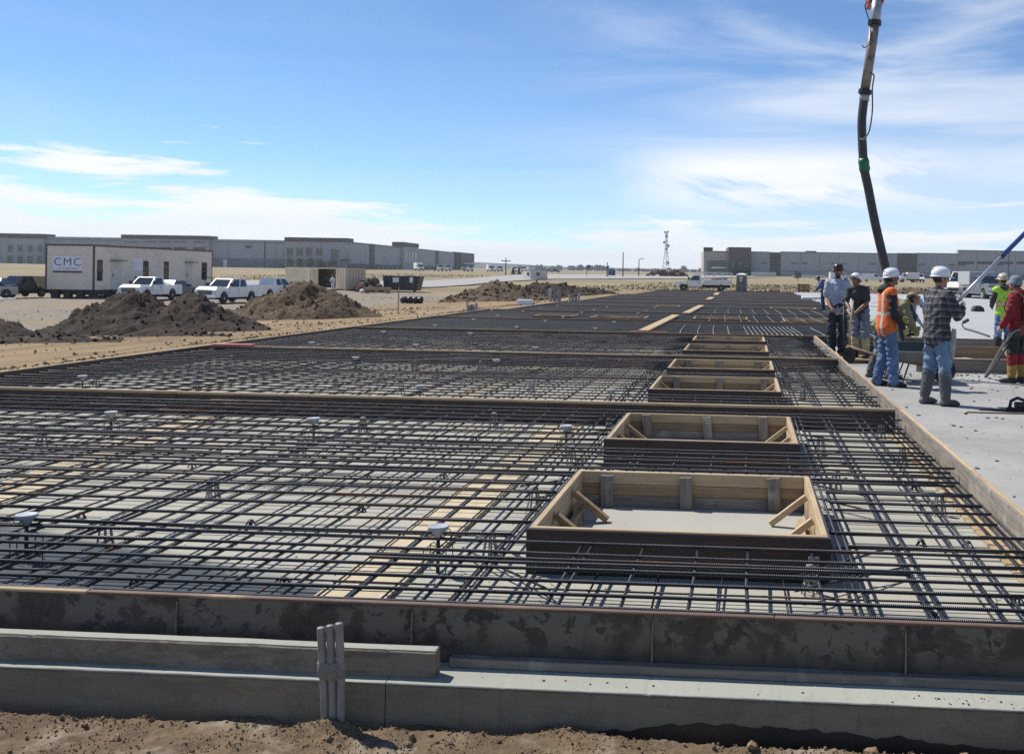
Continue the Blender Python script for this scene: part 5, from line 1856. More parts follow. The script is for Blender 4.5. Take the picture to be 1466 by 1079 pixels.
# ------------------------------------------------------------------ site trailer with the lettering
def letter_mesh(text, size, mat, parent, loc, rot, name='lettering', sx=1.0, bold=0.0):
    cu = bpy.data.curves.new(name, 'FONT')
    cu.body = text
    cu.size = size
    cu.align_x = 'CENTER'
    cu.align_y = 'CENTER'
    cu.extrude = 0.008
    cu.space_character = 1.12
    cu.offset = bold
    tmp = bpy.data.objects.new('tmp_text', cu)
    COL.objects.link(tmp)
    dg = bpy.context.evaluated_depsgraph_get()
    me = bpy.data.meshes.new_from_object(tmp.evaluated_get(dg))
    bpy.data.objects.remove(tmp)
    me.materials.clear()
    me.materials.append(MATS[mat])
    o = put(name, me, parent, loc, rot)
    o.scale = (sx, 1, 1)
    return o


def cmc_trailer():
    x, y = C(-50.3, 85.0)
    g = -1.12
    t = thing('site_trailer', 'long beige site office trailer with a large white lettered sign on its end', 'site trailer', (x, y, 0), PSI)
    W, L, zb, zt = 3.94, 21.6, -0.33, 3.30
    hw = W / 2
    MB().box(-hw, hw, 0, L, zb, zt).build('body', 'cream_siding', t)
    MB().box(-hw - 0.07, hw + 0.07, -0.07, L + 0.07, zt, zt + 0.13).build('roof_edge', 'trim_brown', t)
    MB().box(-hw + 0.02, hw - 0.02, 0.5, L - 0.3, g + 0.35, zb - 0.002).build('chassis', 'steel_dark', t)
    for sx in (-1, 1):
        MB().box(sx * hw - 0.08, sx * hw + 0.04, -0.04, 0.08, zb, zt).build('corner_trim', 'trim_brown', t)
    MB().box(hw - 0.05, hw + 0.03, L - 0.07, L + 0.03, zb, zt).build('corner_trim', 'trim_brown', t)
    MB().box(-hw, hw, -0.03, 0.0, zt - 0.78, zt - 0.74).build('siding_joint', 'cream_siding', t)
    for i in range(4):
        MB().box(-hw + 0.2 + i * 1.05, -hw + 0.75 + i * 1.05, 0.3, 0.75, g - 0.05, zb - 0.003).build('support_block', 'wall_dark', t)
    for i in range(5):
        MB().box(hw - 0.55, hw - 0.1, 2.5 + i * 4.2, 3.0 + i * 4.2, g - 0.05, zb - 0.003).build('support_block', 'wall_dark', t)
    for yy in (9.5, 10.6):
        for sx in (-1, 1):
            MB().lathe([(0.10, -0.13), (0.36, -0.13), (0.40, -0.08), (0.40, 0.08), (0.36, 0.13), (0.10, 0.13)], 16, (sx * (hw - 0.35), yy, g + 0.38), 'x').build('wheel', 'rubber', t)
    # the sign
    s = MB().box(-1.42, 0.98, -0.05, -0.002, 1.25, 2.42).build('sign_board', 'sign_white', t)
    letter_mesh('CMC', 0.90, 'sign_navy', s, (-0.20, -0.055, 1.93), (PI / 2, 0, 0), bold=-0.008, sx=1.12)
    for z, w in ((1.45, 1.5), (1.37, 1.25)):
        pass
    MB().box(-0.98, 0.60, -0.056, -0.05, 1.40, 1.45).build('text_line', 'orange_blue', s)
    MB().box(-1.40, 0.98, -0.06, -0.002, 1.07, 1.20).build('dark_strip', 'trim_brown', t)
    MB().box(-0.35, 0.2, -0.04, -0.002, 3.0, 3.10).build('vent', 'white_matt', t)
    # side: windows, doors, a notice board
    for a, c in ((0.45, 1.25), (7.85, 8.75), (11.6, 12.5), (19.3, 20.4)):
        w = MB().box(hw, hw + 0.03, a, c, 0.42, 2.18).build('window', 'glass_dark', t)
        MB().box(hw + 0.03, hw + 0.06, a - 0.06, c + 0.06, 1.24, 1.32).build('mullion', 'trim_brown', w)
    for a, c in ((2.6, 4.1), (15.9, 17.2)):
        d = MB().box(hw, hw + 0.05, a, c, zb + 0.05, 1.95).build('door', 'white_siding', t)
        MB().box(hw + 0.05, hw + 0.10, a + 0.12, a + 0.2, 0.75, 1.02).build('handle', 'steel_dark', d)
        MB().box(hw, hw + 0.55, a - 0.2, c + 0.2, 2.12, 2.2).build('awning', 'trim_brown', t)
        MB().box(hw + 0.06, hw + 1.1, a, c, zb - 0.12, zb - 0.02).build('step_landing', 'galvanised', t)
        MB().tube([(hw + 1.1, a + 1.8, 0.75), (hw + 1.1, a + 3.4, 0.62)], 0.05, 6).build('handrail', 'steel_dark', t)
        MB().tube([(hw + 1.1, a + 1.8, 0.75), (hw + 1.1, a + 1.8, g)], 0.04, 6).build('handrail_post', 'steel_dark', t)
        MB().tube([(hw + 1.1, a + 3.4, 0.62), (hw + 1.1, a + 3.4, g)], 0.04, 6).build('handrail_post', 'steel_dark', t)
    n = MB().box(hw, hw + 0.06, 6.1, 7.6, 1.28, 2.35).build('notice_board', 'sign_white', t)
    MB().box(hw + 0.06, hw + 0.08, 6.3, 7.4, 1.6, 2.1).build('notice', 'white_matt', n)
    MB().box(hw, hw + 0.06, 10.2, 11.6, 3.0, 3.12).build('vent', 'white_matt', t)


cmc_trailer()

t = thing('site_trailer', 'small white trailer cabin standing behind the brown heaps', 'site trailer', (*C(-28.9, 210), 0.0), PSI + R(38))
MB().box(-2.0, 2.0, -1.5, 1.5, 0.35, 2.2).build('body', 'white_siding', t)
MB().box(-2.08, 2.08, -1.58, 1.58, 2.2, 2.34).build('roof', 'galvanised', t)
MB().box(-1.9, 1.9, -1.3, 1.3, -0.3, 0.35).build('chassis', 'steel_dark', t)
MB().box(-0.6, 0.2, -1.54, -1.49, 1.1, 1.7).build('window', 'glass_dark', t)
MB().box(-2.06, -1.99, -1.1, -0.2, 1.1, 1.7).build('window', 'glass_dark', t)
MB().box(1.0, 1.6, -1.54, -1.49, 0.45, 1.95).build('door', 'cream_siding', t)

# ------------------------------------------------------------------ beige storage container, open in the front
def container():
    x, y, z = CG(-37.5, 116)
    t = thing('storage_container', 'long beige steel storage container with one dark open doorway', 'storage container', (x, y, z), PSI - R(41))
    L, W, H = 13.6, 2.5, 2.55
    x0 = -L + 0.2
    th = 0.06
    a, c = x0 + L * 0.55, x0 + L * 0.85      # the opening
    def corr(p0, p1):
        b = MB()
        n = max(2, int((p1 - p0) / 0.28))
        for i in range(n):
            u = p0 + (p1 - p0) * i / n
            w = (p1 - p0) / n
            b.prism([(u, 0.0), (u + w * 0.3, -0.035), (u + w * 0.7, -0.035), (u + w, 0.0), (u + w, th), (u, th)], 0.14, H - 0.12, plane='xy')
        return b
    corr(x0 + 0.1, a).build('front_wall', 'beige_steel', t)
    corr(c, x0 + L - 0.1).build('front_wall', 'beige_steel', t)
    MB().box(x0, x0 + L, W - 0.06, W, 0.1, H - 0.1).build('back_wall', 'beige_steel', t)
    MB().box(x0, x0 + 0.06, 0.06, W - 0.06, 0.1, H - 0.1).build('end_wall', 'beige_steel', t)
    e = MB()
    for i in range(2):
        e.box(x0 + L - 0.05, x0 + L, 0.08 + i * 1.18, 1.22 + i * 1.18, 0.14, H - 0.12)
    e.build('end_door', 'beige_steel', t)
    for yy in (0.5, 0.95, 1.6, 2.05):
        MB().tube([(x0 + L + 0.03, yy, 0.15), (x0 + L + 0.03, yy, H - 0.15)], 0.025, 6).build('lock_bar', 'galvanised', t)
    MB().box(x0, x0 + L, 0, W, H - 0.12, H).build('roof', 'beige_steel', t)
    MB().box(x0, x0 + L, 0, W, 0, 0.14).build('floor', 'trim_brown', t)
    for xx in (x0, x0 + L - 0.12, a - 0.06, c - 0.06):
        MB().box(xx, xx + 0.12, -0.03, 0.09, 0.0, H + 0.01).build('corner_post', 'beige_steel', t)
    MB().box(a - 0.9, a - 0.02, -0.95, -0.88, 0.16, H - 0.14).build('open_door', 'beige_steel', t)
    for i in range(3):
        MB().box(a + 0.3 + i * 1.0, a + 1.0 + i * 1.0, W - 0.9, W - 0.1, 0.141, 0.6 + 0.4 * (i % 2)).build('stored_box', 'old_lumber_x', t)
    return t


cont = container()

# ------------------------------------------------------------------ debris, dumpster, black roll, marker stake
def debris(label, xc, zc, n, sx, sy, h, seed):
    t = thing('debris_heap', label, 'debris heap', CG(xc, zc), PSI)
    rnd = random.Random(seed)
    for i in range(n):
        u, v = rnd.gauss(0, 0.42), rnd.gauss(0, 0.4)
        zz = h * max(0.05, 1 - abs(u) * 1.1) * rnd.random()
        L = rnd.uniform(0.7, 2.2)
        a = rnd.uniform(0, 3.1)
        d = Vector((math.cos(a) * L / 2, math.sin(a) * L / 2, rnd.uniform(-0.25, 0.25)))
        p = Vector((u * sx, v * sy, 0.12 + zz))
        m = rnd.choice(['old_lumber_x', 'trim_brown', 'dumpster_black', 'form_board_x', 'brick_red', 'wall_dark', 'clod_brown'])
        if rnd.random() < 0.65:
            MB().bar(p - d, p + d, rnd.uniform(0.1, 0.4), rnd.uniform(0.05, 0.14)).build('scrap_board', m, t)
        else:
            b = MB()
            add_lump(b, p, rnd.uniform(0.25, 0.6), Euler((rnd.uniform(0, 6), rnd.uniform(0, 6), 0)).to_matrix(), rnd)
            b.build('scrap_lump', m, t)
    return t


debris('dark heap of scrap timber and rubbish between the container and the dumpster', -34.2, 115.0, 46, 2.0, 1.6, 1.4, 3)
t = thing('skid_frame', 'low tan timber skid with white end in front of the scrap heap', 'timber skid', CG(-32.6, 111.8), PSI)
for i in range(3):
    MB().box(-1.4, 1.4, -0.5 + i * 0.42, -0.3 + i * 0.42, 0.3, 0.62).build('beam', 'lumber_x', t)
for xx in (-1.2, 1.1):
    MB().box(xx, xx + 0.14, -0.6, 0.6, 0.0, 0.3).build('bearer', 'old_lumber_y', t)
MB().ellipsoid((-1.5, -0.5, 0.2), (0.3, 0.25, 0.22)).build('white_sack', 'white_matt', t)

t = thing('dumpster', 'black steel dumpster with white stickers beside the scrap heap', 'dumpster', CG(-31.1, 116.9), PSI)
b = MB()
b.prism([(-2.0, 0.15), (1.75, 0.15), (2.1, 1.75), (-2.05, 1.75)], -1.0, 1.0)
b.build('bin', 'dumpster_black', t)
MB().box(-2.1, 2.16, -1.06, 1.06, 1.68, 1.78).build('rim', 'dumpster_black', t)
MB().box(-1.9, 1.95, -0.9, 0.9, 1.5, 1.79).build('load', 'clod_brown', t)
for i in range(6):
    xx = -1.75 + i * 0.68
    MB().bar((xx, -1.03, 0.2), (xx + 0.05, -1.03, 1.66), 0.10, 0.07, up=(0, 1, 0)).build('rib', 'dumpster_black', t)
MB().box(-0.95, -0.25, -1.085, -1.07, 1.05, 1.6).build('sticker', 'sign_white', t)
MB().box(0.95, 1.35, -1.085, -1.07, 1.05, 1.65).build('sticker', 'sign_white', t)
for xx in (-1.6, 1.5):
    MB().lathe([(0.12, -1.0), (0.12, -0.8)], 10, (xx, 0, 0.12), 'y').build('roller', 'steel_dark', t)

t = thing('plastic_roll', 'black plastic bundle lying on the dirt right of the marker stake', 'plastic roll', CG(-18.2, 70.5), PSI)
b = MB()
b.tube([(-0.75 + 0.1 * i, 0.05 * math.sin(i * 1.7), 0.24 + 0.02 * math.sin(i * 2.3)) for i in range(16)], [(0.25 + 0.035 * math.sin(i * 1.9) - (0.06 if i in (8, 9) else 0), 0.23) for i in range(16)], 12)
b.build('sheet_bundle', 'black_plastic', t, smooth=True)
MB().tube([(0.08, -0.24, 0.05), (0.10, -0.22, 0.45), (0.10, 0.1, 0.49)], 0.02, 5).build('strap', 'steel_dark', t)
x, y, z = (-15.7, 45.6, ground_z(-15.7, 45.6))
o = MB().cbox(-0.025, 0.025, -0.02, 0.02, -0.1, 1.20, 0.004).build('marker_stake', 'lumber_z', loc=(x, y, z), rot=(0.02, 0.015, 0.2))
tag(o, 'thin tan timber stake upright in the dirt right of the tall brown cone', 'stake')

# pipe stubs along the west edge
def stubs(label, x, y, n, h, r, seed):
    rnd = random.Random(seed)
    t = thing('pipe_stubs', label, 'pipe stubs', (x, y, -0.05))
    for i in range(n):
        a = rnd.uniform(0, 6.28)
        MB().lathe([(r, 0), (r, h * rnd.uniform(0.7, 1.0)), (r * 0.75, h * 0.69)], 10, ((i % 4) * r * 2.4 - r * 3.6, (i // 4) * r * 2.6, 0)).build('pipe', 'pvc_grey' if i % 3 else 'galvanised', t, smooth=False)
    return t


stubs('cluster of grey pipe stubs at the left edge of the rebar, right of the stake', -10.45, 38.7, 8, 0.58, 0.045, 1)
stubs('single tall grey pipe group at the left edge, in front of the broad heap', -10.0, 54.2, 3, 0.95, 0.10, 2)
stubs('short grey pipe group beside the tall grey pipe group, right one', -9.2, 55.0, 4, 0.7, 0.07, 3)
stubs('short grey pipe group beside the tall grey pipe group, left one', -11.6, 54.0, 3, 0.55, 0.09, 4)
o = MB().cbox(-0.35, 0.35, -0.2, 0.2, 0.0, 0.28, 0.02).build('white_block', 'white_matt', loc=(-10.3, 47.6, 0.14))
tag(o, 'white block on the left edge form between the two groups of grey pipes', 'block')

t = thing('portable_toilet', 'dark grey portable toilet with a white emblem on its door, beside the utility truck', 'portable toilet', (*C(8.1, 126), -0.28), PSI - 0.25)
MB().frustum((-0.6, 0.6, -0.6, 0.6), (-0.56, 0.56, -0.56, 0.56), 0.0, 2.02).build('cabin', 'toilet_grey', t)
MB().lathe([(0.86, 2.02), (0.88, 2.08), (0.78, 2.18), (0.45, 2.28), (0.1, 2.31)], 4, (0, 0, 0)).build('roof', 'white_siding', t).rotation_euler = (0, 0, PI / 4)
d = MB().box(-0.42, 0.42, -0.63, -0.585, 0.12, 1.95).build('door', 'toilet_grey', t)
MB().box(-0.20, 0.20, -0.645, -0.632, 1.62, 1.86).build('emblem', 'white_matt', d)
MB().lathe([(0.13, -0.008), (0.13, 0.008)], 14, (0, -0.638, 1.42), 'y').build('emblem_disc', 'white_matt', d)
MB().box(0.28, 0.34, -0.66, -0.63, 0.95, 1.1).build('handle', 'steel_dark', d)
MB().tube([(-0.4, 0.4, 2.05), (-0.4, 0.4, 2.5)], 0.05, 8).build('vent_pipe', 'toilet_grey', t)


# ------------------------------------------------------------------ vehicles
def quad_pane(b, q, t=0.012):
    q = [Vector(p) for p in q]
    n = (q[1] - q[0]).cross(q[2] - q[0]).normalized()
    c = sum(q, Vector()) / 4
    vs = [p + n * t for p in q] + [p - n * t for p in q]
    return b.add(vs, [(0, 1, 2, 3), (7, 6, 5, 4)] + [(i, i + 4, (i + 1) % 4 + 4, (i + 1) % 4) for i in range(4)])


def inset(q, a, e=None):
    """shrink a quad (bl, br, tr, tl) by fractions"""
    e = a if e is None else e
    bl, br, tr, tl = [Vector(p) for p in q]
    P = lambda u, v: (bl * (1 - u) + br * u) * (1 - v) + (tl * (1 - u) + tr * u) * v
    return [P(a, e), P(1 - a, e), P(1 - a, 1 - e), P(a, 1 - e)]


def wheel(parent, x, y, r, w=0.24, side=1):
    g = MB().lathe([(r * 0.55, -w / 2), (r * 0.94, -w / 2), (r, -w * 0.33), (r, w * 0.33), (r * 0.94, w / 2), (r * 0.55, w / 2)], 20, (x, y, r), 'y').build('wheel', 'rubber', parent, smooth=False)
    MB().lathe([(0.02, 0), (r * 0.2, 0.01), (r * 0.42, -0.03), (r * 0.58, 0.0), (r * 0.60, -0.06)], 14, (0, 0, 0), 'y').build('rim', 'galvanised', g, loc=(x, y + side * w * 0.5, r))
    return g


def arch_profile(top, x_r, x_f, r, z0):
    """outline with wheel arches: top = list of points from rear-bottom over the top to front-bottom"""
    pts = list(top)
    for xc in (x_f, x_r):
        pts.append((xc + r, z0))
        for i in range(1, 8):
            a = PI * i / 8
            pts.append((xc + r * math.cos(a), z0 + 0.02 + (r * 1.0) * math.sin(a)))
        pts.append((xc - r, z0))
    return pts


def pickup(label, loc, rotz, paint='white_paint', cab=2.0, name='pickup_truck', ext=True, L=5.8, bed='open', grille='steel_dark', rack=False):
    t = thing(name, label, 'pickup truck', loc, rotz)
    hl = L / 2
    xf, xr = hl - 1.0, -hl + 1.25
    z0, zb = 0.46, 1.18
    cab_r = hl - 1.75 - cab
    top = [(-hl, z0), (-hl, zb - 0.01), (cab_r, zb), (hl - 1.55, zb + 0.02), (hl - 0.45, zb - 0.08), (hl - 0.06, zb - 0.18), (hl, zb - 0.35), (hl, z0)]
    b = MB().prism(arch_profile(top, xr, xf, 0.46, z0), -0.93, 0.93)
    b.build('body', paint, t)
    hood = MB().frustum((hl - 1.55, hl - 0.12, -0.88, 0.88), (hl - 1.5, hl - 0.35, -0.74, 0.74), zb - 0.12, zb + 0.07).build('hood', paint, t)
    # cab
    bx0, bx1, tx0, tx1, ty = cab_r, hl - 1.45, cab_r + 0.12, hl - 2.2, 0.74
    zt = 1.86
    MB().frustum((bx0, bx1, -0.90, 0.90), (tx0, tx1, -ty, ty), zb, zt).build('cab', paint, t)
    ws = inset([(bx1, -0.90, zb), (bx1, 0.90, zb), (tx1, ty, zt), (tx1, -ty, zt)], 0.07, 0.10)
    g = MB(); quad_pane(g, ws); g.build('windshield', 'glass_dark', t)
    for s in (-1, 1):
        q = [(bx0, s * 0.90, zb), (bx1, s * 0.90, zb), (tx1, s * ty, zt), (tx0, s * ty, zt)]
        bl, br, tr, tl = [Vector(p) for p in q]
        P = lambda u, v: (bl * (1 - u) + br * u) * (1 - v) + (tl * (1 - u) + tr * u) * v
        spans = [(0.07, 0.40), (0.46, 0.86)] if ext else [(0.18, 0.84)]
        for (u0, u1) in spans:
            g = MB(); quad_pane(g, [P(u0, 0.10), P(u1, 0.10), P(u1 - 0.02, 0.88), P(u0 + 0.02, 0.88)]); g.build('side_window', 'glass_dark', t)
        MB().box(bx1 - 0.35, bx1 - 0.15, s * 0.93, s * 1.12, zb + 0.12, zb + 0.36).build('mirror', 'steel_dark', t) if s > 0 else MB().box(bx1 - 0.35, bx1 - 0.15, -1.12, -0.93, zb + 0.12, zb + 0.36).build('mirror', 'steel_dark', t)
        y0, y1 = (0.93, 0.945) if s > 0 else (-0.945, -0.93)
        MB().box(bx1 - 1.18, bx1 - 1.02, y0, y1, zb - 0.16, zb - 0.11).build('door_handle', 'steel_dark', t)
        MB().box(bx1 - 1.26, bx1 - 1.245, y0, y1 - 0.004 * s, z0 + 0.15, zb - 0.02).build('door_seam', 'steel_dark', t)
        MB().box(bx1 - 0.12, bx1 - 0.105, y0, y1 - 0.004 * s, z0 + 0.3, zb - 0.02).build('door_seam', 'steel_dark', t)
        MB().box(-hl - 0.015, -hl + 0.06, s * 0.78 - 0.13, s * 0.78 + 0.13, 0.72, 1.12).build('tail_light', 'tail_red', t)
        MB().box(hl - 0.10, hl + 0.02, s * 0.76 - 0.15, s * 0.76 + 0.15, 0.74, 0.96).build('headlight', 'lamp_lens', t)
        wheel(t, xf, s * 0.83, 0.39, side=s)
        wheel(t, xr, s * 0.83, 0.39, side=s)
    gr = MB().box(hl - 0.05, hl + 0.025, -0.58, 0.58, 0.68, 0.98).build('grille', grille, t)
    for z in (0.76, 0.85, 0.93):
        MB().box(hl + 0.025, hl + 0.035, -0.56, 0.56, z - 0.012, z + 0.012).build('grille_bar', 'galvanised', gr)
    MB().cbox(hl - 0.1, hl + 0.13, -0.95, 0.95, 0.42, 0.62, 0.03).build('front_bumper', 'chrome' if paint != 'white_paint' else 'white_paint', t)
    MB().box(hl + 0.131, hl + 0.14, -0.28, 0.28, 0.44, 0.60).build('number_plate', 'white_matt', t)
    MB().cbox(-hl - 0.14, -hl + 0.02, -0.9, 0.9, 0.48, 0.64, 0.03).build('rear_bumper', 'chrome', t)
    if bed == 'open':
        MB().box(-hl + 0.08, cab_r - 0.05, -0.80, 0.80, zb - 0.02, zb + 0.006).build('bed_liner', 'dumpster_black', t)
        for s in (-1, 1):
            MB().box(-hl, cab_r - 0.01, s * 0.86 - 0.06, s * 0.86 + 0.06, zb - 0.01, zb + 0.06).build('bed_rail', paint, t)
        MB().box(-hl, -hl + 0.07, -0.8, 0.8, zb - 0.01, zb + 0.06).build('tailgate', paint, t)
    MB().box(-hl + 1.2, hl - 1.2, -0.6, 0.6, 0.28, 0.5).build('underbody', 'rubber', t)
    return t


def car(label, loc, rotz, paint, suv=True, name='parked_car', L=4.7):
    t = thing(name, label, 'car', loc, rotz)
    hl = L / 2
    z0 = 0.32
    zb = 1.05 if suv else 0.92
    zt = 1.75 if suv else 1.45
    top = [(-hl, z0), (-hl - 0.03, zb - 0.25), (-hl + 0.05, zb), (0.9, zb + 0.02), (hl - 0.5, zb - 0.12), (hl - 0.05, zb - 0.3), (hl, z0)]
    xf, xr = hl - 0.9, -hl + 0.9
    MB().prism(arch_profile(top, xr, xf, 0.40, z0), -0.88, 0.88).build('body', paint, t)
    r0 = -hl + 0.1 if suv else -hl + 0.7
    tx0 = r0 + 0.3 if suv else r0 + 0.7
    MB().frustum((r0, 1.05, -0.85, 0.85), (tx0, 0.3, -0.66, 0.66), zb, zt).build('cabin', paint, t)
    g = MB(); quad_pane(g, inset([(1.05, -0.85, zb), (1.05, 0.85, zb), (0.3, 0.66, zt), (0.3, -0.66, zt)], 0.06, 0.08)); g.build('windshield', 'glass_dark', t)
    g = MB(); quad_pane(g, inset([(r0, 0.85, zb), (r0, -0.85, zb), (tx0, -0.66, zt), (tx0, 0.66, zt)], 0.08, 0.15)); g.build('rear_window', 'glass_dark', t)
    for s in (-1, 1):
        bl, br, tr, tl = [Vector(p) for p in ((r0, s * 0.85, zb), (1.05, s * 0.85, zb), (0.3, s * 0.66, zt), (tx0, s * 0.66, zt))]
        P = lambda u, v: (bl * (1 - u) + br * u) * (1 - v) + (tl * (1 - u) + tr * u) * v
        for u0, u1 in ((0.06, 0.30), (0.34, 0.60), (0.64, 0.90)):
            g = MB(); quad_pane(g, [P(u0, 0.1), P(u1, 0.1), P(u1, 0.88), P(u0, 0.88)]); g.build('side_window', 'glass_dark', t)
        MB().box(hl - 0.14, hl + 0.01, s * 0.66 - 0.16, s * 0.66 + 0.16, 0.62, 0.78).build('headlight', 'lamp_lens', t)
        MB().box(-hl - 0.04, -hl + 0.05, s * 0.7 - 0.12, s * 0.7 + 0.12, 0.75, 0.95).build('tail_light', 'tail_red', t)
        MB().box(0.72, 0.88, s * 0.95 - 0.08, s * 0.95 + 0.08, zb + 0.05, zb + 0.2).build('mirror', paint, t)
        wheel(t, xf, s * 0.79, 0.34, 0.21, side=s)
        wheel(t, xr, s * 0.79, 0.34, 0.21, side=s)
    MB().box(hl - 0.08, hl + 0.012, -0.45, 0.45, 0.55, 0.74).build('grille', 'steel_dark', t)
    MB().cbox(hl - 0.1, hl + 0.06, -0.86, 0.86, 0.32, 0.5, 0.03).build('front_bumper', paint, t)
    return t


LEFT = PSI + PI        # heading to the camera's left
pickup('white pickup truck parked at an angle before the long trailer, the leftmost pickup', CG(-42.3, 82.5), PSI - PI + R(82), cab=1.55, L=5.4, ext=False)
pickup('white extended cab pickup truck parked right of the long trailer, nearer the brown cone', CG(-34.4, 78.8), PSI - PI + R(77), cab=2.1, L=5.5)
pickup('white pickup half hidden behind the extended cab pickup', CG(-35.4, 90.0), PSI - PI + R(255), cab=2.0)
car('silver car half hidden behind the tall brown cone, right of the pickups', CG(-35.2, 90.5), PSI + R(20), 'car_silver', suv=False)
car('dark blue car parked close to the trailer wall behind the left white pickup', CG(-45.2, 92.5), PSI + R(80), 'car_blue', suv=False)
car('black sport utility car parked at the left end of the long trailer', CG(-53.9, 84.0), PSI - PI / 2 - R(12), 'car_black')
car('silver car at the left edge of the picture in front of the black one', CG(-54.2, 79.8), PSI - PI / 2 - R(28), 'car_silver', suv=False)
car('dark car at the left edge behind the silver one', CG(-59.2, 89.0), PSI - PI / 2 + R(10), 'car_blue', suv=False)
pickup('dark fronted pickup truck with a white box body facing the camera on the far slab', CG(23.7, 78.6), PSI - PI / 2 + R(6), paint='car_silver', cab=1.6, ext=False, bed='none', grille='car_black')
t = bpy.data.objects[-1] if False else None


def cargo_van(label, loc, rotz, L=5.6, H=2.15, W=1.95, name='cargo_van', paint='white_paint'):
    t = thing(name, label, 'van', loc, rotz)
    hl = L / 2
    top = [(-hl, 0.4), (-hl, H - 0.08), (-hl + 0.1, H), (hl - 1.9, H), (hl - 1.0, 1.28), (hl - 0.15, 1.02), (hl, 0.85), (hl, 0.4)]
    MB().prism(arch_profile(top, -hl + 1.2, hl - 0.95, 0.42, 0.4), -W / 2, W / 2).build('body', paint, t)
    g = MB(); quad_pane(g, inset([(hl - 1.0, -W / 2, 1.28), (hl - 1.0, W / 2, 1.28), (hl - 1.9, W / 2, H), (hl - 1.9, -W / 2, H)], 0.06, 0.08), 0.02); g.build('windshield', 'glass_dark', t)
    for s in (-1, 1):
        y = s * (W / 2 + 0.006)
        g = MB(); g.prism([(hl - 2.45, 1.3), (hl - 1.2, 1.3), (hl - 1.85, H - 0.22), (hl - 2.45, H - 0.22)], min(y, y - s * 0.02), max(y, y - s * 0.02)); g.build('side_window', 'glass_dark', t)
        MB().box(hl - 0.12, hl + 0.02, s * (W / 2 - 0.22) - 0.14, s * (W / 2 - 0.22) + 0.14, 0.7, 0.92).build('headlight', 'lamp_lens', t)
        wheel(t, hl - 0.95, s * (W / 2 - 0.12), 0.36, 0.22, side=s)
        wheel(t, -hl + 1.2, s * (W / 2 - 0.12), 0.36, 0.22, side=s)
    MB().box(hl - 0.05, hl + 0.02, -0.5, 0.5, 0.6, 0.86).build('grille', 'steel_dark', t)
    MB().cbox(hl - 0.1, hl + 0.1, -W / 2, W / 2, 0.36, 0.55, 0.03).build('front_bumper', 'steel_dark', t)
    return t


def box_truck(label, loc, rotz, L=6.5, name='box_truck', H=3.0, cab_only=False):
    t = thing(name, label, 'truck', loc, rotz)
    hl = L / 2
    if not cab_only:
        MB().cbox(-hl, hl - 1.9, -1.15, 1.15, 0.85, H, 0.03).build('cargo_box', 'white_matt', t)
    MB().box(-hl, hl - 0.3, -0.5, 0.5, 0.5, 0.84).build('chassis', 'steel_dark', t)
    MB().prism([(hl - 1.75, 0.55), (hl - 1.75, 2.3), (hl - 1.0, 2.3), (hl - 0.6, 1.45), (hl, 1.3), (hl, 0.55)], -1.0, 1.0).build('cab', 'white_paint', t)
    g = MB(); quad_pane(g, inset([(hl - 0.6, -1.0, 1.45), (hl - 0.6, 1.0, 1.45), (hl - 1.0, 1.0, 2.3), (hl - 1.0, -1.0, 2.3)], 0.06, 0.08), 0.02); g.build('windshield', 'glass_dark', t)
    for s in (-1, 1):
        MB().box(hl - 1.6, hl - 0.95, s * 1.005 - 0.01, s * 1.005 + 0.01, 1.5, 2.1).build('side_window', 'glass_dark', t)
        wheel(t, hl - 0.75, s * 0.9, 0.42, 0.26, side=s)
        wheel(t, -hl + 1.4, s * 0.9, 0.42, 0.26, side=s)
        MB().box(hl - 0.1, hl + 0.02, s * 0.7 - 0.13, s * 0.7 + 0.13, 0.75, 0.95).build('headlight', 'lamp_lens', t)
    MB().box(hl - 0.05, hl + 0.02, -0.5, 0.5, 0.7, 1.15).build('grille', 'steel_dark', t)
    return t


# box body of the pickup on the far slab
bt = [o for o in COL.objects if o.name.startswith('pickup_truck') and 'dark fronted' in o.get('label', '')][0]
MB().cbox(-2.8, -0.45, -1.05, 1.05, 1.22, 2.15, 0.03).build('box_body', 'wall_light', bt)
cargo_van('white van parked on the far slab beside the box body pickup', CG(24.0, 84.0, 0.0), PSI - PI / 2 - R(40), paint='white_siding')

# along the left warehouse, a few pixels each
spec = [(-93.5, 372, 'b', 'white box truck parked by the left warehouse, nearest of the row', 0.5), (-88.4, 380, 'c', 'white truck cab by the left warehouse, second of the row', 0.9), (-86.0, 382, 'c', 'white truck cab by the left warehouse, third of the row', 0.9),
        (-81.5, 400, 'c', 'white truck cab standing alone by the left warehouse', 1.0), (-76.2, 420, 'b', 'white box truck by the left warehouse, right of the lone cab', 0.4), (-73.8, 424, 'c', 'white truck cab beside the second box truck by the left warehouse', 0.9),
        (-69.5, 440, 'v', 'white van by the left warehouse, left of the canopy', 0.3), (-66.2, 445, 'b', 'white box truck by the left warehouse, under the canopy', 0.1), (-62.6, 450, 'v', 'white van at the right end of the row by the left warehouse', 2.0)]
for xc, zc, k, lab, a in spec:
    f = {'b': box_truck, 'c': lambda l, p, r: box_truck(l, p, r, cab_only=True, L=4.6, name='truck_cab'), 'v': cargo_van}[k]
    o = f(lab, CG(xc, zc), PSI - PI / 2 + a)
for xc, zc, lab, p in [(-59.2, 455, 'dark car in the distant car park right of the white vans, left one', 'car_black'), (-57.0, 458, 'silver car in the distant car park right of the white vans', 'car_silver'), (-54.4, 460, 'dark blue car in the distant car park right of the white vans, right one', 'car_blue')]:
    car(lab, CG(xc, zc), PSI + 0.3, p, suv=False)
cargo_van('white vehicle before the right warehouse, between the blue shirt and orange workers', CG(46.2, 290), PSI + 0.1)
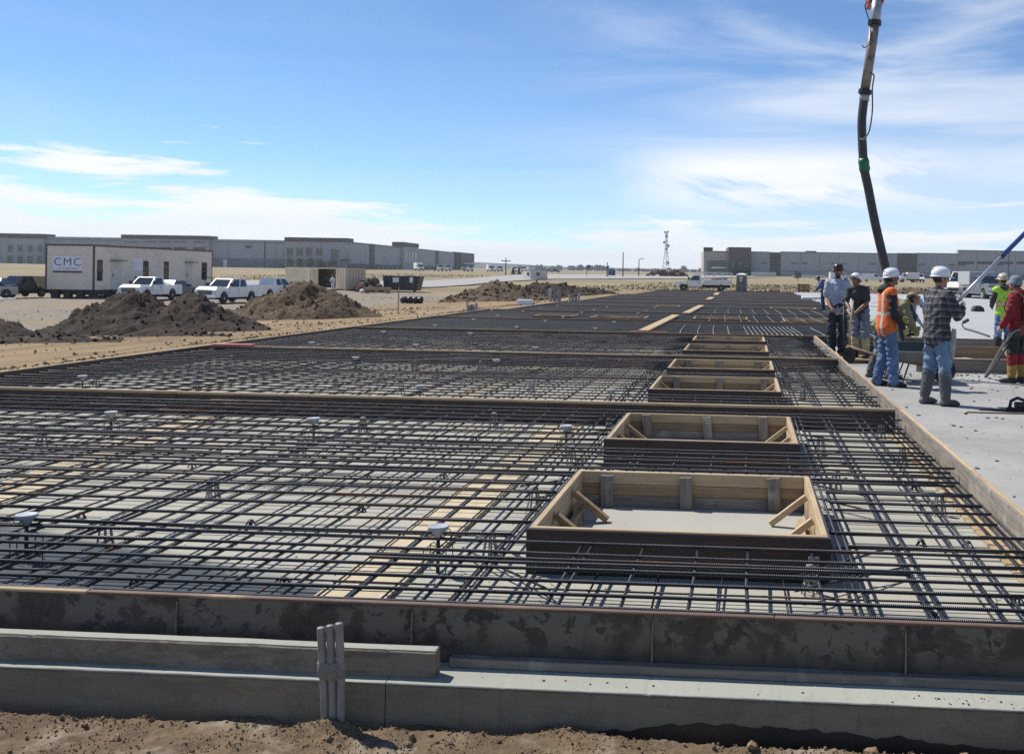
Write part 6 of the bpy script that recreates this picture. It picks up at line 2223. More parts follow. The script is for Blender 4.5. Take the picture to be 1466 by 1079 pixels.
cargo_van('white vehicle before the right warehouse, just right of the pump hose', CG(49.6, 258), PSI - 0.2)
box_truck('white box truck before the right warehouse, left of the plaid worker', CG(58.6, 258), PSI + PI, L=4.9, H=2.5)
cargo_van('white vehicle before the right warehouse, close left of the plaid worker', CG(62.0, 262), PSI - PI / 2)


def utility_truck():
    x, y = C(3.4, 126.6)
    t = thing('utility_truck', 'white utility truck with toolboxes and ladder rack, side on beyond the rebar', 'utility truck', (x, y, -0.28), PSI + PI)
    L = 7.0
    hl = L / 2
    # heading is local +x (left in the picture)
    top = [(hl - 3.3, 0.55), (hl - 3.3, 1.28), (hl - 1.45, 1.28), (hl - 0.35, 1.2), (hl - 0.02, 1.05), (hl, 0.55)]
    pts = list(top)
    xc, r, z0 = hl - 1.05, 0.52, 0.55
    pts.append((xc + r, z0))
    for i in range(1, 8):
        a = PI * i / 8
        pts.append((xc + r * math.cos(a), z0 + r * math.sin(a)))
    pts.append((xc - r, z0))
    MB().prism(pts, -1.0, 1.0).build('body', 'white_paint', t)
    bx0, bx1, tx0, tx1 = hl - 3.28, hl - 1.45, hl - 3.15, hl - 2.2
    MB().frustum((bx0, bx1, -0.97, 0.97), (tx0, tx1, -0.8, 0.8), 1.28, 2.0).build('cab', 'white_paint', t)
    g = MB(); quad_pane(g, inset([(bx1, -0.97, 1.28), (bx1, 0.97, 1.28), (tx1, 0.8, 2.0), (tx1, -0.8, 2.0)], 0.06, 0.08)); g.build('windshield', 'glass_teal', t)
    for s in (-1, 1):
        bl, br, tr, tl = [Vector(p) for p in ((bx0, s * .97, 1.28), (bx1, s * .97, 1.28), (tx1, s * .8, 2.0), (tx0, s * .8, 2.0))]
        P = lambda u, v: (bl * (1 - u) + br * u) * (1 - v) + (tl * (1 - u) + tr * u) * v
        g = MB(); quad_pane(g, [P(.16, .08), P(.86, .08), P(.84, .85), P(.2, .85)]); g.build('side_window', 'glass_teal', t)
        y0, y1 = sorted((s * 1.0, s * 1.015))
        for xx in (bx0 + 0.3, bx1 - 0.05):
            MB().box(xx, xx + 0.02, y0, y1, 0.65, 1.27).build('door_seam', 'steel_dark', t)
        MB().box(bx0 + 0.4, bx0 + 0.6, y0, y1 + 0.01, 1.05, 1.11).build('door_handle', 'steel_dark', t)
        MB().box(bx1 - 0.3, bx1 - 0.12, s * 1.12 - 0.1, s * 1.12 + 0.1, 1.4, 1.75).build('mirror', 'steel_dark', t)
        wheel(t, hl - 1.05, s * 0.88, 0.44, 0.26, side=s)
        wheel(t, -hl + 1.35, s * 0.88, 0.44, 0.30, side=s)
        MB().box(hl - 0.1, hl + 0.02, s * 0.75 - 0.14, s * 0.75 + 0.14, 0.85, 1.05).build('headlight', 'lamp_lens', t)
        # tool boxes
        bx = MB().cbox(-hl, hl - 3.5, s * 0.78 - 0.22, s * 0.78 + 0.22, 0.78, 1.42, 0.02).build('tool_box', 'white_paint', t)
        for i in range(4):
            a0 = -hl + 0.1 + i * 0.84
            yy0, yy1 = sorted((s * 1.0, s * 1.012))
            MB().box(a0, a0 + 0.76, yy0, yy1, 0.84, 1.36).build('box_door', 'white_matt', bx)
            MB().box(a0 + 0.33, a0 + 0.43, yy0, yy1 + 0.01, 1.1, 1.15).build('latch', 'steel_dark', bx)
        # rack
        for i in range(4):
            xx = -hl + 0.08 + i * 1.08
            MB().box(xx, xx + 0.06, s * 0.9 - 0.03, s * 0.9 + 0.03, 1.42, 2.12).build('rack_post', 'white_matt', t)
        for z in (1.75, 2.12, 2.24):
            MB().box(-hl - 0.1, hl - 2.4 if z > 2 else hl - 3.6, s * 0.9 - 0.03, s * 0.9 + 0.03, z - 0.03, z + 0.03).build('rack_rail', 'white_matt', t)
    MB().box(-hl, hl - 3.5, -0.56, 0.56, 0.78, 0.95).build('bed', 'white_matt', t)
    MB().box(-hl + 0.2, hl - 0.4, -0.45, 0.45, 0.45, 0.78).build('chassis', 'rubber', t)
    for i in range(5):
        xx = -hl + 0.05 + i * 1.05
        MB().box(xx, xx + 0.06, -0.92, 0.92, 2.25, 2.30).build('rack_crossbar', 'white_matt', t)
    MB().tube([(-hl + 0.2, 0.2, 2.36), (hl - 3.0, 0.2, 2.36)], 0.05, 6).build('rack_pipe', 'galvanised', t)
    MB().box(-hl + 0.6, -hl + 2.6, -0.5, 0.5, 0.95, 1.66).build('load', 'form_board_x', t)
    MB().cbox(hl - 0.05, hl + 0.16, -1.0, 1.0, 0.5, 0.74, 0.03).build('front_bumper', 'steel_dark', t)
    MB().box(hl - 0.03, hl + 0.03, -0.5, 0.5, 0.8, 1.08).build('grille', 'steel_dark', t)
    MB().box(-hl - 0.5, -hl, -0.9, 0.9, 0.62, 0.74).build('rear_bumper', 'steel_dark', t)


utility_truck()


# ------------------------------------------------------------------ thin blue air
m = bpy.data.materials.new('air')
m.use_nodes = True
nt_ = m.node_tree
nt_.nodes.remove(nt_.nodes['Principled BSDF'])
pv = nt_.nodes.new('ShaderNodeVolumePrincipled')
pv.inputs['Color'].default_value = (0.80, 0.89, 1.0, 1)
pv.inputs['Density'].default_value = 0.00018
pv.inputs['Anisotropy'].default_value = 0.2
nt_.links.new(pv.outputs[0], nt_.nodes['Material Output'].inputs['Volume'])
MATS['air'] = m
HAZE = True
if HAZE:
    tag(MB().box(-3300, 3300, -2700, 3300, -2.6, 60).build('haze', 'air'), kind='stuff')
# ================================================================== PEOPLE
WORK = bpy.data.scenes.new('workbench')      # scratch scene for the remeshing, removed again below

def remesh(mb, mats, voxel, smooth=3, name='cloth', fold=0.0, ffreq=9.0, seed=0.0, fz=1.0, deci=None):
    """fuse overlapping closed shapes into one continuous surface"""
    me = mb.mesh('tmp', mats)
    o = bpy.data.objects.new('tmp', me)
    WORK.collection.objects.link(o)
    m = o.modifiers.new('r', 'REMESH')
    m.mode = 'VOXEL'
    m.voxel_size = voxel
    if smooth:
        s = o.modifiers.new('s', 'SMOOTH')
        s.factor = 0.5
        s.iterations = smooth
    if deci:
        d = o.modifiers.new('d', 'DECIMATE')
        d.ratio = deci
    with bpy.context.temp_override(scene=WORK, view_layer=WORK.view_layers[0]):
        dg = bpy.context.evaluated_depsgraph_get()
    out = bpy.data.meshes.new_from_object(o.evaluated_get(dg))
    out.name = name
    WORK.collection.objects.unlink(o)
    if fold:
        data = [(v.co.copy(), v.normal.copy()) for v in out.vertices]
        flat = []
        for p, nrm in data:
            q = Vector((p.x * ffreq, p.y * ffreq, p.z * ffreq * fz + seed))
            a = 1.0 - abs(noise.noise(q + Vector((seed, 0, 0)))) * 2.2
            flat += list(p + nrm * (fold * (a - 0.45) + fold * 0.5 * noise.noise(q * 2.3)))
        out.vertices.foreach_set('co', flat)
    out.polygons.foreach_set('use_smooth', [True] * len(out.polygons))
    return out


def finish(me, name, parent, mats, region=None):
    if region:
        me.polygons.foreach_set('material_index', [region(p.center) for p in me.polygons])
    else:
        me.polygons.foreach_set('material_index', [0] * len(me.polygons))
    me.update()
    return put(name, me, parent)


DEF = dict(pelvis=(0, 0, 0.96), waist=(0, 0.0, 1.10), chest=(0, 0.01, 1.30), neck=(0, -0.005, 1.475), head=(0, 0.03, 1.655), hyaw=0.0, hpitch=0.0,
           shR=(0.185, 0, 1.425), elR=(0.245, -0.03, 1.145), wrR=(0.245, 0.07, 0.90), shL=(-0.185, 0, 1.425), elL=(-0.245, -0.03, 1.145), wrL=(-0.245, 0.07, 0.90),
           hipR=(0.09, 0, 0.93), knR=(0.11, 0.03, 0.50), anR=(0.12, -0.02, 0.10), toeR=0.12, hipL=(-0.09, 0, 0.93), knL=(-0.11, 0.03, 0.50), anL=(-0.12, -0.02, 0.10), toeL=-0.12,
           grip=0.35, palmR=None, palmL=None)


def hand(mb, w, d, n, side, grip):
    """palm, four fingers of unequal length and a thumb leaving the side of the palm"""
    w, d, n = Vector(w), Vector(d).normalized(), Vector(n)
    n = (n - d * n.dot(d)).normalized()
    u = d.cross(n) * side            # towards the thumb
    mb.chain([w - d * 0.03, w + d * 0.03, w + d * 0.085], [(0.026, 0.021), (0.037, 0.019), (0.041, 0.015)], 10, ref=u)
    for i, (off, L) in enumerate(((0.031, 0.075), (0.0105, 0.085), (-0.0105, 0.079), (-0.031, 0.062))):
        p = w + d * 0.085 + u * off
        a = 0.15
        pts = [p - d * 0.02]
        q = p
        for s, (f, g) in enumerate(((0.45, 0.55), (0.32, 1.0), (0.23, 0.8))):
            pts.append(q)
            a += grip * g * 1.35
            q = q + (d * math.cos(a) + n * math.sin(a)) * L * f
        pts.append(q)
        mb.chain(pts, [0.0095, 0.0095, 0.009, 0.0085, 0.0075], 8, ref=u)
    p = w + d * 0.025 + u * 0.030
    mb.chain([p, p + u * 0.026 + d * 0.025 + n * 0.008, p + u * 0.030 + d * 0.055 + n * (0.012 + 0.03 * grip), p + u * 0.020 + d * 0.075 + n * (0.016 + 0.05 * grip)], [0.014, 0.0125, 0.0105, 0.0085], 8, ref=n)


def torso_line(J):
    return [Vector(J[k]) for k in ('pelvis', 'waist', 'chest', 'neck')]


def person(label, loc, head_deg, outfit, pose=None, scale=1.0, vox=1.0, build=1.0):
    J = dict(DEF)
    J.update(pose or {})
    t = thing('person', label, 'person', loc, R(head_deg))
    t.scale = (scale,) * 3
    V = lambda k: Vector(J[k])
    skin = outfit.get('skin', 'skin')
    bw = build
    pel, wai, che, nck, hd = V('pelvis'), V('waist'), V('chest'), V('neck'), V('head')
    up = (nck - che).normalized()
    H = Matrix.Translation(hd) @ Matrix.Rotation(J['hyaw'], 4, 'Z') @ Matrix.Rotation(-J['hpitch'], 4, 'X')
    H3 = H.to_3x3()
    hp = lambda x, y, z: H @ Vector((x, y, z))

    # ---------------- the body, one continuous surface
    b = MB()
    b.chain([pel + (pel - wai) * 0.35, pel, wai, che, che.lerp(nck, 0.72), nck], [(0.13, 0.10), (0.150 * bw, 0.105), (0.132 * bw, 0.095), (0.155 * bw, 0.108), (0.150, 0.085), (0.070, 0.065)], 16)
    b.chain([nck - up * 0.05, nck.lerp(hd, 0.5), hp(0, -0.02, -0.05)], [0.066, 0.058, 0.056], 14)
    b.ellipsoid(hp(0, -0.012, 0.030), (0.076, 0.096, 0.092), 20, 14, H3)
    b.ellipsoid(hp(0, 0.022, -0.040), (0.060, 0.070, 0.075), 18, 12, H3)
    b.ellipsoid(hp(0, 0.062, -0.088), (0.030, 0.026, 0.026), 12, 8, H3)
    b.chain([hp(0, 0.086, 0.018), hp(0, 0.101, -0.008), hp(0, 0.109, -0.026)], [0.009, 0.012, 0.015], 8)
    for s in (-1, 1):
        b.ellipsoid(hp(s * 0.078, -0.008, -0.012), (0.013, 0.022, 0.033), 10, 8, H3)
        b.ellipsoid(hp(s * 0.034, 0.074, 0.030), (0.024, 0.014, 0.008), 10, 6, H3)
    for S, s in (('R', 1), ('L', -1)):
        sh, el, wr = V('sh' + S), V('el' + S), V('wr' + S)
        b.chain([che.lerp(nck, 0.7), sh, sh.lerp(el, 0.5), el, el.lerp(wr, 0.35), wr], [0.058, 0.055, 0.047, 0.040, 0.040, 0.028], 12)
        d = (wr - el).normalized()
        n = J['palm' + S] or (-s, 0.15, 0.0)
        hand(b, wr, d if not J.get('hand' + S) else Vector(J['hand' + S]), n, s, J['grip'])
        hip, kn, an = V('hip' + S), V('kn' + S), V('an' + S)
        b.chain([pel.lerp(hip, 0.6), hip, hip.lerp(kn, 0.5), kn, kn.lerp(an, 0.35), an], [0.085, 0.080, 0.070, 0.052, 0.052, 0.036], 12)
        a = J['toe' + S]
        f = Vector((math.sin(a), math.cos(a), 0))
        b.chain([an + Vector((0, 0, -0.03)) - f * 0.03, an + f * 0.07 + Vector((0, 0, -0.055)), an + f * 0.15 + Vector((0, 0, -0.07))], [0.036, (0.038, 0.03), (0.034, 0.02)], 10)
    glove = outfit.get('gloves')
    mats = [skin, 'lip', glove or skin, 'hair']
    me = remesh(b, mats, 0.0062 * vox, 2, 'body')
    mouth = hp(0, 0.090, -0.062)
    wl, wrr = V('wrL'), V('wrR')
    hair = outfit.get('hair', True)
    Hi = H.inverted()

    def region(c):
        if (c - mouth).length < 0.024 and abs((Hi @ c).z + 0.062) < 0.0075:
            return 1
        if glove and ((c - wl).length < 0.20 and (c - wl).dot(wl - V('elL')) > -0.002 or (c - wrr).length < 0.20 and (c - wrr).dot(wrr - V('elR')) > -0.002):
            return 2
        l = Hi @ c
        if outfit.get('beard') and l.length < 0.16 and l.z < -0.045 and l.y > 0.02 and not ((c - mouth).length < 0.02):
            return 3
        return 0
    finish(me, 'body', t, mats, region)
    for s in (-1, 1):
        MB().ellipsoid(hp(s * 0.033, 0.0800, 0.014), (0.012, 0.008, 0.008), 8, 6, H3).build('eye', 'eye', t, smooth=True)
    if hair:
        hb = MB()
        hb.ellipsoid(hp(0, -0.022, 0.020), (0.083, 0.094, 0.098), 18, 12, H3)
        hm = hb.mesh('hair', ['hair'], True)
        bmm = bmesh.new(); bmm.from_mesh(hm)
        kill = [f for f in bmm.faces if (Hi @ f.calc_center_median()).y > 0.030 or (Hi @ f.calc_center_median()).z < -0.066]
        bmesh.ops.delete(bmm, geom=kill, context='FACES')
        bmm.to_mesh(hm); bmm.free()
        put('hair', hm, t)
    if outfit.get('glasses'):
        g = MB()
        for s in (-1, 1):
            g.ellipsoid(hp(s * 0.034, 0.089, 0.012), (0.026, 0.007, 0.018), 10, 6, H3)
            g.tube([hp(s * 0.058, 0.084, 0.014), hp(s * 0.080, -0.01, 0.014)], 0.004, 5)
        g.build('sunglasses', 'eye', t, smooth=True)

    # ---------------- trousers
    tr = MB()
    tr.chain([pel + (pel - wai) * 0.30, pel, pel.lerp(wai, 0.75)], [(0.150 * bw, 0.120), (0.165 * bw, 0.124), (0.138 * bw, 0.100)], 18)
    top = outfit.get('boot_h', 0.16)
    for S in ('R', 'L'):
        hip, kn, an = V('hip' + S), V('kn' + S), V('an' + S)
        lo = max(0.0, (top - 0.05 - an.z) / (kn.z - an.z)) if top > 0.25 else 0.0
        e = an.lerp(kn, lo) if lo > 0 else an + Vector((0, 0.0, -0.035))
        tr.chain([pel.lerp(hip, 0.75), hip, hip.lerp(kn, 0.45), kn, kn.lerp(e, 0.5), e], [0.112, (0.108, 0.114), 0.102, 0.088, 0.084, 0.080 if lo == 0 else 0.078], 16)
    me = remesh(tr, outfit['trousers'], 0.0125 * vox, 3, 'trousers', fold=0.018, ffreq=6.5, seed=loc[0] * 3, fz=1.9)
    finish(me, 'trousers', t, outfit['trousers'])
    # ---------------- boots
    for S, s in (('R', 1), ('L', -1)):
        kn, an = V('kn' + S), V('an' + S)
        a = J['toe' + S]
        f = Vector((math.sin(a), math.cos(a), 0))
        k = MB()
        hi = an.lerp(kn, max(0.0, (top - an.z) / (kn.z - an.z)))
        k.chain([hi, hi.lerp(an, 0.5), an + Vector((0, 0, 0.01)), an + Vector((0, 0, -0.04))], [0.092 if top > 0.25 else 0.056, 0.080 if top > 0.25 else 0.054, 0.066 if top > 0.25 else 0.054, 0.058], 14)
        z = Vector((0, 0, -an.z))
        k.chain([an + z - f * 0.055 + Vector((0, 0, 0.036)), an + z + f * 0.05 + Vector((0, 0, 0.046)), an + z + f * 0.13 + Vector((0, 0, 0.040)), an + z + f * 0.185 + Vector((0, 0, 0.030))],
                [(0.044, 0.036), (0.048, 0.045), (0.054, 0.040), (0.046, 0.029)], 14, ref=f.cross(Vector((0, 0, 1))))
        bm_ = outfit['boots']
        me = remesh(k, bm_, 0.009 * vox, 2, 'boot', fold=0.004, ffreq=14, seed=2.0 + s)
        for v in me.vertices:
            v.co.z = max(v.co.z, 0.001)
        finish(me, 'boot', t, bm_, outfit.get('boot_region'))
    # ---------------- jacket or shirt
    jk = MB()
    fat = outfit.get('bulk', 1.0)
    hem = outfit.get('hem', 0.55)
    if abs(che.y - pel.y) > 0.15:
        hem = 0.25
    jk.chain([pel.lerp(pel + (pel - wai), hem), pel, wai, che, che.lerp(nck, 0.62), che.lerp(nck, 0.88)],
             [(0.175 * bw * fat, 0.132 * fat), (0.174 * bw * fat, 0.130 * fat), (0.160 * bw * fat, 0.122 * fat), (0.186 * bw * fat, 0.134 * fat), (0.186 * fat, 0.108 * fat), (0.105, 0.082)], 20)
    jk.chain([che.lerp(nck, 0.86), nck + up * 0.035], [(0.086, 0.080), (0.073, 0.070)], 14)
    sl = outfit.get('sleeve', 1.0)
    for S in ('R', 'L'):
        sh, el, wr = V('sh' + S), V('el' + S), V('wr' + S)
        if sl >= 1.0:
            jk.chain([che.lerp(nck, 0.6).lerp(sh, 0.5), sh, sh.lerp(el, 0.5), el, el.lerp(wr, 0.5), wr - (wr - el).normalized() * 0.02], [0.085 * fat, 0.078 * fat, 0.070 * fat, 0.062 * fat, 0.057 * fat, 0.047 * fat], 14)
        else:
            jk.chain([che.lerp(nck, 0.6).lerp(sh, 0.5), sh, sh.lerp(el, 0.5), sh.lerp(el, sl)], [0.085, 0.076, 0.068, 0.066], 14)
    me = remesh(jk, outfit['top'], 0.0115 * vox, 3, 'jacket', fold=0.013, ffreq=7.5, seed=loc[1] * 2, fz=1.3)
    finish(me, outfit.get('top_name', 'jacket'), t, outfit['top'])
    # ---------------- vest
    if outfit.get('vest'):
        v = MB()
        v.chain([pel.lerp(pel + (pel - wai), 0.55), pel, wai, che, che.lerp(nck, 0.62), che.lerp(nck, 0.86)],
                [(0.200 * bw, 0.155), (0.192 * bw, 0.148), (0.180 * bw, 0.142), (0.200 * bw, 0.152), (0.190, 0.126), (0.112, 0.092)], 22)
        for S in ('R', 'L'):
            v.chain([che.lerp(nck, 0.6).lerp(V('sh' + S), 0.4), V('sh' + S)], [0.094, 0.088], 14)
        me = remesh(v, outfit['vest'], 0.012 * vox, 3, 'vest', fold=0.012, ffreq=5.5, seed=4.0 + loc[0], fz=0.7)
        finish(me, 'vest', t, outfit['vest'])
    if outfit.get('hood'):
        k = MB()
        k.chain([nck + Vector((-0.09, -0.05, 0.02)), nck + Vector((0, -0.10, -0.02)), nck + Vector((0.09, -0.05, 0.02)), nck + Vector((0.07, 0.05, 0.0)), nck + Vector((0, 0.07, -0.03)), nck + Vector((-0.07, 0.05, 0.0))], [0.045, 0.055, 0.045, 0.035, 0.032, 0.035], 12)
        finish(remesh(k, outfit['hood'], 0.011, 3, 'hood', fold=0.006), 'hood', t, outfit['hood'])
    # ---------------- hats
    hat = outfit.get('hat')
    if hat:
        q = MB()
        if hat == 'beanie':
            q.lathe([(0.090, -0.01), (0.096, 0.0), (0.097, 0.035), (0.094, 0.040), (0.095, 0.075), (0.084, 0.115), (0.055, 0.145), (0.004, 0.156)], 22)
            q.v = [(x, y * 1.13 - 0.012, z) for (x, y, z) in q.v]
        else:
            q.lathe([(0.104, 0.026), (0.110, 0.040), (0.109, 0.068), (0.100, 0.102), (0.080, 0.132), (0.048, 0.151), (0.004, 0.158)], 26)
            wide = outfit.get('brim', 'front')
            n = 26
            o = len(q.v)
            for ring, zz in ((1.0, 0.034), (1.0, 0.026)):
                for inner in (0, 1):
                    for i in range(n):
                        a = 2 * PI * i / n
                        c, s = math.cos(a), math.sin(a)
                        r = 0.107
                        ext = 0.016 + (0.040 * max(0.0, s) ** 2 if wide == 'front' else 0.078)
                        rr = r if inner == 0 else r + ext
                        q.v.append((rr * c, rr * s, zz - (0.010 if inner else 0.0)))
            for i in range(n):
                j = (i + 1) % n
                q.f += [(o + i, o + j, o + n + j, o + n + i), (o + 2 * n + j, o + 2 * n + i, o + 3 * n + i, o + 3 * n + j), (o + n + i, o + n + j, o + 3 * n + j, o + 3 * n + i)]
                q.mi += [0, 0, 0]
            for dx in (-0.022, 0.0, 0.022):
                q.tube([(dx, 0.105 * math.cos(k_ * PI / 8), 0.070 + 0.090 * math.sin(k_ * PI / 8)) for k_ in range(1, 8)], 0.0065, 6)
            q.v = [(x, y * 1.16 - 0.008, z) for (x, y, z) in q.v]
        q.v = [tuple(H @ Vector(p)) for p in q.v]
        q.build('beanie' if hat == 'beanie' else 'hard_hat', outfit['hat_mat'], t, smooth=True)
    return t, J


# the man in the plaid jacket, seen from behind, with the long pole in front of him
person('man in dark plaid jacket and grey rubber boots seen from behind, holding the long pole', (2.60, 14.05, 0.0), -62,
       dict(top='plaid', trousers='c_jean_light', boots='c_boot_grey', boot_h=0.42, hat='hard', hat_mat='hat_white', gloves='c_glove', bulk=1.14, hem=0.62, top_name='plaid_jacket'),
       dict(chest=(0, 0.03, 1.30), neck=(0, 0.02, 1.475), head=(0, 0.055, 1.65), hyaw=-0.25, hpitch=0.05,
            shR=(0.20, 0.02, 1.42), elR=(0.27, 0.12, 1.16), wrR=(0.10, 0.33, 1.26), palmR=(-0.6, -0.3, 0.6), shL=(-0.20, 0.03, 1.42), elL=(-0.25, 0.16, 1.18), wrL=(-0.06, 0.34, 1.34), palmL=(0.5, -0.3, 0.6),
            hipR=(0.10, 0, 0.93), anR=(0.16, 0.03, 0.10), knR=(0.13, 0.04, 0.50), anL=(-0.15, -0.06, 0.10), knL=(-0.12, 0.0, 0.50), grip=0.95), scale=1.035, build=1.12)
# orange vest
person('man in an orange reflective vest over a dark jacket, blue jeans and white hard hat', (2.24, 16.29, 0.0), -78,
       dict(top='c_black_cloth', vest='vest_orange', trousers='c_jean', boots='c_brown_boot', boot_h=0.17, hat='hard', hat_mat='hat_white', gloves='c_glove_yellow', bulk=1.06, hem=0.45, skin='skin_dark', hood='c_black_cloth'),
       dict(chest=(0, 0.02, 1.30), head=(0, 0.07, 1.645), hpitch=-0.12, hyaw=0.05, shR=(0.205, -0.01, 1.42), elR=(0.25, 0.01, 1.13), wrR=(0.25, 0.17, 0.90), elL=(-0.24, 0.06, 1.15), wrL=(-0.17, 0.28, 1.02),
            anR=(0.10, 0.08, 0.10), knR=(0.10, 0.06, 0.50), anL=(-0.12, -0.10, 0.10), knL=(-0.11, 0.0, 0.50), grip=0.6), scale=1.035, build=1.1)
# bending man holding the hose end, behind the orange vest
person('man in olive jacket bending over the hose end behind the orange vested man', (2.30, 17.60, 0.0), -86,
       dict(top='c_olive', trousers='c_grey_jean', boots='c_boot_grey', boot_h=0.36, hat=None, gloves='c_glove_yellow', bulk=1.06, hem=0.5),
       dict(pelvis=(0, 0.02, 0.93), waist=(0, 0.11, 1.05), chest=(0, 0.27, 1.19), neck=(0, 0.43, 1.29), head=(0, 0.57, 1.36), hpitch=-0.45, shR=(0.185, 0.38, 1.24), shL=(-0.185, 0.38, 1.24),
            elR=(0.24, 0.46, 0.99), wrR=(0.13, 0.58, 0.80), elL=(-0.24, 0.47, 0.99), wrL=(-0.10, 0.62, 0.86), anR=(0.13, 0.16, 0.10), knR=(0.12, 0.18, 0.52), anL=(-0.14, -0.12, 0.10), knL=(-0.12, 0.03, 0.50), grip=0.8))
# dark shirt, white hard hat, shovel
person('man in dark shirt with yellow boots and white hard hat leaning on a shovel', (2.36, 20.95, 0.084), 148,
       dict(top='c_charcoal', trousers='c_grey_jean', boots=['c_boot_tan', 'c_boot_black'], boot_h=0.40, boot_region=lambda c: 1 if c.z < 0.15 else 0, hat='hard', hat_mat='hat_white', gloves=None, skin='skin_dark', top_name='dark_shirt', sleeve=0.75),
       dict(waist=(0, 0.02, 1.10), chest=(0, 0.10, 1.29), neck=(0, 0.19, 1.44), head=(0, 0.28, 1.58), hpitch=-0.5, shR=(0.185, 0.15, 1.40), shL=(-0.185, 0.15, 1.40), elR=(0.23, 0.20, 1.12), wrR=(0.06, 0.36, 0.96), elL=(-0.22, 0.18, 1.13), wrL=(0.03, 0.33, 0.86), grip=0.95), scale=0.99)
# blue shirt
person('tall man in light blue shirt and brown wide brimmed hard hat facing the camera', (1.93, 21.45, 0.084), 176,
       dict(top='c_shirt_blue', trousers='c_navy', boots='c_brown_boot', boot_h=0.18, hat='hard', hat_mat='hat_brown', brim='wide', glasses=True, beard=True, top_name='blue_shirt', sleeve=0.8, gloves=None, bulk=0.93),
       dict(hpitch=-0.02, elR=(0.225, -0.03, 1.14), wrR=(0.13, 0.16, 0.94), elL=(-0.215, -0.04, 1.14), wrL=(-0.15, 0.15, 0.90), anR=(0.10, -0.02, 0.10), anL=(-0.09, 0.0, 0.10), grip=0.5), scale=1.055)
# hi-vis, beyond the forms
person('man in lime vest with orange stripe and cream hard hat beyond the trench forms', (6.0, 24.2, 0.0), 14,
       dict(top='c_charcoal', vest='vest_lime', trousers='c_jean', boots='c_boot_black', boot_h=0.33, hat='hard', hat_mat='hat_cream', gloves='c_glove', bulk=1.0, hood='c_charcoal'),
       dict(head=(-0.01, 0.06, 1.645), hyaw=0.4, hpitch=-0.1, elL=(-0.24, 0.06, 1.16), wrL=(-0.16, 0.26, 1.05), elR=(0.24, 0.06, 1.16), wrR=(0.16, 0.26, 1.02), anL=(-0.16, -0.02, 0.10), anR=(0.15, 0.02, 0.10)), scale=1.03)
# red hooded jacket
person('man in red hooded jacket and grey blue beanie with khaki pack, at the right edge', (4.52, 17.30, 0.0), 48,
       dict(top='c_red', trousers='c_black_cloth', boots=['c_red', 'c_yellow_boot', 'c_boot_black'], boot_h=0.46, boot_region=lambda c: 2 if c.z < 0.10 else (1 if c.z < 0.30 else 0), hat='beanie', hat_mat='c_beanie', gloves='c_glove', bulk=1.14, hem=0.35, hood='c_red'),
       dict(head=(0, 0.06, 1.635), hyaw=0.15, hpitch=-0.12, elL=(-0.28, -0.02, 1.15), wrL=(-0.27, 0.14, 0.93), elR=(0.26, 0.08, 1.15), wrR=(0.15, 0.26, 1.02), anL=(-0.14, 0.02, 0.10), anR=(0.13, 0.0, 0.10)), scale=1.0, build=1.06)
red = bpy.context.scene.objects[[o.name for o in COL.objects if o.type == 'EMPTY' and 'red hooded' in o.get('label', '')][0]]
pk = MB()
pk.cbox(-0.15, 0.15, -0.29, -0.15, 1.00, 1.42, 0.04)
pk.cbox(-0.11, 0.11, -0.34, -0.28, 1.03, 1.24, 0.025)
pk.build('backpack', 'c_khaki', red, smooth=False)
for s in (-1, 1):
    MB().tube([(s * 0.12, -0.19, 1.40), (s * 0.125, -0.08, 1.50), (s * 0.13, 0.10, 1.46), (s * 0.14, 0.17, 1.25), (s * 0.15, 0.08, 1.02), (s * 0.13, -0.17, 1.02)], [(0.022, 0.006)] * 6, 8).build('pack_strap', 'c_khaki', red)
# bending man on the far slab
person('man in blue shirt bending far over on the white slab', (4.05, 26.1, TOP + 0.002), -58,
       dict(top='c_shirt_blue', trousers='c_navy', boots='c_boot_black', boot_h=0.30, hat=None, top_name='blue_shirt', gloves='c_glove'),
       dict(pelvis=(0, -0.04, 0.80), waist=(0, 0.09, 0.88), chest=(0, 0.30, 0.88), neck=(0, 0.47, 0.84), head=(0, 0.60, 0.79), hpitch=-1.0, shR=(0.185, 0.42, 0.84), shL=(-0.185, 0.42, 0.84), elR=(0.22, 0.46, 0.56), wrR=(0.13, 0.56, 0.32), elL=(-0.22, 0.46, 0.56), wrL=(-0.12, 0.58, 0.32),
            hipR=(0.09, -0.04, 0.78), hipL=(-0.09, -0.04, 0.78), knR=(0.13, 0.16, 0.46), knL=(-0.13, 0.14, 0.46), anR=(0.13, 0.0, 0.10), anL=(-0.14, -0.06, 0.10)), vox=1.3)
# two small far figures
person('small figure in a blue jacket far out, left of the tall blue shirt man', (3.45, 45.3, TOP if False else 0.24), 80,
       dict(top='c_blue_cloth', trousers='c_navy', boots='c_boot_black', boot_h=0.2, hat=None, gloves=None),
       dict(chest=(0, 0.10, 1.27), neck=(0, 0.20, 1.42), head=(0, 0.29, 1.55), hpitch=-0.4, elL=(-0.24, 0.2, 1.1), wrL=(-0.15, 0.35, 0.95), elR=(0.24, 0.2, 1.1), wrR=(0.15, 0.35, 0.95)), scale=0.92, vox=2.0)
cx, cy = C(-38.95, 116.3)
person('figure in white overalls standing before the dark container doorway', (cx, cy, ground_z(cx, cy)), 170,
       dict(top='c_white_cloth', trousers='c_white_cloth', boots='c_boot_black', boot_h=0.15, hat=None, gloves=None),
       dict(elL=(-0.27, 0.1, 1.15), wrL=(-0.15, 0.3, 1.05), elR=(0.27, 0.1, 1.15), wrR=(0.15, 0.3, 1.05)), scale=0.97, vox=2.2)

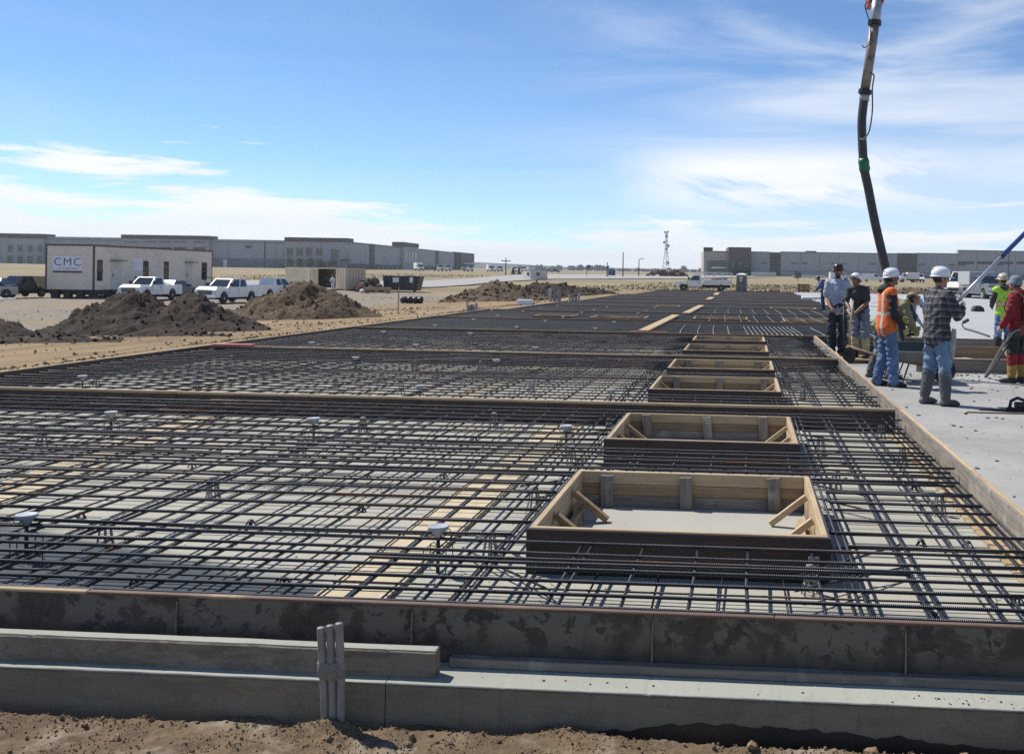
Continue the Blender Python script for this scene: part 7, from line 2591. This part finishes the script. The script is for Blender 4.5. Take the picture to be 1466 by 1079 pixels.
bpy.data.batch_remove([o for o in bpy.data.objects if o.name.startswith('tmp')] + [m for m in bpy.data.meshes if m.name.startswith('tmp')])
bpy.data.scenes.remove(WORK)

# ================================================================== TOOLS AND GEAR
def rot_to(d):
    return Vector(d).to_track_quat('X', 'Z').to_euler()


a, m, e = Vector((2.87, 14.205, 1.36)), Vector((3.60, 14.645, 2.035)), Vector((6.6, 16.45, 4.78))
t = thing('float_pole', 'long silver pole with a blue upper section held up by the plaid worker', 'float pole', tuple(a))
MB().tube([(0, 0, 0), m - a], 0.027, 12).build('silver_section', 'alu_pole', t, smooth=True)
MB().tube([(m - a) * 0.985, e - a], 0.034, 12).build('blue_section', 'orange_blue', t, smooth=True)
MB().tube([(m - a) * 0.975, (m - a) * 1.01], 0.036, 12).build('collar', 'steel_dark', t, smooth=True)

t = thing('hand_float', 'pale grey flat hand tool hanging at the hip of the plaid worker', 'hand float', (2.78, 13.90, 0.84), -0.75)
b = MB()
b.prism([(-0.045, -0.20), (0.048, -0.20), (0.045, 0.10), (0.030, 0.20), (-0.030, 0.20), (-0.042, 0.10)], -0.006, 0.006)
b.build('plate', 'c_glove', t).rotation_euler = (0, 0.12, 0)
MB().tube([(-0.03, 0.02, 0.10), (-0.02, 0.05, 0.06), (-0.01, 0.05, -0.04), (0.0, 0.02, -0.08)], 0.012, 8).build('handle', 'old_lumber_z', t, smooth=True)


def wheelbarrow():
    t = thing('wheelbarrow', 'grey caked wheelbarrow with greenish inside between the orange and plaid workers', 'wheelbarrow', (2.72, 17.05, 0), R(4))
    # tray: open shell
    o = [(-0.46, -0.34), (0.50, -0.34), (0.50, 0.34), (-0.46, 0.34)]
    i = [(-0.26, -0.20), (0.24, -0.20), (0.24, 0.20), (-0.26, 0.20)]
    vs = [(x, y, 0.52 if y < 0 else 0.64) for x, y in o] + [(x, y, 0.33) for x, y in i]
    th = 0.012
    vs += [(x * 0.965, y * 0.955, 0.518 if y < 0 else 0.638) for x, y in o] + [(x * 0.96, y * 0.95, 0.345) for x, y in i]
    b = MB()
    fs_out = [(k, (k + 1) % 4, (k + 1) % 4 + 4, k + 4) for k in range(4)] + [(4, 5, 6, 7)]
    fs_in = [(k + 8, k + 12, (k + 1) % 4 + 12, (k + 1) % 4 + 8) for k in range(4)] + [(12, 15, 14, 13)]
    rim = [(k, k + 8, (k + 1) % 4 + 8, (k + 1) % 4) for k in range(4)]
    b.add(vs, fs_out, 0)
    b.f += [tuple(q) for q in fs_in]; b.mi += [1] * len(fs_in)
    b.f += rim; b.mi += [0] * 4
    b.build('tray', ['tray_grey', 'tray_green'], t, fix=True)
    MB().tube([(x, y, 0.52 if y < 0 else 0.64) for x, y in o + o[:1]], 0.012, 6).build('rim', 'galvanised', t)
    MB().cbox(-0.20, 0.20, -0.15, 0.15, 0.346, 0.42, 0.03).build('wet_concrete', 'work_slab', t)
    for s in (-1, 1):
        MB().tube([(-0.98, s * 0.30, 0.56), (-0.45, s * 0.25, 0.40), (0.30, s * 0.16, 0.27), (0.62, s * 0.08, 0.20)], 0.018, 8).build('handle', 'old_lumber_x', t, smooth=True)
        MB().tube([(-0.30, s * 0.22, 0.36), (-0.36, s * 0.24, 0.02), (-0.16, s * 0.24, 0.02), (-0.05, s * 0.19, 0.32)], 0.014, 6).build('leg', 'steel_dark', t)
    MB().tube([(-0.36, -0.24, 0.10), (-0.36, 0.24, 0.10)], 0.012, 6).build('leg_brace', 'steel_dark', t)
    w = MB().lathe([(0.05, -0.045), (0.17, -0.045), (0.20, -0.02), (0.20, 0.02), (0.17, 0.045), (0.05, 0.045)], 18, (0, 0, 0), 'y').build('wheel', 'rubber', t, loc=(0.56, 0, 0.20))
    MB().lathe([(0.01, -0.05), (0.09, -0.03), (0.09, 0.03), (0.01, 0.05)], 12, (0, 0, 0), 'y').build('hub', 'tray_grey', w)


wheelbarrow()

# shovel
t = thing('shovel', 'long handled shovel held by the man in the dark shirt', 'shovel', (2.10, 20.50, 0.0))
MB().tube([(0.06, 0.02, 1.25), (0, -0.02, 0.75), (-0.02, -0.06, 0.30)], 0.017, 8).build('handle', 'lumber_z', t, smooth=True)
MB().prism([(-0.105, 0.32), (0.105, 0.32), (0.11, 0.12), (0.06, 0.02), (0.0, 0.0), (-0.06, 0.02), (-0.11, 0.12)], -0.09, -0.083).build('blade', 'steel_dark', t)
t = thing('rake', 'dark handled tool standing upright right beside the blue shirt man', 'rake', (1.93, 20.1, 0.0))
MB().tube([(0.0, 0.0, 1.15), (0.02, -0.02, 0.05)], 0.02, 8).build('handle', 'steel_dark', t, smooth=True)
MB().cbox(-0.14, 0.14, -0.05, -0.01, 0.0, 0.12, 0.006).build('head', 'steel_dark', t)
# dark low machine at the feet
t = thing('vibrator_motor', 'small black motor unit on the floor by the yellow boots', 'vibrator motor', (2.62, 21.6, 0), 0.4)
MB().lathe([(0.03, -0.18), (0.10, -0.17), (0.12, -0.1), (0.12, 0.12), (0.08, 0.17), (0.02, 0.18)], 14, (0, 0, 0.19), 'x').build('housing', 'steel_dark', t, smooth=False)
for sx in (-0.12, 0.12):
    MB().tube([(sx, -0.16, 0.0), (sx, -0.14, 0.36), (sx, 0.14, 0.36), (sx, 0.16, 0.0)], 0.014, 6).build('frame', 'steel_dark', t)
MB().tube([(0.16, 0, 0.2), (0.35, -0.1, 0.12), (0.6, -0.15, 0.02), (0.9, -0.3, 0.02)], 0.022, 8).build('flex_shaft', 'rubber_hose', t, smooth=True)

# the pump hose hanging from its boom
t = thing('pump_hose', 'thick black concrete pump hose hanging from a steel pipe against the sky', 'pump hose', (2.3, 18.2, 0.0))
o = Vector((2.3, 18.2, 0))
K = lambda P: [Vector(p) - o for p in P]


def smooth_path(P, n=8):
    P = [Vector(p) for p in P]
    out = []
    for i in range(len(P) - 1):
        p0, p1, p2, p3 = P[max(0, i - 1)], P[i], P[i + 1], P[min(len(P) - 1, i + 2)]
        for k in range(n):
            u = k / n
            out.append(0.5 * ((2 * p1) + (p2 - p0) * u + (2 * p0 - 5 * p1 + 4 * p2 - p3) * u * u + (3 * p1 - p0 - 3 * p2 + p3) * u ** 3))
    return out + [P[-1]]


hp_ = smooth_path([(2.70, 17.72, 0.52), (2.63, 17.95, 1.00), (2.47, 18.21, 1.86), (2.27, 18.19, 2.66), (2.14, 18.18, 3.27), (2.06, 18.18, 3.64), (2.02, 18.18, 4.13), (2.01, 18.18, 4.49), (2.045, 18.18, 4.86)])
MB().tube(K(hp_), 0.079, 18).build('hose', 'rubber_hose', t, smooth=True)
MB().tube(K([(2.045, 18.18, 4.80), (2.05, 18.18, 4.93)]), 0.088, 18).build('hose_clamp', 'galvanised', t, smooth=True)
MB().tube(K([(2.05, 18.18, 4.93), (2.06, 18.18, 5.0)]), 0.118, 18).build('coupling', 'steel_dark', t, smooth=False)
MB().tube(K([(2.05, 18.18, 4.97), (2.145, 18.18, 5.66), (2.205, 18.19, 6.17)]), [0.084, 0.086, 0.088], 18).build('steel_pipe', 'pipe_steel', t, smooth=True)
MB().tube(K([(2.20, 18.19, 6.14), (2.208, 18.19, 6.22)]), 0.120, 18).build('coupling', 'steel_dark', t, smooth=False)
MB().tube(K(smooth_path([(2.208, 18.19, 6.20), (2.23, 18.20, 6.42), (2.25, 18.35, 6.62), (2.30, 18.62, 6.70)], 6)), 0.094, 18).build('elbow', 'galvanised', t, smooth=True)
b = MB()
b.lathe([(0.090, -0.115), (0.099, -0.06), (0.093, 0.0), (0.101, 0.05), (0.091, 0.115)], 14)
for k in range(len(b.v)):
    x, y, z = b.v[k]
    j = 0.012 * noise.noise(Vector((x * 30, y * 30, z * 30)))
    b.v[k] = (x * (1 + j * 6), y * (1 + j * 6), z)
b.build('tape_band', 'tape_green', t, smooth=True, loc=(2.06 - 2.3, -0.02, 3.68), rot=(0, -0.15, 0))
MB().tube(K(smooth_path([(2.12, 18.06, 5.28), (2.19, 18.04, 5.22), (2.165, 18.03, 5.0), (2.17, 18.03, 4.6), (2.12, 18.03, 4.25), (2.03, 18.05, 4.12)])), 0.013, 8).build('safety_cable', 'rubber_hose', t, smooth=True)
MB().tube(K([(1.97, 18.10, 4.13), (2.02, 18.085, 4.115), (2.08, 18.10, 4.14)]), 0.018, 8).build('cable_loop', 'galvanised', t)
MB().tube(K(smooth_path([(2.10, 18.10, 6.52), (2.02, 18.08, 6.47), (2.06, 18.08, 6.3), (2.12, 18.08, 6.1), (2.11, 18.08, 5.82), (2.03, 18.08, 5.72), (1.98, 18.08, 5.76)])), 0.010, 6).build('loose_wire', 'rubber_hose', t, smooth=True)
q = MB()
q.bar(Vector((2.10, 18.5, 6.70)) - o, Vector((2.36, 18.5, 6.72)) - o, 0.5, 0.30)
q.build('boom_tip', 'boom_red', t)
q = MB()
q.bar(Vector((2.30, 18.75, 6.98)) - o, Vector((5.6, 26.5, 10.8)) - o, 0.30, 0.34)
q.bar(Vector((5.6, 26.5, 10.8)) - o, Vector((12.5, 40.0, 19.0)) - o, 0.38, 0.42)
q.build('boom_arm', 'boom_red', t)

# cables from the red worker
for i, (dx, lab) in enumerate(((0.0, 'thin grey hose curving from the red worker down to the floor, left one'), (0.07, 'thin grey hose curving from the red worker down to the floor, right one'))):
    P = smooth_path([(4.50 + dx, 17.02, 0.90), (4.40 + dx, 17.10, 0.84), (4.27 + dx, 17.36, 0.55), (4.20 + dx * 0.8, 17.68, 0.26), (4.17 + dx * 0.4, 18.02, 0.03)])
    oo = Vector((4.2, 17.9, 0))
    c = MB().tube([p - oo for p in P], 0.019, 8).build('hose', 'c_boot_grey' if i else 'pvc_grey', smooth=True, loc=oo)
    tag(c, lab, 'hose')
# tools on the slab at the right edge
t = thing('blade_float', 'long flat dark float blade with bracket lying on the floor at the right edge', 'float blade', (3.62, 13.56, 0.0), -0.10)
MB().cbox(-0.55, 1.0, -0.06, 0.06, 0.006, 0.020, 0.005).build('blade', 'boot_dark' if 'boot_dark' in MATS else 'steel_dark', t)
MB().cbox(-0.20, 0.9, -0.025, 0.025, 0.021, 0.05, 0.006).build('spine', 'steel_dark', t)
MB().tube([(-0.16, 0.0, 0.04), (-0.14, 0.02, 0.13), (-0.06, 0.03, 0.17), (0.06, 0.02, 0.13), (0.20, 0.0, 0.05)], 0.022, 8).build('bracket', 'steel_dark', t, smooth=True)
MB().cbox(-0.10, 0.04, -0.04, 0.05, 0.05, 0.12, 0.01).build('gear_block', 'steel_dark', t)
o = MB().bar((-0.75, 0, 0.010), (0.6, -0.03, 0.010), 0.022, 0.016).build('lath', 'old_lumber_x', loc=(3.60, 13.28, 0.0))
tag(o, 'thin wooden lath lying on the floor before the dark float blade', 'lath')
b = MB(); add_lump(b, (0, 0, 0.012), 0.024, Euler((0, 0, 0.4)).to_matrix(), random.Random(1), 0.6)
tag(b.build('mortar_lump', 'clod_black', loc=(2.81, 13.14, 0)), 'small black lump on the floor left of the lath', 'mortar lump')
b = MB(); b.prism([(-0.26, 0), (0.26, 0), (0.22, 0.17), (0.06, 0.27), (-0.16, 0.25), (-0.25, 0.12)], -0.16, 0.16)
tag(b.build('tool_bag', 'c_charcoal', loc=(10.55, 47.2, TOP + 0.001), rot=(0, 0, 0.2)), 'dark grey tool bag lying on the white far slab', 'tool bag')
P = smooth_path([(6.55, 30.5, 0.52), (6.40, 30.6, 0.40), (6.35, 30.0, 0.29), (6.30, 28.4, 0.285), (6.15, 26.2, 0.285)])
tag(MB().tube(P, [0.05] * 7 + [0.022] * (len(P) - 7), 8).build('bent_hose', 'rubber_hose', smooth=True), 'dark bent hose lying on the white slab with one end raised', 'hose')
for i in range(3):
    y = [52.0, 60.0, 41.0][i]
    tag(MB().bar((-1.6, 0, 0.01), (1.2, 0.25, 0.01), 0.05, 0.02).build('thin_batten', 'old_lumber_x', loc=([7.6, 9.0, 11.5][i], y, TOP + 0.003)), ['thin batten lying on the white slab left of the tool bag', 'thin batten lying on the white slab farther than the tool bag', 'thin batten lying on the white slab nearer than the tool bag'][i], 'batten')
# crumbs of mortar and debris on the work floor
c = MB(); rnd = random.Random(9)
for k in range(1100):
    x, y = rnd.uniform(1.9, 9.5), rnd.uniform(5.0, 18.6)
    if rnd.random() < 0.5:
        y = 18.6 - abs(rnd.gauss(0, 1.2))
    add_lump(c, (x, y, 0.004), (0.004 + 0.022 * rnd.random() ** 3) * (0.7 + y / 30), Euler((0, 0, rnd.uniform(0, 6))).to_matrix(), rnd, 0.45)
tag(c.build('mortar_crumbs', 'clod_brown', fix=False), kind='stuff')
c = MB()
for k in range(260):
    x, y = rnd.uniform(-9.5, 1.5), 4.4 + 7.0 * rnd.random() ** 1.4
    add_lump(c, (x, y, 0.002), rnd.uniform(0.003, 0.009), Euler((0, 0, rnd.uniform(0, 6))).to_matrix(), rnd, 0.5)
tag(c.build('floor_debris', 'clod_brown', fix=False), kind='stuff')
t = thing('debris_pile', 'brown strip of splashed mortar and scrap along the foot of the trench form', 'mortar strip', (5.0, 18.84, 0))
c = MB()
for k in range(160):
    add_lump(c, (rnd.uniform(-1.6, 2.0), rnd.gauss(0, 0.05), 0.006), rnd.uniform(0.012, 0.035), Euler((0, 0, rnd.uniform(0, 6))).to_matrix(), rnd, 0.5)
o = c.build('scrap', 'clod_brown', t, fix=False)
o['kind'] = 'stuff'
